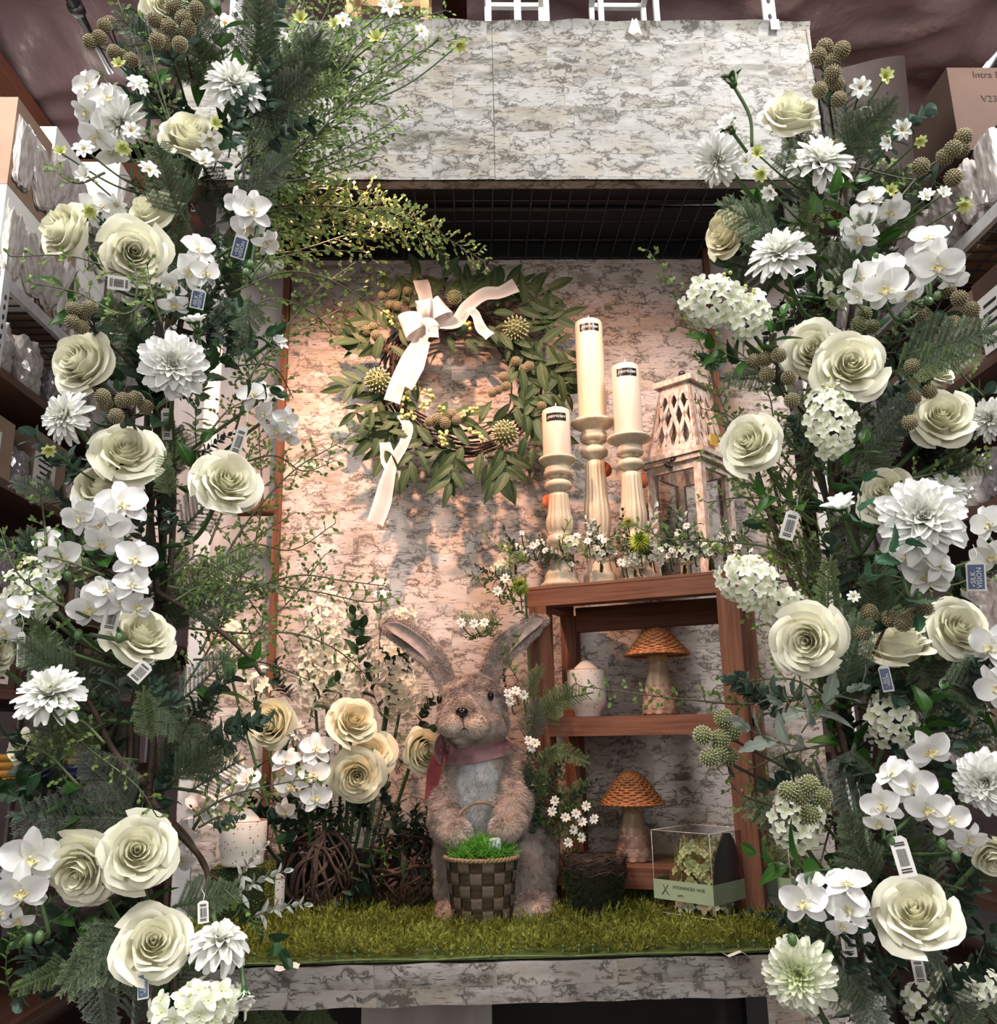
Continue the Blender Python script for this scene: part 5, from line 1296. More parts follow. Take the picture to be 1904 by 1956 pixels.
# ---- clear boxes with green hydrangea
def clearbox(px, pyb, Y, w, h, ang, label, text=True, cut=True):
    P = at(px, pyb, Y); P.z = ZL + .034; t = thing('clear_gift_box', label, 'box', tr(*P) @ rot('Z', ang)); hw_ = w / 2
    c = Vector((hw_ * 0, hw_, 0)) if False else Vector((0, 0, 0))
    for s in (-1, 1):
        for ax in (0, 1):
            b = MB(); c_ = [0, 0, h / 2]; c_[ax] = s * hw_; b.grid((lambda u, v, ax=ax, s=s: (s * hw_, u * hw_, v * h) if ax == 0 else (u * hw_, s * hw_, v * h)), 1, 1); part('clear_side', b, M['acetate'], t, False)
    b = MB(); b.grid(lambda u, v: (u * hw_, (v * 2 - 1) * hw_, h), 1, 1); part('clear_lid', b, M['acetate'], t, False)
    b = MB(); q = [(-hw_, -hw_), (hw_, -hw_), (hw_, hw_), (-hw_, hw_)]
    for i in range(4):
        a, c2 = q[i], q[(i + 1) % 4]; b.tube([(a[0], a[1], 0), (a[0], a[1], h)], .0007, 4); b.tube([(a[0], a[1], h), (c2[0], c2[1], h)], .0008, 4); b.tube([(a[0], a[1], 0), (c2[0], c2[1], 0)], .0008, 4)
    part('fold_edges', b, M['plastic_wrap'], t)
    bz = h * .16; bh = h * .24
    b = MB()
    for i in range(4):
        a, c2 = Vector((*q[i], 0)), Vector((*q[(i + 1) % 4], 0)); a = a * 1.015; c2 = c2 * 1.015
        b.add([(a.x, a.y, bz), (c2.x, c2.y, bz), (c2.x, c2.y, bz + bh), (a.x, a.y, bz + bh)], [(0, 1, 2, 3)])
    bd = part('paper_band', b, M['band_green'], t, False)
    if text:
        for s_, sz, dz, dx in (('HYDRANGEA VASE', .0086, .006, .014), ('(APP)', .006, -.008, -.006)):
            add_obj('lettering', text_mesh(s_, sz, M['ink_black']), bd, tr(-hw_ * 1.017, -dx, bz + bh / 2 + dz) @ rot('Z', -90) @ rot('X', 90))
        b = MB(); x0 = -hw_ * 1.02
        b.tube([(x0, hw_ * .66, bz + bh * .75), (x0, hw_ * .60, bz + bh * .5), (x0, hw_ * .72, bz + bh * .25)], .0009, 4); b.tube([(x0, hw_ * .50, bz + bh * .75), (x0, hw_ * .60, bz + bh * .5), (x0, hw_ * .48, bz + bh * .25)], .0009, 4); part('printed_mark', b, M['ink_black'], bd)
    if cut:
        b = MB()
        def fn(u, v):
            ww = .044 * math.sin(PI * min(1, v * .86 + .14)) ** .55
            return (-hw_ * .10 + u * ww + .020 * (v - .5), -hw_ * .86 + .008 * math.cos(u * 2), h * .22 + v * h * .76 + .002 * math.sin(v * 60))
        b.grid(fn, 8, 30); part('dark_leaf_insert', b, M['navy'], t)
    # hydrangea inside
    n = 170
    b = MB()
    for i in range(n):
        th = R_.uniform(0, 2 * PI); r = hw_ * .86 * R_.uniform(.5, 1) ; x = r * math.cos(th); y = r * math.sin(th) * .9; z = h * R_.uniform(.30, .86)
        d = Vector((math.cos(th) + R_.uniform(-.4, .4), math.sin(th) + R_.uniform(-.4, .4), R_.uniform(-.3, .6)))
        add_obj('floret', FLORET['hydr_green' if z > h * .3 else 'hydr'], t, tr(x, y, z) @ basis(d) @ Matrix.Scale(.0098 * R_.uniform(.8, 1.2), 4))
    for i in range(26):
        th = R_.uniform(0, 2 * PI); r = hw_ * .75; add_obj('floret', FLORET['hydr'], t, tr(r * math.cos(th), r * math.sin(th), h * R_.uniform(.07, .12)) @ basis(Vector((math.cos(th), math.sin(th), .3))) @ Matrix.Scale(.015, 4))
    b = MB(); b.lathe([(hw_ * .55, .002), (hw_ * .6, h * .2), (hw_ * .5, h * .3)], 20); part('dark_vase', b, M['pot'], t)
clearbox(1345, 1722, 1.86, .135, .150, 42, 'clear plastic gift box with dark leaf cutout and green band')
clearbox(1500, 1705, 1.92, .125, .145, 35, 'second clear gift box with green hydrangea, under the glossy leaf', False, False)

# ================================================================ RABBIT
def E_(px, py, Y, rx, ry, rz, rotm=None):
    P = at(px, py, Y); k = mpp(P); return P, (rx * k, ry, rz * k), rotm
YB = 2.01
parts_ = [E_(935, 1620, YB + .01, 92, .085, 128), E_(926, 1540, YB, 76, .075, 100), E_(992, 1650, YB - .01, 68, .085, 92), E_(1012, 1620, YB + .01, 48, .075, 85), E_(872, 1655, YB - .0, 44, .075, 92), E_(920, 1478, YB, 74, .070, 72), E_(890, 1475, YB - .01, 52, .06, 60),
          E_(955, 1478, YB - .005, 55, .06, 62), E_(905, 1428, YB, 52, .050, 45), E_(902, 1352, YB - .02, 66, .070, 62), E_(905, 1382, YB - .03, 68, .068, 45), E_(878, 1376, YB - .085, 44, .036, 32), E_(863, 1385, YB - .118, 22, .026, 19), E_(905, 1387, YB - .116, 24, .026, 20), E_(884, 1404, YB - .078, 22, .03, 15), E_(884, 1352, YB - .075, 28, .04, 24),
          E_(860, 1500, YB - .03, 30, .045, 42), E_(853, 1535, YB - .055, 32, .045, 42), E_(853, 1565, YB - .09, 31, .045, 36), E_(873, 1592, YB - .125, 25, .034, 26), E_(860, 1582, YB - .11, 26, .034, 26),
          E_(985, 1490, YB - .03, 36, .05, 48), E_(985, 1525, YB - .055, 38, .05, 42), E_(972, 1550, YB - .09, 36, .045, 36), E_(965, 1580, YB - .125, 26, .034, 24), E_(975, 1567, YB - .11, 28, .034, 26),
          E_(876, 1712, YB - .03, 34, .06, 34), E_(862, 1742, YB - .10, 27, .055, 24), E_(876, 1748, YB - .085, 27, .05, 20), E_(1015, 1715, YB - .03, 42, .07, 38), E_(1013, 1736, YB - .10, 35, .062, 29), E_(1000, 1745, YB - .10, 27, .055, 22)]
bm = MB()
for P, r, _ in parts_: bm.ball(P, r, 22, 14)
EARS = {'L': ([(866, 1322), (848, 1290), (826, 1255), (795, 1225), (760, 1202), (733, 1192)], [15, 20, 25, 27, 24, 13], YB - .01), 'R': ([(928, 1318), (938, 1284), (958, 1248), (985, 1218), (1015, 1195), (1036, 1184)], [15, 20, 25, 25, 20, 11], YB - .01)}
def ear(b, e, grow=1.0, thick=.011, front=0.0, half=False, tone=None):
    path, wd, Y = e; W_ = [at(p[0], p[1], Y - .02 * math.sin(i / 5 * PI)) for i, p in enumerate(path)]; pts = bez(W_, 5); k = mpp(W_[2]); n = len(pts); V = []; m = 14
    for i, p in enumerate(pts):
        t_ = i / (n - 1); w = float(np.interp(t_ * (len(wd) - 1), range(len(wd)), wd)) * k * grow
        T_ = (pts[min(n - 1, i + 1)] - pts[max(0, i - 1)]).normalized(); c = (EYE - p).normalized(); sd = T_.cross(c).normalized(); c = sd.cross(T_)
        for j in range(m):
            a = 2 * PI * j / m; x = math.cos(a); y = math.sin(a)
            V.append(p + sd * w * x + c * (thick * y + .55 * w * (x * x) * 1.0 - .25 * w + front))
    F = [(i * m + j, i * m + (j + 1) % m, (i + 1) * m + (j + 1) % m, (i + 1) * m + j) for i in range(n - 1) for j in range(m)] + [tuple(range(m))[::-1], tuple((n - 1) * m + j for j in range(m))]
    b.add([tuple(v) for v in V], F); e_ = pts[-1]; return W_, k
for s in 'LR':
    W_, k = ear(bm, EARS[s]); bm.ball(W_[-1] , (11 * k, .010, 11 * k), 12, 8)
tmp = add_obj('rabbit_tmp', bm.mesh('rabbit_tmp', M['fur']))
md = tmp.modifiers.new('r', 'REMESH'); md.mode = 'VOXEL'; md.voxel_size = .0042
md = tmp.modifiers.new('s', 'SMOOTH'); md.factor = .6; md.iterations = 4
dg = bpy.context.evaluated_depsgraph_get(); dg.update(); me = bpy.data.meshes.new_from_object(tmp.evaluated_get(dg)); me.name = 'body'; bpy.data.objects.remove(tmp)
for p in me.polygons: p.use_smooth = True
nv = len(me.vertices); V = np.zeros(nv * 3); me.vertices.foreach_get('co', V); V = V.reshape(-1, 3); Nn = np.zeros(nv * 3); me.vertices.foreach_get('normal', Nn); Nn = Nn.reshape(-1, 3)
CRi = np.array(CR.inverted())
def pix(V):
    c = (V - np.array(EYE)) @ CRi.T; return np.stack([952 - F_PX * c[:, 0] / c[:, 2], 978 + F_PX * c[:, 1] / c[:, 2]], 1)
BC = np.array(at(920, 1560, YB))
def furcol(V, Nn):
    q = pix(V); col = np.tile(np.array([.56, .475, .43]), (len(V), 1))
    def blend(cx_, cy_, rx, ry, c, front=None, ymax=None):
        d = ((q[:, 0] - cx_) / rx) ** 2 + ((q[:, 1] - cy_) / ry) ** 2; w = np.clip((1.15 - d) / .35, 0, 1)
        if front is not None: w = w * (V[:, 1] < front)
        col[:] = col * (1 - w[:, None]) + np.array(c) * w[:, None]
    blend(912, 1500, 38, 75, (.85, .85, .86), YB); blend(918, 1580, 34, 50, (.74, .73, .73), YB - .02)
    blend(862, 1384, 22, 20, (.70, .59, .51), YB - .08); blend(906, 1386, 24, 21, (.70, .59, .51), YB - .08); blend(884, 1404, 22, 12, (.72, .64, .57), YB - .06)
    blend(868, 1598, 25, 22, (.70, .60, .53), YB - .10); blend(965, 1586, 28, 20, (.70, .60, .53), YB - .10)
    blend(862, 1750, 28, 22, (.72, .60, .50), YB - .08); blend(1008, 1748, 32, 26, (.72, .60, .50), YB - .08)
    blend(884, 1352, 24, 16, (.50, .40, .34), YB - .08)
    return np.clip(col, 0, 1)
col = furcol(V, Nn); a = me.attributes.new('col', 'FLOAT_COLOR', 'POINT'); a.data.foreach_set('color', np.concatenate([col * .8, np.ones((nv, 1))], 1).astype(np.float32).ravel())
me.materials.clear(); me.materials.append(M['fur'])
RP = Vector((at(935, 1750, 2.0).x, 2.0, ZL + .02)); rab = thing('plush_rabbit', 'tall taupe plush rabbit with pink ribbon collar standing behind a woven basket', 'toy', (0, 0, 0))
add_obj('body', me, rab)
# fur
me.calc_loop_triangles(); nt_ = len(me.loop_triangles); tri = np.zeros(nt_ * 3, int); me.loop_triangles.foreach_get('vertices', tri); tri = tri.reshape(-1, 3)
A0, A1, A2 = V[tri[:, 0]], V[tri[:, 1]], V[tri[:, 2]]; ar = np.linalg.norm(np.cross(A1 - A0, A2 - A0), axis=1)
tn = Nn[tri[:, 0]]; vis = np.einsum('ij,ij->i', tn, np.array(EYE) - A0) > -.35 * 2; ar = ar * np.where(vis, 1, .15)
NF = 230000; idx = NR.choice(nt_, NF, p=ar / ar.sum()); r1, r2 = NR.rand(NF, 1), NR.rand(NF, 1); m_ = (r1 + r2) > 1; r1[m_] = 1 - r1[m_]; r2[m_] = 1 - r2[m_]
Pf = A0[idx] + r1 * (A1 - A0)[idx] + r2 * (A2 - A0)[idx]; Nf = Nn[tri[idx, 0]]
fc = furcol(Pf, Nf)
cl = np.array([(mn.noise(Vector(p) * 55), mn.noise(Vector(p) * 55 + Vector((9, 0, 0))), mn.noise(Vector(p) * 24)) for p in Pf])
D = Nf * .62 + np.array([0, 0, -.55]) + np.stack([cl[:, 0], cl[:, 1] * .6, cl[:, 2] * .5], 1) * .9 + NR.normal(0, .16, (NF, 3)); D /= np.linalg.norm(D, axis=1)[:, None]
ln = .0105 * NR.uniform(.6, 1.25, (NF, 1)); q = pix(Pf)
ln[(q[:, 1] < 1418) & (q[:, 1] > 1325)] *= .62; ln[q[:, 1] < 1300] *= .75
sd = np.cross(D, Nf + NR.normal(0, .3, (NF, 3))); sd /= np.linalg.norm(sd, axis=1)[:, None] + 1e-9
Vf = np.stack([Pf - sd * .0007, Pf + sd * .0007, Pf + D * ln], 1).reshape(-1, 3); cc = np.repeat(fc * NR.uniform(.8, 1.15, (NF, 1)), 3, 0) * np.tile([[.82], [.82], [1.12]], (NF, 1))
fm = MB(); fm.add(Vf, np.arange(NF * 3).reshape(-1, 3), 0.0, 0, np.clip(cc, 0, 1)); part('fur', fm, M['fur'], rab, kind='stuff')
M['inner_ear'] = plain('pink_grey_ear_lining', (.46, .36, .33), .8, (.32, .25, .235), 60, bmp=.3)
for s in 'LR':
    b = MB(); path, wd, Y = EARS[s]; e = (path[1:], [w * .50 for w in wd[1:]], Y); e = (e[0][:-1] + [tuple(np.array(path[-1]) * .75 + np.array(path[-2]) * .25)], e[1][:-1] + [3], Y); ear(b, e, 1.0, .003, .0125); part('inner_ear', b, M['inner_ear'], rab)
# face: ray the body surface for exact depth
from mathutils.bvhtree import BVHTree
bv = BVHTree.FromPolygons([Vector(v) for v in V], [tuple(t_) for t_ in tri])
def hit(px, py, off=.003):
    d = ray(px, py).normalized(); h = bv.ray_cast(EYE, d)
    return (h[0] + d * -off, h[1]) if h[0] is not None else (at(px, py, YB - .1), Vector((0, -1, 0)))
P, n_ = hit(882, 1360, .006); k = mpp(P); b = MB(); b.ball((0, 0, 0), (12.5 * k, 9 * k, 8.5 * k), 16, 10); b.ball((0, .0, -6 * k), (5 * k, 6 * k, 6 * k), 10, 6); part('nose', b, M['nose'], rab, M=tr(*P))
for px, py, r in ((937, 1329, 8.0), (839, 1336, 7)):
    P, n_ = hit(px, py, .0055); b = MB(); b.ball((0, 0, 0), (r * .8 * k, r * .8 * k, r * 1.25 * k), 14, 10); part('eye', b, M['nose'], rab, M=tr(*P))
b = MB(); pts = [hit(px, py, .0045)[0] for px, py in ((883, 1368), (885, 1378), (886, 1387), (887, 1393))]; b.tube(pts, .0011, 5); b.tube([hit(*q, .0045)[0] for q in ((879, 1395), (887, 1391), (894, 1394))], .0010, 5); part('mouth_stitch', b, M['nose'], rab)
b = MB()
for c0, c1 in ((872, 1758), (872, 1768)), ((1002, 1756), (1001, 1768)), ((1010, 1757), (1011, 1769)):
    b.tube([hit(*c0, .004)[0], hit(*c1, .004)[0]], .0010, 4)
part('toe_stitches', b, M['nose'], rab)
# velvet collar with bow
def ribbon(b, pts, widths, nrm, n=6, wave=0.0, two=.0008):
    P_ = bez(pts, n); m = len(P_); V = []
    for i, p in enumerate(P_):
        T_ = (P_[min(m - 1, i + 1)] - P_[max(0, i - 1)]).normalized(); t_ = i / (m - 1); w = float(np.interp(t_ * (len(widths) - 1), range(len(widths)), widths))
        nn = nrm(t_) if callable(nrm) else nrm; nn = Vector(nn); sd = T_.cross(nn).normalized(); 
        for u in (-1, -.33, .33, 1): V.append(p + sd * w * u + nn.normalized() * wave * math.sin(t_ * 14 + u * 1.2))
    F = [(i * 4 + j, i * 4 + j + 1, (i + 1) * 4 + j + 1, (i + 1) * 4 + j) for i in range(m - 1) for j in range(3)]
    b.add([tuple(v) for v in V], F, [ (1.0 if (i % 4) in (0, 3) else .2) for i in range(len(V))])
N0 = at(905, 1428, YB); b = MB(); V_ = []; k = mpp(N0)
m = 48
for i in range(m + 1):
    a = 2 * PI * i / m; x, y = math.cos(a), math.sin(a); dz = .012 * x + .016 * y + .004
    for q in (-.019, -.006, .006, .019):
        # snap to the surface from outside, at this height
        o_ = N0 + Vector((x * .2, y * .2, dz + q)); h = bv.ray_cast(o_, Vector((-x, -y, 0))); p = h[0] if h[0] is not None else N0 + Vector((x * .06, y * .06, dz + q))
        rr = min(.098, max(.060, math.hypot(p.x - N0.x, p.y - N0.y) + .0105)); V_.append((N0.x + x * rr, N0.y + y * rr, N0.z + dz + q))
V_ = np.array(V_).reshape(m + 1, 4, 3)
for _ in range(6): V_[:-1] = (np.roll(V_[:-1], 1, 0) + V_[:-1] * 2 + np.roll(V_[:-1], -1, 0)) / 4; V_[-1] = V_[0]
rmn = np.hypot(V_[:, :, 0] - N0.x, V_[:, :, 1] - N0.y).mean(1)
b.add(V_.reshape(-1, 3), [(i * 4 + j, i * 4 + j + 1, (i + 1) * 4 + j + 1, (i + 1) * 4 + j) for i in range(m) for j in range(3)]); part('ribbon_collar', b, M['velvet'], rab)
b = MB(); c = at(850, 1428, YB - .085); f0 = (EYE - c).normalized()
for s, (dx, dy) in ((1, (6, 6)), (-1, (-12, 4))):
    ribbon(b, [c, at(850 + 8 * s, 1414, YB - .10), at(850 + 16 * s, 1432, YB - .11), at(850 + 8 * s, 1450, YB - .10), c], [.007, .012, .015, .012, .006], (0.9, -.4, 0), 6)
part('bow_loop', b, M['velvet'], rab)
b = MB(); ribbon(b, [c, at(836, 1450, YB - .09), at(828, 1480, YB - .08), at(822, 1528, YB - .07)], [.007, .014, .014, .012], f0, 6, .001); part('ribbon_tail', b, M['velvet_red'], rab)

# ---- basket
BP = at(921, 1752, 1.865); BP.z = ZL + .030; k = mpp(BP); zt = at(921, 1636, 1.865).z - BP.z; r0, r1 = 55 * k, 69 * k
t = thing('woven_basket', 'brown checker woven basket filled with green paper grass, held by the rabbit', 'basket', tr(*BP))
NS = 18; rows = 5
def br_(q): return r0 + (r1 - r0) * q
for j in range(NS):
    b = MB(); a0 = 2 * PI * j / NS; hwv = PI / NS * .96
    def fn(u, v):
        ph = math.cos(v * rows * PI - PI / 2 * 1 + (j % 2) * PI) ; r = br_(v) + .0022 * math.copysign(min(1, abs(ph) * 2.2), ph)
        a = a0 + u * hwv; return (r * math.cos(a), r * math.sin(a), v * zt)
    b.grid(fn, 3, 30); V0 = b.V[0]; part('stave', b, M['stave'], t)
for i in range(rows):
    b = MB(); n = 120
    def fn(u, v):
        a = 2 * PI * v; q = (i + .5 + u * .49) / rows; j = (a / (2 * PI) * NS + .5); ph = math.cos((i + .5) * PI - PI / 2 + (int(j) % 2) * PI)
        e = abs((j % 1) - .5) * 2; r = br_(q) - .0020 * ph * min(1, (1 - e) * 3) + .0008 * math.sin(u * 9); return (r * math.cos(a), r * math.sin(a), q * zt)
    b.grid(fn, 6, 200); part('band', b, M['band'], t)
b = MB(); b.lathe([(.001, .002), (r0, .002)], 24, cap=False); part('basket_floor', b, M['band'], t)
b = MB()
for s in range(2): b.tube([((r1 + .002 + .0022 * math.cos(a * 26 + s * PI)) * math.cos(a), (r1 + .002 + .0022 * math.cos(a * 26 + s * PI)) * math.sin(a), zt + .0022 * math.sin(a * 26 + s * PI)) for a in [2 * PI * i / 260 for i in range(261)]], .0030, 5, cap=False)
part('rope_rim', b, M['jute'], t)
hp = []
for i in range(40):
    a = PI * i / 39; hp.append((-r1 * .92 * math.cos(a), .030 * math.sin(a) + .0, zt + (at(900, 1533, 1.90).z - BP.z - zt) * math.sin(a) ** .8))
b = MB(); b.tube(hp, .0030, 7); part('rope_handle', b, M['jute'], t)
o = thing('paper_grass', 'bright green shredded paper grass heaped in the basket', 'filler', tr(*(BP + Vector((0, 0, zt)))))
b = MB(); st_ = MB()
for i in range(1500):
    a = R_.uniform(0, 2 * PI); r = r1 * .88 * math.sqrt(R_.random()); c = Vector((r * math.cos(a), r * math.sin(a), -.006 + .030 * (1 - (r / r1) ** 2))); d = Vector((R_.uniform(-1, 1), R_.uniform(-1, 1), R_.uniform(-.1, 1.0))).normalized(); L_ = R_.uniform(.010, .028); cv = Vector((R_.uniform(-1, 1), R_.uniform(-1, 1), R_.uniform(-1, .6))) * L_ * .5
    sd = d.cross(Vector((R_.uniform(-1, 1), R_.uniform(-1, 1), 1))).normalized() * .00075; g = R_.random(); P_ = [c, c + d * L_ * .5 + cv * .3, c + d * L_ + cv]
    V_ = []; 
    for p in P_: V_ += [tuple(p - sd), tuple(p + sd)]
    b.add(V_, [(0, 1, 3, 2), (2, 3, 5, 4)], g)
part('shredded_paper', b, M['paper_grass'], o, kind='stuff')
M['iri'] = plain('iridescent_film', (.55, .62, .66), .15, (.35, .55, .5), 20, spec=1.0)
for px, py, r in ((945, 1613, 17), (885, 1626, 10)):
    P = at(px, py, 1.85); o = add_obj('film_ball', BL[1].copy(), None, tr(*P) @ Matrix.Scale(r * 1.6 * k, 4)); o.data.materials[0] = M['iri']; tag(o, 'crumpled iridescent film %s in the paper grass' % ('under the rabbit right paw' if px > 900 else 'at the left of the basket top'), 'filler')

# ================================================================ WREATH
WC = at(880, 722, 2.19); wk = mpp(WC); wr = thing('wreath', 'green leafy wreath with white ribbon bow hung on the birch wall', 'wreath', tr(*WC))
RM = 132
def wp(px, py, dy=0): return at(px, py, 2.19 + dy) - WC
for i in range(26):
    a0 = R_.uniform(0, 6.3); rr = (RM + R_.uniform(-26, 26)) * wk; ph = R_.uniform(0, 6); b = MB(); arc = R_.uniform(2.2, 6.3)
    b.tube([((rr + 12 * wk * math.sin(2 * a + ph)) * math.cos(a), .020 * math.sin(5 * a + ph) + .01, (rr + 12 * wk * math.sin(2 * a + ph)) * .98 * math.sin(a)) for a in [a0 + arc * j / 40 for j in range(41)]], R_.uniform(.0018, .0034), 5); part('grapevine', b, M['grapevine'], wr)
b = MB()
for i in range(260):
    a = R_.uniform(0, 6.283); r = (RM + R_.uniform(-30, 32)) * wk; c = Vector((r * math.cos(a), R_.uniform(-.02, .02), r * math.sin(a))); d = Vector((math.cos(a + R_.uniform(-1.2, 1.2)) * R_.uniform(-.3, 1), R_.uniform(-.5, .1), math.sin(a + R_.uniform(-1.2, 1.2)))) * R_.uniform(15, 45) * wk
    b.tube([c, c + d * .5 + Vector((0, R_.uniform(-.004, .004), .003)), c + d], .0006, 3)
part('fine_twigs', b, M['grapevine'], wr, kind='stuff')
LM = LEAF['wreath']
def wleaf(px, py, ln, deg, dy=-.03, tilt=.25):
    P = wp(px, py, dy); d = Vector((math.cos(rad(deg)), -tilt, math.sin(rad(deg)))).normalized(); n = Vector((R_.uniform(-.3, .3), -1, R_.uniform(-.3, .4))); z = (n - d * n.dot(d)).normalized(); x = d.cross(z)
    Mx = Matrix((x, d, z)).transposed().to_4x4(); add_obj('leaf', LM[R_.randrange(2)], wr, tr(*P) @ Mx @ rot('Y', R_.uniform(-30, 30)) @ Matrix.Scale(ln * wk, 4))
# sprays: (base px,py, direction, n leaves, leaf length)
SPR = [(850, 575, 95, 4, 62), (880, 580, 60, 6, 52), (920, 575, 40, 7, 52), (960, 560, 20, 6, 50), (900, 590, 110, 4, 50), (940, 600, 55, 5, 50), (985, 590, 30, 6, 62), (1010, 620, 15, 6, 55), (1005, 640, 60, 6, 52), (1020, 650, -20, 6, 55), (1030, 690, -35, 7, 58), (1010, 720, 0, 5, 55), (975, 640, -60, 6, 50), (985, 680, -80, 5, 50),
       (1000, 760, 10, 6, 58), (980, 775, -30, 6, 55), (1010, 790, -35, 6, 55), (1000, 830, -55, 5, 52), (960, 850, -80, 6, 58), (920, 860, -60, 6, 58), (870, 860, -100, 6, 55), (830, 850, -70, 5, 50), (800, 840, -110, 5, 52), (760, 850, -95, 5, 50), (770, 810, 200, 6, 58), (760, 790, 225, 6, 60), (750, 820, 250, 5, 52), (820, 810, 15, 6, 58), (900, 812, 10, 5, 50), (800, 770, 150, 5, 52),
       (720, 690, 130, 5, 58), (735, 660, 175, 6, 55), (740, 630, 150, 6, 50), (760, 600, 110, 6, 45), (715, 720, 200, 6, 52), (730, 750, 240, 5, 48), (780, 590, 80, 5, 45), (775, 700, 85, 5, 45), (850, 640, -10, 4, 50), (1050, 700, -60, 7, 45), (720, 760, 215, 4, 45), (930, 620, -30, 5, 50), (1035, 640, 75, 4, 45), (830, 570, 120, 3, 55), (800, 780, 210, 5, 48), (900, 850, 190, 5, 50), (990, 730, 60, 5, 50), (1000, 800, 90, 4, 48), (830, 850, 160, 4, 50), (770, 640, 120, 4, 42)]
for x, y, dg_, n, l in SPR:
    L_ = l * 1.5; b = MB(); e = (x + math.cos(rad(dg_)) * L_, y - math.sin(rad(dg_)) * L_); cdy = R_.uniform(-.05, -.025)
    b.tube([wp(x, y, -.01), wp((x + e[0]) / 2, (y + e[1]) / 2, cdy), wp(*e, cdy + .01)], .0012, 4); part('leaf_stem', b, M['stem'], wr)
    for i in range(n):
        t_ = (i + .3) / n; s = 1 if i % 2 else -1; aa = dg_ + (0 if i == n - 1 else s * R_.uniform(30, 60)); wleaf(x + (e[0] - x) * t_ * .85, y + (e[1] - y) * t_ * .85, l * R_.uniform(.8, 1.05), aa, cdy + R_.uniform(-.012, .006), R_.uniform(0, .4))
for (x, y, r, m_) in [(730, 565, 9, 'berry'), (752, 562, 10, 'berry'), (745, 582, 9, 'berry'), (760, 585, 10, 'berry'), (778, 556, 9, 'berry'), (700, 632, 11, 'berry'), (718, 640, 11, 'berry'), (730, 650, 9, 'berry'), (712, 625, 10, 'berry'), (985, 690, 10, 'berry'), (1000, 705, 10, 'berry'), (1010, 700, 11, 'berry'), (962, 720, 10, 'berry'), (967, 738, 10, 'berry'), (940, 750, 10, 'berry'), (952, 745, 9, 'berry'), (1035, 775, 9, 'berry'),
                   (835, 800, 12, 'berry'), (850, 808, 12, 'berry'), (862, 792, 11, 'berry'), (872, 802, 11, 'berry'), (820, 806, 10, 'berry')]:
    add_obj('seed_head', HEAD[m_], wr, tr(*wp(x, y, -.055)) @ Euler3() @ Matrix.Scale(r * wk, 4))
for (x, y) in ((985, 628), (722, 728), (965, 828), (868, 568)):
    add_obj('white_bead_head', HEAD['berry_pale'], wr, tr(*wp(x, y, -.055)) @ Euler3() @ Matrix.Scale((25 if x != 868 else 14) * wk, 4))
for (x, y) in ((735, 600), (748, 612), (810, 645), (765, 755), (785, 745), (775, 765), (815, 750), (825, 765), (810, 775), (840, 782), (775, 790), (785, 795), (890, 790), (905, 782), (905, 825), (915, 835), (850, 845), (845, 832), (893, 625)):
    b = MB()
    for i in range(7): b.ball((R_.uniform(-8, 8) * wk, R_.uniform(-.006, .006), R_.uniform(-8, 8) * wk), R_.uniform(3.0, 4.2) * wk, 8, 6, R_.random())
    part('berry_bunch', b, M['berry_y'], wr, M=tr(*wp(x, y, -.06)))
def W_pts(L_, dy): return [wp(x, y, dy) for x, y in L_]
fr = Vector((0.15, -1, .1))
rb = [([(815, 622), (800, 655), (780, 690), (762, 725), (748, 768)], [10, 14, 15, 14, 15], -.075, 'ribbon_tail'), ([(762, 793), (778, 815), (772, 845), (750, 885), (738, 925), (730, 960), (716, 1000)], [5, 10, 9, 9, 14, 16, 15], -.055, 'ribbon_tail'), ([(812, 650), (795, 700), (775, 740)], [10, 14, 12], -.085, 'ribbon_tail'),
      ([(735, 845), (742, 880), (752, 905), (740, 930)], [10, 14, 12, 8], -.045, 'ribbon_tail'),
      ([(830, 622), (870, 615), (893, 585), (925, 562), (955, 558), (985, 545)], [8, 12, 13, 13, 13, 16], -.065, 'ribbon_tail'), ([(893, 590), (908, 600), (918, 625), (936, 643)], [6, 9, 10, 12], -.08, 'ribbon_tail'), ([(803, 535), (812, 565), (814, 600)], [15, 14, 10], -.055, 'ribbon_tail'),
      ([(814, 608), (824, 625), (826, 645)], [8, 11, 12], -.105, 'ribbon_tail')]
for P_, w, dy, nm in rb:
    b = MB(); pts = W_pts(P_, dy)
    if nm == 'bow_loop':
        pts = [p + Vector((0, -.028 * math.sin(PI * i / (len(pts) - 1)) * (1 if i > 2 else .3), 0)) for i, p in enumerate(pts)]
    ribbon(b, pts, [x * wk for x in w], fr if nm == 'ribbon_tail' else (lambda t_: Vector((.2, -.55 - .3 * math.cos(t_ * 6.28), .8))), 8, .003)
    part(nm, b, M['ribbon'], wr)
def loop(cx_, cy_, deg, L_, w, h, dy=-.08):
    b = MB(); c0 = wp(cx_, cy_, dy); d = Vector((math.cos(rad(deg)), 0, math.sin(rad(deg)))); sdv = Vector((-d.z, 0, d.x)); cam_ = Vector((0, -1, .1)); V = []; n = 22; T = []
    for i in range(n + 1):
        t_ = i / n; a = t_ * 2 * PI; f = (1 - math.cos(a)) / 2; p = c0 + d * (L_ * wk * f) + cam_ * (h * wk * math.sin(a)); ww = w * wk * (.35 + .65 * f ** .6)
        for u in (-1, -.85, 0, .85, 1): V.append(tuple(p + sdv * ww * u + cam_ * (.002 * math.sin(u * 3 + t_ * 9)))); T.append(1.0 if abs(u) > .84 else .25)
    b.add(V, [(i * 5 + j, i * 5 + j + 1, (i + 1) * 5 + j + 1, (i + 1) * 5 + j) for i in range(n) for j in range(4)], T); part('bow_loop', b, M['ribbon'], wr)
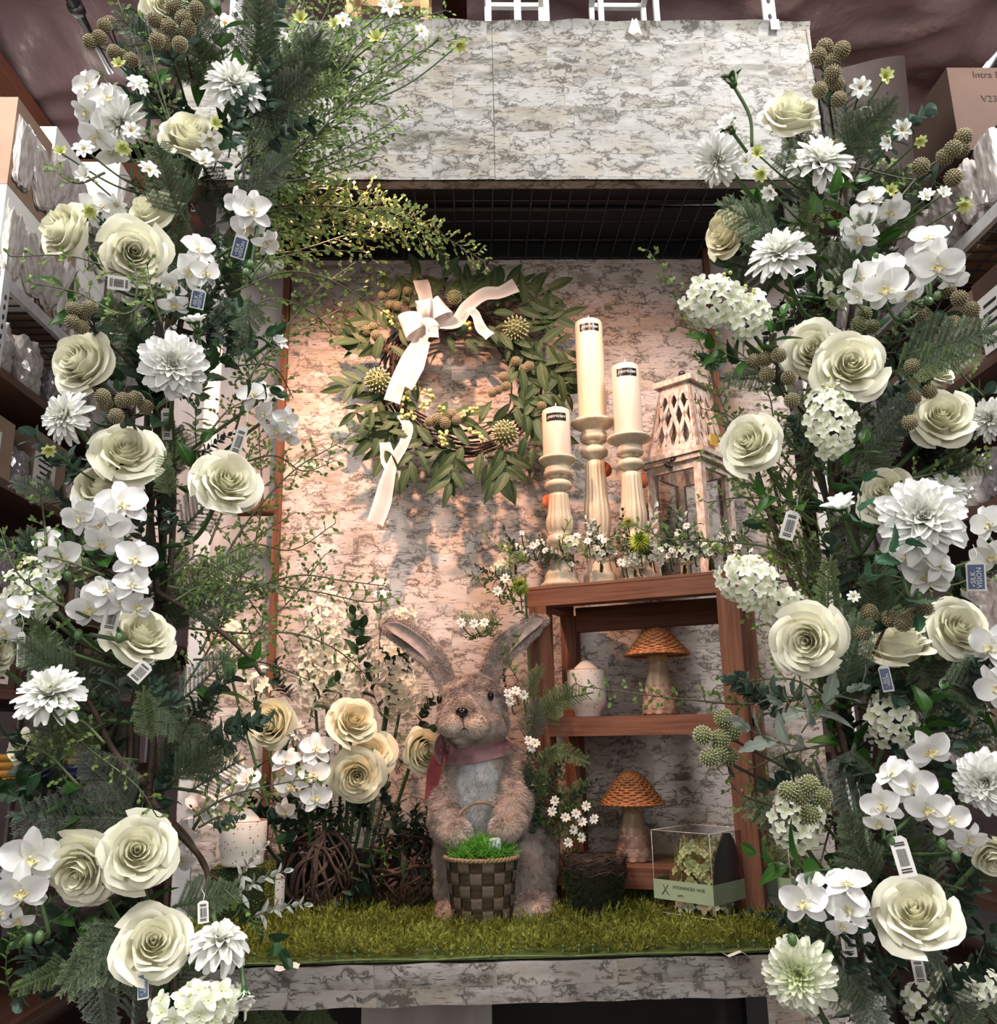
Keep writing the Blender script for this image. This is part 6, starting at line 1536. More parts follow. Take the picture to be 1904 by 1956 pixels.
loop(814, 612, 200, 48, 24, 17); loop(818, 608, 38, 42, 22, 16); loop(814, 608, 100, 36, 15, 16, -.095); loop(816, 612, 300, 26, 13, 12, -.095)
b = MB(); b.ball(wp(814, 616, -.10), (11 * wk, .010, 10 * wk), 10, 7); part('bow_knot', b, M['ribbon'], wr)

# ================================================================ FLOWER PLACEMENT
# trunks (bound stems) of the two columns
for side, lab in ((-1, 'left'), (1, 'right')):
    for i in range(5):
        pts = []
        for py in (2300, 2000, 1700, 1400, 1100, 800, 500, 250):
            pts.append(at(trunk_at(py, side) + 34 * math.sin(i * 2.1 + py * .006) + R_.uniform(-22, 22), py, 1.52 + .02 * math.cos(i * 1.3 + py * .006)))
        pts[0].z = max(pts[0].z, .25); pts.insert(0, Vector((pts[0].x, pts[0].y, .0)))
        b = MB(); b.tube(bez(pts, 6), [.011 - .006 * k / 48 for k in range(49)] if False else .0055, 7); o = part('flower_stake', b, M['trunk' if i % 2 else 'twig'], None); tag(o, '%s long dark stem counted from the left, inside the %s flower column' % (ordn(i), lab), 'stem', 'core stems of the %s flower column' % lab)
tw = lambda path, Y, r, lab: tag(part('bare_branch', (lambda b: (b.tube(bez([at(x, y, Y) for x, y in path], 6), [r * (1.2 - .5 * i / (6 * (len(path) - 1))) for i in range(6 * (len(path) - 1) + 1)], 6), b)[1])(MB()), M['twig'], None), lab, 'branch')
tw([(290, 1530), (340, 1590), (390, 1650), (402, 1720), (420, 1800)], 1.42, .0045, 'bent brown branch running down beside the speckled candle')
tw([(300, 1540), (360, 1600), (395, 1665), (440, 1690)], 1.43, .003, 'thin brown branch crossing in front of the speckled candle base')
tw([(300, 1130), (400, 1190), (470, 1250), (500, 1290)], 1.45, .004, 'brown branch reaching right above the back roses')
tw([(280, 1500), (220, 1440), (160, 1330), (60, 1290)], 1.43, .005, 'brown branch reaching left under the side turned dahlia')
tw([(1640, 1550), (1580, 1300), (1500, 1080), (1440, 880)], 1.46, .006, 'dark branch rising to the rose beside the lantern')
tw([(1630, 1500), (1590, 1220), (1530, 1100), (1470, 900)], 1.48, .004, 'second dark branch rising beside the lantern')

L, Rr = -1, 1
# roses, left column
rose(318, 5, 92, 90, .3, side=L, Y=1.36); rose(365, 252, 92, 80, .62, 'cup', side=L); rose(287, 398, 92, 120, .85, 'cup', side=L, Y=1.38, desc='back view of a cream rose'); rose(112, 438, 94, 150, .70, 'cup', side=L)
rose(257, 480, 114, 60, .12, side=L, Y=1.30); rose(146, 690, 104, 150, .5, 'cup', side=L); rose(240, 855, 116, 90, .42, side=L); rose(195, 925, 92, 100, .6, 'cup', side=L, Y=1.38); rose(437, 914, 114, 60, .35, side=L)
rose(272, 1203, 122, 70, .5, side=L); rose(-8, 1252, 70, 0, .4, 'cup', side=L); rose(40, 1430, 60, 180, .6, 'cup', side=L, Y=1.42)
rose(262, 1625, 126, 80, .12, side=L, Y=1.27); rose(148, 1670, 128, 230, .38, side=L, Y=1.27); rose(293, 1798, 126, 90, .16, side=L, Y=1.27)
# back roses
BKS = at(640, 1680, 2.08)
for (x, y, d, th, am, kd) in ((515, 1382, 78, 170, .35, 'cup'), (677, 1372, 84, 60, .35, 'open'), (706, 1436, 84, 100, .3, 'open'), (682, 1483, 90, 270, .12, 'open'), (812, 1432, 70, 0, .4, 'cup'), (408, 1482, 84, 150, .6, 'cup')):
    rose(x, y, d, th, am, kd, Y=1.95 if (x, y) != (706, 1436) else 2.02, side=L, warm=1, desc='warm cream rose at the back', stem=at(640 + (x - 640) * .25, 1690, 2.1))
# roses, right column
rose(1510, 210, 90, 85, .72, 'cup', side=Rr); rose(1382, 442, 84, 160, .62, 'cup', side=Rr, warm=1, Y=1.40); rose(1552, 667, 106, 120, .25, side=Rr, Y=1.33); rose(1627, 694, 120, 70, .25, side=Rr, Y=1.28); rose(1427, 843, 104, 150, .38, side=Rr)
rose(1800, 790, 110, 80, .35, side=Rr); rose(1786, 702, 66, 60, .7, 'cup', side=Rr, Y=1.42); rose(1690, 938, 98, 120, .35, side=Rr, Y=1.37); rose(1540, 1224, 122, 200, .12, side=Rr, Y=1.27)
rose(1712, 1222, 108, 90, .8, 'cup', side=Rr, Y=1.36, desc='cream rose seen from its side'); rose(1836, 1196, 108, 40, .4, side=Rr); rose(1746, 1736, 134, 90, .30, side=Rr, Y=1.25); rose(1900, 1640, 66, 270, .4, 'cup', side=Rr, Y=1.38)
# dahlias
dahlia(447, 160, 118, 75, .55, 'mum', side=L); dahlia(330, 697, 134, 90, .10, 'dahlia', side=L, Y=1.28); dahlia(125, 795, 112, 160, .55, 'mum', side=L); dahlia(94, 1325, 142, 110, .55, 'mum', side=L, Y=1.27); dahlia(422, 1797, 130, 80, .55, 'spiky', side=L, Y=1.27, stem=at(400, 1700, 1.42)); dahlia(230, 235, 105, 190, .45, 'mum', side=L, Y=1.36); dahlia(65, 1130, 90, 200, .5, 'mum', side=L, Y=1.4)
dahlia(1370, 304, 108, 190, .35, 'mum', side=Rr, Y=1.38); dahlia(1487, 484, 132, 110, .62, 'mum', side=Rr); dahlia(1568, 308, 138, 80, .72, 'mum', side=Rr); dahlia(1762, 990, 178, 60, .22, 'dahlia', side=Rr, Y=1.24); dahlia(1892, 800, 96, 150, .4, 'mum', side=Rr); dahlia(1805, 935, 90, 80, .5, 'mum', side=Rr, Y=1.38)
dahlia(1884, 1494, 130, 200, .2, 'dahlia', side=Rr, Y=1.26); dahlia(1527, 1862, 146, 200, .15, 'green', side=Rr, Y=1.25); dahlia(1665, 1965, 96, 90, .4, 'mum', side=Rr, Y=1.32); dahlia(560, 1395, 60, 60, .5, 'mum', side=L, Y=2.0, stem=at(620, 1690, 2.1), desc='small cream bloom at the back')
dahlia(1430, 610 - 320, 1, 0, 0) if False else None
# orchids
orchid([(484, 403, 78, 120, .3, 0), (475, 432, 70, 260, .3, 10), (508, 462, 60, 320, .5, -20), (455, 385, 60, 180, .5, 0)], side=L, buds=[(478, 505), (470, 520)], desc='white orchid cluster above the blue tag')
orchid([(378, 478, 70, 60, .5, 10), (360, 515, 78, 320, .4, -10), (392, 520, 60, 0, .4, 20), (330, 545, 60, 200, .5, 0), (332, 578, 60, 250, .5, 0)], side=L, desc='white orchid spray')
orchid([(172, 165, 70, 150, .5), (205, 190, 80, 100, .4), (165, 210, 70, 200, .5), (190, 260, 80, 220, .4), (215, 290, 66, 260, .5)], side=L, Y=1.36, desc='white orchid mass behind the twigs')
orchid([(170, 400, 62, 30, .4), (200, 395, 55, 100, .4)], side=L, Y=1.36, desc='small white orchid pair')
orchid([(232, 965, 100, 70, .35, 10), (200, 1000, 96, 250, .25, -10), (155, 985, 80, 200, .5, 20), (195, 1035, 70, 280, .4, 0)], side=L, Y=1.26, desc='large white orchid spray')
orchid([(118, 1062, 82, 200, .2, 20), (90, 1035, 60, 150, .5, 0)], side=L, Y=1.28, buds=[(165, 1075), (130, 1100)], desc='white orchid pair beside the large spray')
orchid([(258, 1068, 84, 60, .2, -10), (252, 1118, 72, 90, .4, 10), (262, 1155, 62, 300, .4, 0)], side=L, Y=1.27, desc='white orchid trio')
orchid([(172, 1160, 84, 240, .2, 10), (200, 1130, 70, 60, .5, 20), (228, 1150, 62, 20, .4, 0)], side=L, Y=1.28, buds=[(150, 1212), (228, 1218)], desc='white orchid trio')
orchid([(40, 1160, 56, 100, .5), (8, 1170, 60, 200, .4), (10, 1205, 60, 240, .4)], side=L, desc='white orchids at the picture edge')
orchid([(525 - 40, 755, 66, 120, .5), (520, 752, 50, 100, .6)], side=L, Y=1.45, desc='white orchids behind the wispy twigs'); orchid([(545, 803, 56, 340, .3), (528, 820, 50, 250, .4), (505, 790, 50, 180, .4), (552, 835, 44, 280, .5)], side=L, Y=1.44, desc='white orchid cluster against the wood strip', stem=at(430, 860, 1.5))
orchid([(57, 1638, 112, 300, .12, 0), (42, 1700, 100, 250, .25, 10), (35, 1755, 60, 270, .6, 0), (5, 1740, 60, 200, .6, 0)], side=L, Y=1.24, desc='large white orchid spray at the picture edge', stem=at(190, 1640, 1.42), buds=[(75, 1790), (55, 1795)])
orchid([(385, 1545, 74, 90, .4), (350, 1600, 80, 200, .4), (410, 1520, 60, 60, .5), (345, 1640, 60, 250, .5)], side=L, Y=1.62, desc='white orchid spray beside the speckled candle', stem=at(300, 1500, 1.5))
orchid([(440, 1480, 66, 40, .4), (470, 1490, 60, 60, .3), (455, 1515, 55, 320, .4), (400, 1500, 60, 150, .4)], side=L, Y=1.85, desc='white orchid spray at the back', stem=at(470, 1660, 2.0))
orchid([(604, 1430, 66, 80, .3, 0), (598, 1480, 66, 30, .2, 0), (555, 1500, 62, 200, .3, 0), (603, 1522, 62, 340, .2, 0), (548, 1455, 60, 120, .5, 0), (545, 1548, 50, 230, .5, 0)], side=L, Y=1.93, desc='white orchid spray left of the back roses', stem=at(560, 1690, 2.05))
orchid([(1645, 430, 82, 170, .35, 0), (1640, 455, 66, 260, .4, 10)], side=Rr, Y=1.29, buds=[(1672, 492)], desc='white orchid pair'); orchid([(1700, 402, 70, 330, .3, -10), (1665, 380, 56, 110, .5, 0)], side=Rr, Y=1.32, desc='white orchid pair')
orchid([(1690, 548, 92, 260, .12, 0), (1690, 520, 84, 100, .3, 20), (1645, 530, 72, 180, .45, 0), (1735, 560, 70, 300, .6, 10), (1640, 560, 56, 220, .5, 0)], side=Rr, Y=1.26, desc='white orchid cluster', buds=[(1732, 600), (1775, 575)])
orchid([(1790, 505, 96, 330, .15, 0), (1775, 455, 76, 100, .5, 0), (1770, 490, 80, 180, .3, 0), (1820, 530, 60, 320, .5, 0)], side=Rr, Y=1.27, buds=[(1790, 565)], desc='white orchid cluster')
orchid([(1770, 1098, 96, 320, .2, 0), (1732, 1062, 70, 170, .4, 0), (1790, 1080, 76, 40, .5, 0)], side=Rr, Y=1.27, desc='white orchid spray under the large dahlia', buds=[(1755, 1140)])
orchid([(1774, 1432, 86, 300, .35, 20)], side=Rr, Y=1.24, desc='single white orchid on an arched stem'); orchid([(1742, 1500, 92, 0, .2, 0), (1685, 1535, 80, 200, .3, 10), (1772, 1542, 84, 240, .25, 0), (1812, 1562, 80, 330, .25, 0), (1680, 1570, 60, 250, .5, 0), (1705, 1478, 74, 120, .5, 0)], side=Rr, Y=1.25, buds=[(1703, 1607), (1800, 1612), (1825, 1637)], desc='long white orchid spray')
orchid([(1850, 1600, 66, 300, .6, 0), (1835, 1615, 50, 220, .5, 0)], side=Rr, Y=1.27, desc='drooping white orchid pair'); orchid([(1535, 1722, 92, 200, .2, 0), (1550, 1690, 60, 60, .5, 0)], side=Rr, Y=1.25, desc='white orchid pair'); orchid([(1618, 1690, 92, 90, .5, 0), (1615, 1735, 90, 30, .25, 0), (1608, 1765, 60, 260, .5, 0)], side=Rr, Y=1.25, buds=[(1513, 1795), (1583, 1827)], desc='white orchid trio')
orchid([(1890, 1000, 76, 180, .4), (1895, 1060, 80, 230, .4)], side=Rr, Y=1.3, desc='white orchids at the picture edge'); orchid([(1895, 1235, 90, 170, .4), (1905, 1310, 86, 200, .4)], side=Rr, Y=1.24, desc='large white orchids at the picture edge')
# hydrangeas
hydrangea(1365, 575, 56, 46, side=Rr, n=46); hydrangea(1428, 600, 38, 46, side=Rr, n=30, Y=1.31); hydrangea(1588, 805, 42, 72, side=Rr, n=52, Y=1.30); hydrangea(1425, 1110, 52, 48, side=Rr, n=44, Y=1.36, tilt=20); hydrangea(1500, 1165, 40, 40, side=Rr, n=26, Y=1.38, bud=False)
hydrangea(1520, 1560, 46, 60, side=Rr, n=36, Y=1.36); hydrangea(1705, 1375, 40, 46, side=Rr, n=28, Y=1.40); hydrangea(382, 1925, 78, 40, side=L, n=34, Y=1.25, fs=26, desc='white speckled hydrangea below the ledge', stem=at(330, 2100, 1.4)); hydrangea(60, 1130, 46, 60, side=L, n=30, Y=1.4)
hydrangea(1600, 520 + 30, 30, 40, side=Rr, n=16, Y=1.42, bud=False); hydrangea(1850, 1880, 52, 30, side=Rr, n=22, Y=1.36, bud=False, desc='bright white hydrangea low at the right', stem=at(1800, 2100, 1.5)); hydrangea(1760, 1920, 40, 40, side=Rr, n=16, Y=1.45, bud=False, desc='white hydrangea behind the lowest stems', stem=at(1760, 2100, 1.5))
for (x, y, rx, ry, n) in ((620, 1215, 40, 90, 40), (650, 1295, 46, 55, 34), (600, 1300, 34, 60, 22), (745, 1265, 40, 50, 30), (765, 1330, 38, 40, 22), (430, 1235, 40, 50, 22), (490, 1330, 30, 50, 14), (760, 1190, 40, 24, 14)):
    hydrangea(x, y, rx, ry, Y=2.08, side=L, mat='delph', n=int(n * 1.5), fs=11.5, desc='tall ivory delphinium spike at the back', stem=at(640 + (x - 640) * .4, 1690, 2.12), bud=False)
cosmos(728, 1145, 42, 90, .65, 1, Y=2.05, stem=at(722, 1300, 2.08), desc='single pale poppy above the rabbit left ear')
# seed heads
berries([(200, 50), (190, 72), (172, 80), (218, 100), (210, 45)], r=15, side=L); berries([(250, 115), (232, 108)], r=15, side=L, leaves=1); berries([(296, 38), (322, 52), (350, 35), (331, 12), (360, 55), (375, 18)], r=16, side=L, Y=1.28); berries([(310, 82), (344, 85), (300, 78)], r=16, side=L, Y=1.28)
berries([(140, 590), (160, 600), (138, 615), (155, 625), (170, 588)], r=15, side=L); berries([(196, 757), (235, 764), (258, 762), (278, 778), (222, 795), (200, 772)], r=16, side=L, Y=1.29)
berries([(1562, 108), (1590, 118), (1608, 95), (1590, 140), (1575, 90)], r=17, side=Rr); berries([(1588, 155), (1565, 172), (1602, 190), (1598, 160)], r=16, side=Rr); berries([(1632, 250), (1648, 272), (1600, 280), (1620, 290)], r=15, side=Rr, Y=1.36)
berries([(1840, 262), (1820, 285), (1805, 300), (1758, 318), (1835, 285), (1820, 340)], r=18, side=Rr); berries([(1810, 555), (1832, 570), (1855, 592), (1760, 600), (1820, 618)], r=17, side=Rr); berries([(1462, 685), (1488, 678), (1465, 715), (1440, 690), (1512, 765), (1506, 722)], r=16, side=Rr)
berries([(1742, 700), (1768, 718), (1788, 700), (1745, 760), (1738, 808), (1775, 748)], r=16, side=Rr, Y=1.30); berries([(1660, 1170), (1700, 1182), (1742, 1178), (1766, 1160), (1648, 1208), (1725, 1190)], r=18, side=Rr, Y=1.28)
for hs in ([(1342, 1405), (1376, 1412), (1398, 1395), (1382, 1372)], [(1355, 1448), (1392, 1445), (1372, 1440)]): berries(hs, r=19, side=Rr, mat='berry_pale', Y=1.42, desc='pale seed head cluster in front of the shelf post')
berries([(1505, 1512), (1545, 1500), (1570, 1522), (1547, 1556), (1530, 1520)], r=20, side=Rr, mat='berry_pale', Y=1.28, desc='pale seed head cluster beside the hydrangea'); berries([(1650, 600), (1640, 620), (1665, 625), (1630, 640)], r=15, side=Rr, mat='berry_pale', Y=1.36)
# cosmos
for q in [(160, 285, 42, 110, .5, 0), (166, 336, 44, 150, .5, 1), (250, 250, 36, 90, .3, 0), (236, 283, 36, 200, .1, 2), (285, 325, 42, 60, .6, 0), (388, 310, 52, 80, .5, 1), (222, 392, 44, 200, .3, 0), (262, 160, 40, 90, .5, 0), (268, 165, 36, 30, .5, 0), (410, 236, 32, 40, .3, 2), (116, 292, 30, 90, .5, 2), (172, 402, 36, 240, .2, 2), (400, 265, 44, 270, .5, 0), (228, 125, 30, 100, .5, 2), (95, 858, 34, 250, .3, 2)]:
    cosmos(*q[:6], side=L)
for q in [(575, 38, 36, 100, .4, 2), (430, 45, 44, 90, .5, 0), (470, 50, 44, 60, .5, 0), (720, 76, 40, 100, .5, 2), (745, 12, 46, 80, .4, 0), (838, 75, 38, 270, .3, 0), (876, 86, 34, 330, .3, 2), (805, 60, 30, 60, .5, 0), (655, 40, 34, 90, .5, 0), (640, 48, 30, 120, .5, 2), (540, 75, 34, 60, .5, 0)]:
    cosmos(*q[:6], side=L, Y=1.5, stem=at(q[0] - (170 if q[0] > 700 else 60) if q[0] > 560 else q[0] + 10, q[1] + 110, 1.52))
for q in [(1690, 147, 36, 60, .3, 2), (1643, 168, 42, 60, .2, 0), (1655, 205, 42, 270, .5, 1), (1722, 248, 42, 30, .4, 0), (1700, 270, 38, 200, .5, 1), (1445, 293, 34, 70, .3, 2), (1455, 330, 36, 240, .3, 2), (1425, 308, 32, 180, .3, 0), (1472, 365, 40, 220, .3, 1), (1515, 303, 44, 80, .4, 0), (1755, 270, 30, 0, .3, 2), (1840, 390, 36, 300, .3, 2), (1770, 378, 38, 100, .5, 1), (1800, 372, 34, 60, .5, 1), (1700, 365, 30, 40, .3, 2), (1630, 1140, 26, 60, .3, 0)]:
    cosmos(*q[:6], side=Rr)
bud(1396, 146, 36, 1436, 280, desc='half open white bud, tallest on the right column', bow=.012); bud(1390, 240, 34, 1426, 290); bud(1606, 968, 46, 1638, 1060, Y=1.26); bud(374, 615, 36, 390, 700, Y=1.30); bud(468, 1905, 30, 455, 1800, Y=1.25, desc='closed green white bud hanging before the ledge'); bud(525, 650, 34, 470, 690, Y=1.36)
# named foliage pieces seen clearly
S_ = sprig
for q in [('green', 1540, 420, 105, 35, 1.30), ('green', 1520, 450, 90, 300, 1.34), ('green', 1450, 690, 110, 150, 1.34), ('green', 1470, 690, 90, 70, 1.33), ('green', 1600, 960, 120, 60, 1.36), ('green', 1560, 960, 120, 155, 1.34), ('green', 1570, 590, 100, 20, 1.33), ('green', 1545, 560, 80, 200, 1.35), ('holly', 1640, 1110, 110, 30, 1.27), ('holly', 1650, 1090, 120, 310, 1.27), ('holly', 1650, 1020, 100, 80, 1.30),
          ('rose_leaf', 420, 680, 100, 60, 1.34), ('rose_leaf', 430, 690, 110, 20, 1.34), ('rose_leaf', 440, 720, 90, 330, 1.34), ('rose_leaf', 400, 650, 90, 110, 1.36), ('euc_dark', 520, 230, 110, 80, 1.40), ('euc_dark', 500, 290, 120, 20, 1.38), ('euc', 440, 290, 110, 60, 1.36), ('euc_dark', 420, 590, 80, 270, 1.33), ('euc', 310, 970, 70, 300, 1.30),
          ('euc_dark', 350, 1400, 130, 45, 1.36), ('euc_dark', 380, 1420, 130, 10, 1.35), ('green', 400, 1370, 130, 50, 1.40), ('euc', 350, 1360, 100, 120, 1.36), ('euc', 420, 1440, 90, 30, 1.34), ('euc_dark', 310, 1380, 110, 150, 1.36), ('rose_leaf', 60, 1400, 110, 170, 1.34), ('rose_leaf', 130, 1440, 110, 200, 1.36), ('green', 120, 1480, 100, 280, 1.34), ('euc', 400, 1585, 60, 10, 1.40), ('rose_leaf', 470, 1760, 100, 310, 1.34), ('lime', 430, 1700, 110, 300, 1.33),
          ('silver', 430, 1730, 120, 20, 1.52), ('silver', 470, 1760, 110, 5, 1.56), ('silver', 450, 1700, 90, 50, 1.6), ('fir', 290, 1830, 120, 200, 1.30), ('fir', 330, 1740, 130, 20, 1.33), ('fir', 260, 1750, 170, 230, 1.30), ('fir', 330, 1500, 140, 40, 1.36), ('fir_grey', 260, 1580, 220, 170, 1.38), ('fir_grey', 230, 1620, 200, 190, 1.38), ('fir_grey', 250, 1560, 160, 130, 1.4),
          ('euc', 60, 1790, 110, 260, 1.30), ('lime', 40, 1830, 110, 90, 1.34), ('varieg', 30, 1800, 100, 45, 1.30), ('varieg', 110, 1240, 110, 120, 1.36), ('varieg', 90, 1180, 100, 200, 1.36), ('euc', 150, 1900, 120, 30, 1.32), ('euc_dark', 90, 1930, 120, 90, 1.32), ('lime', 30, 1920, 120, 100, 1.30), ('euc', 240, 1900, 110, 60, 1.30),
          ('lamb', 1560, 1430, 150, 150, 1.32), ('lamb', 1530, 1400, 140, 30, 1.33), ('lamb', 1600, 1360, 120, 160, 1.33), ('euc', 1560, 1330, 150, 160, 1.38), ('euc_dark', 1540, 1450, 110, 200, 1.34), ('euc', 1500, 1380, 110, 120, 1.4), ('euc_dark', 1590, 1440, 120, 300, 1.35), ('euc', 1480, 1330, 90, 150, 1.42),
          ('green', 1590, 1660, 140, 160, 1.28), ('green', 1760, 1440, 130, 60, 1.34), ('green', 1790, 1520, 120, 20, 1.34), ('euc_dark', 1840, 1810, 130, 60, 1.28), ('euc_dark', 1860, 1850, 120, 20, 1.27), ('euc_dark', 1830, 1780, 120, 100, 1.3), ('euc_dark', 1620, 1880, 120, 60, 1.28), ('euc_dark', 1650, 1900, 110, 30, 1.28), ('euc_dark', 1780, 1920, 120, 20, 1.28), ('rose_leaf', 1600, 1880, 130, 300, 1.36),
          ('fir_grey', 1600, 320, 110, 60, 1.36), ('fir', 1610, 300, 130, 55, 1.34), ('fir', 1500, 330, 60, 90, 1.30), ('fir', 1500, 440, 140, 160, 1.36), ('cedar', 1490, 400, 70, 130, 1.36), ('fir', 1720, 690, 170, 25, 1.30), ('cedar', 1700, 720, 160, 15, 1.31), ('fir', 1600, 560, 150, 75, 1.36), ('fir_grey', 1640, 880, 150, 50, 1.38), ('fir', 1480, 700, 100, 200, 1.4),
          ('cedar', 1590, 1180, 120, 90, 1.33), ('fir', 1560, 1260, 130, 60, 1.36), ('fir', 1620, 1320, 150, 80, 1.32), ('fir', 1780, 1330, 170, 10, 1.33), ('fir_grey', 1640, 1420, 160, 260, 1.36), ('fir', 1680, 1700, 150, 110, 1.34), ('fir_grey', 1620, 1830, 130, 280, 1.30), ('fir_grey', 1680, 1830, 150, 250, 1.32), ('cedar', 1660, 1900, 130, 170, 1.30), ('fir_grey', 1800, 1830, 150, 280, 1.34), ('euc', 1850, 1360, 120, 60, 1.30), ('euc', 1870, 1440, 130, 100, 1.32), ('small', 1850, 1400, 140, 30, 1.34),
          ('cedar', 505, 120, 110, 90, 1.40), ('fir', 480, 140, 150, 80, 1.38), ('fir', 520, 180, 150, 50, 1.42), ('fir_grey', 470, 220, 150, 30, 1.42), ('cedar', 540, 220, 130, 30, 1.44), ('fir', 400, 130, 160, 100, 1.38), ('fir_grey', 430, 380, 150, 30, 1.40), ('fir', 360, 420, 150, 110, 1.38), ('fir', 470, 560, 110, 260, 1.38), ('fir_grey', 430, 560, 130, 280, 1.38), ('cedar', 330, 950, 90, 100, 1.34), ('fir_grey', 110, 960, 90, 150, 1.36), ('fir', 160, 1300, 140, 150, 1.34), ('cedar', 110, 1250, 90, 120, 1.34), ('cedar', 290, 1420, 110, 100, 1.34), ('cedar', 390, 1110, 110, 30, 1.36), ('fir', 350, 1180, 130, 20, 1.40), ('fir_grey', 330, 1340, 140, 40, 1.36), ('fir_grey', 190, 1830, 140, 280, 1.3), ('cedar', 140, 1830, 110, 210, 1.3)]:
    S_(q[0], q[1], q[2], q[3], q[4], q[5], side=L if q[1] < 950 else Rr)
# dense backing foliage scattered down both columns
def band(tab, py): return float(np.interp(py, [t[0] for t in tab], [t[1] for t in tab])), float(np.interp(py, [t[0] for t in tab], [t[2] for t in tab]))
TL = [(0, 440, 150), (100, 430, 150), (300, 370, 130), (600, 330, 120), (900, 290, 130), (1100, 240, 170), (1300, 230, 190), (1500, 240, 170), (1700, 240, 210), (1900, 220, 220)]
TR = [(250, 1600, 60), (400, 1580, 130), (600, 1600, 140), (900, 1660, 150), (1100, 1680, 160), (1300, 1680, 170), (1500, 1690, 170), (1700, 1720, 180), (1900, 1730, 190)]
KL = ['fir', 'fir_grey', 'fir', 'cedar', 'rose_leaf', 'euc_dark', 'euc', 'rose_leaf', 'varieg', 'fir', 'green', 'small', 'euc_dark']
for tab, side, y0, n in ((TL, L, 20, 150), (TR, Rr, 260, 135)):
    for i in range(n):
        py = y0 + (1930 - y0) * (i + R_.random()) / n; c_, w_ = band(tab, py); u = R_.uniform(-1, 1); px = c_ + u * w_ * .75
        deg = 90 - u * 65 + R_.uniform(-35, 35)
        if R_.random() < .3: deg = R_.uniform(180, 360)
        tx_, ty_ = px + math.cos(rad(deg)) * 110, py + 40 - math.sin(rad(deg)) * 110
        if side < 0 and tx_ > 375 and 1520 < ty_ < 1730: continue
        sprig(KL[R_.randrange(len(KL))], px, py + 40, R_.uniform(95, 160), deg, Y=R_.uniform(1.42, 1.56), tilt=R_.uniform(-.1, .5), side=side)
# wispy vines
V_ = lambda path, **k: vine(path, **k)
V_([(440, 430), (560, 395), (700, 400), (800, 430), (870, 465), (925, 500)], Y=1.50, Y2=1.75, tw=9, tl=58, desc='bright lit wispy twig reaching over the black grid')
V_([(430, 470), (560, 430), (690, 440), (800, 470)], Y=1.50, Y2=1.72, tw=10, tl=56); V_([(430, 400), (540, 370), (660, 360), (760, 385)], Y=1.5, Y2=1.7, tw=10, tl=52); V_([(440, 360), (540, 350), (640, 400), (700, 470), (720, 540)], Y=1.5, Y2=1.7, tw=12, tl=44)
for p in ([(440, 450), (560, 440), (680, 400), (760, 400), (840, 440)], [(450, 410), (580, 400), (700, 430), (790, 450), (850, 490)], [(440, 490), (560, 480), (660, 450), (740, 430)]): V_(p, Y=1.52, Y2=1.74, tw=9, tl=56)
for p in ([(470, 300), (560, 200), (660, 110), (740, 30), (800, -40)], [(480, 320), (600, 260), (700, 170), (760, 90), (790, 20)], [(470, 260), (560, 120), (620, 30), (640, -40)], [(480, 340), (600, 310), (720, 250), (780, 210)], [(470, 330), (580, 330), (680, 290), (750, 255)], [(460, 240), (520, 120), (560, 20), (600, -40)], [(500, 280), (620, 170), (720, 60), (850, 20)], [(480, 300), (580, 270), (680, 215), (740, 150)], [(500, 240), (600, 90), (700, 0)], [(480, 200), (560, 60), (590, -30)], [(600, 260), (680, 180), (800, 100), (880, 70)], [(520, 330), (620, 240), (700, 130), (740, 60)], [(450, 320), (540, 230), (600, 160), (680, 120)], [(470, 350), (560, 290), (640, 200), (680, 150)], [(480, 220), (560, 180), (640, 100), (690, 20)], [(500, 350), (590, 340), (660, 320), (720, 300)], [(480, 150), (540, 100), (600, 80), (660, 90)], [(520, 300), (580, 220), (610, 120), (650, 50)]):
    V_(p, Y=1.46, Y2=1.56, tw=12, tl=50)
for p in ([(350, 330), (310, 200), (260, 90), (225, 0)], [(300, 330), (250, 230), (200, 150)], [(330, 250), (300, 140), (280, 40)]): V_(p, Y=1.36, tw=22, tl=34)
for p, k in (([(330, 560), (250, 530), (140, 490), (20, 490)], {}), ([(300, 540), (240, 600), (150, 560), (60, 540)], {}), ([(250, 620), (262, 540), (245, 470)], {}), ([(310, 620), (290, 560), (280, 500)], {}), ([(200, 330), (150, 350), (110, 330), (100, 310)], {})): V_(p, Y=1.30, tw=22, tl=30)
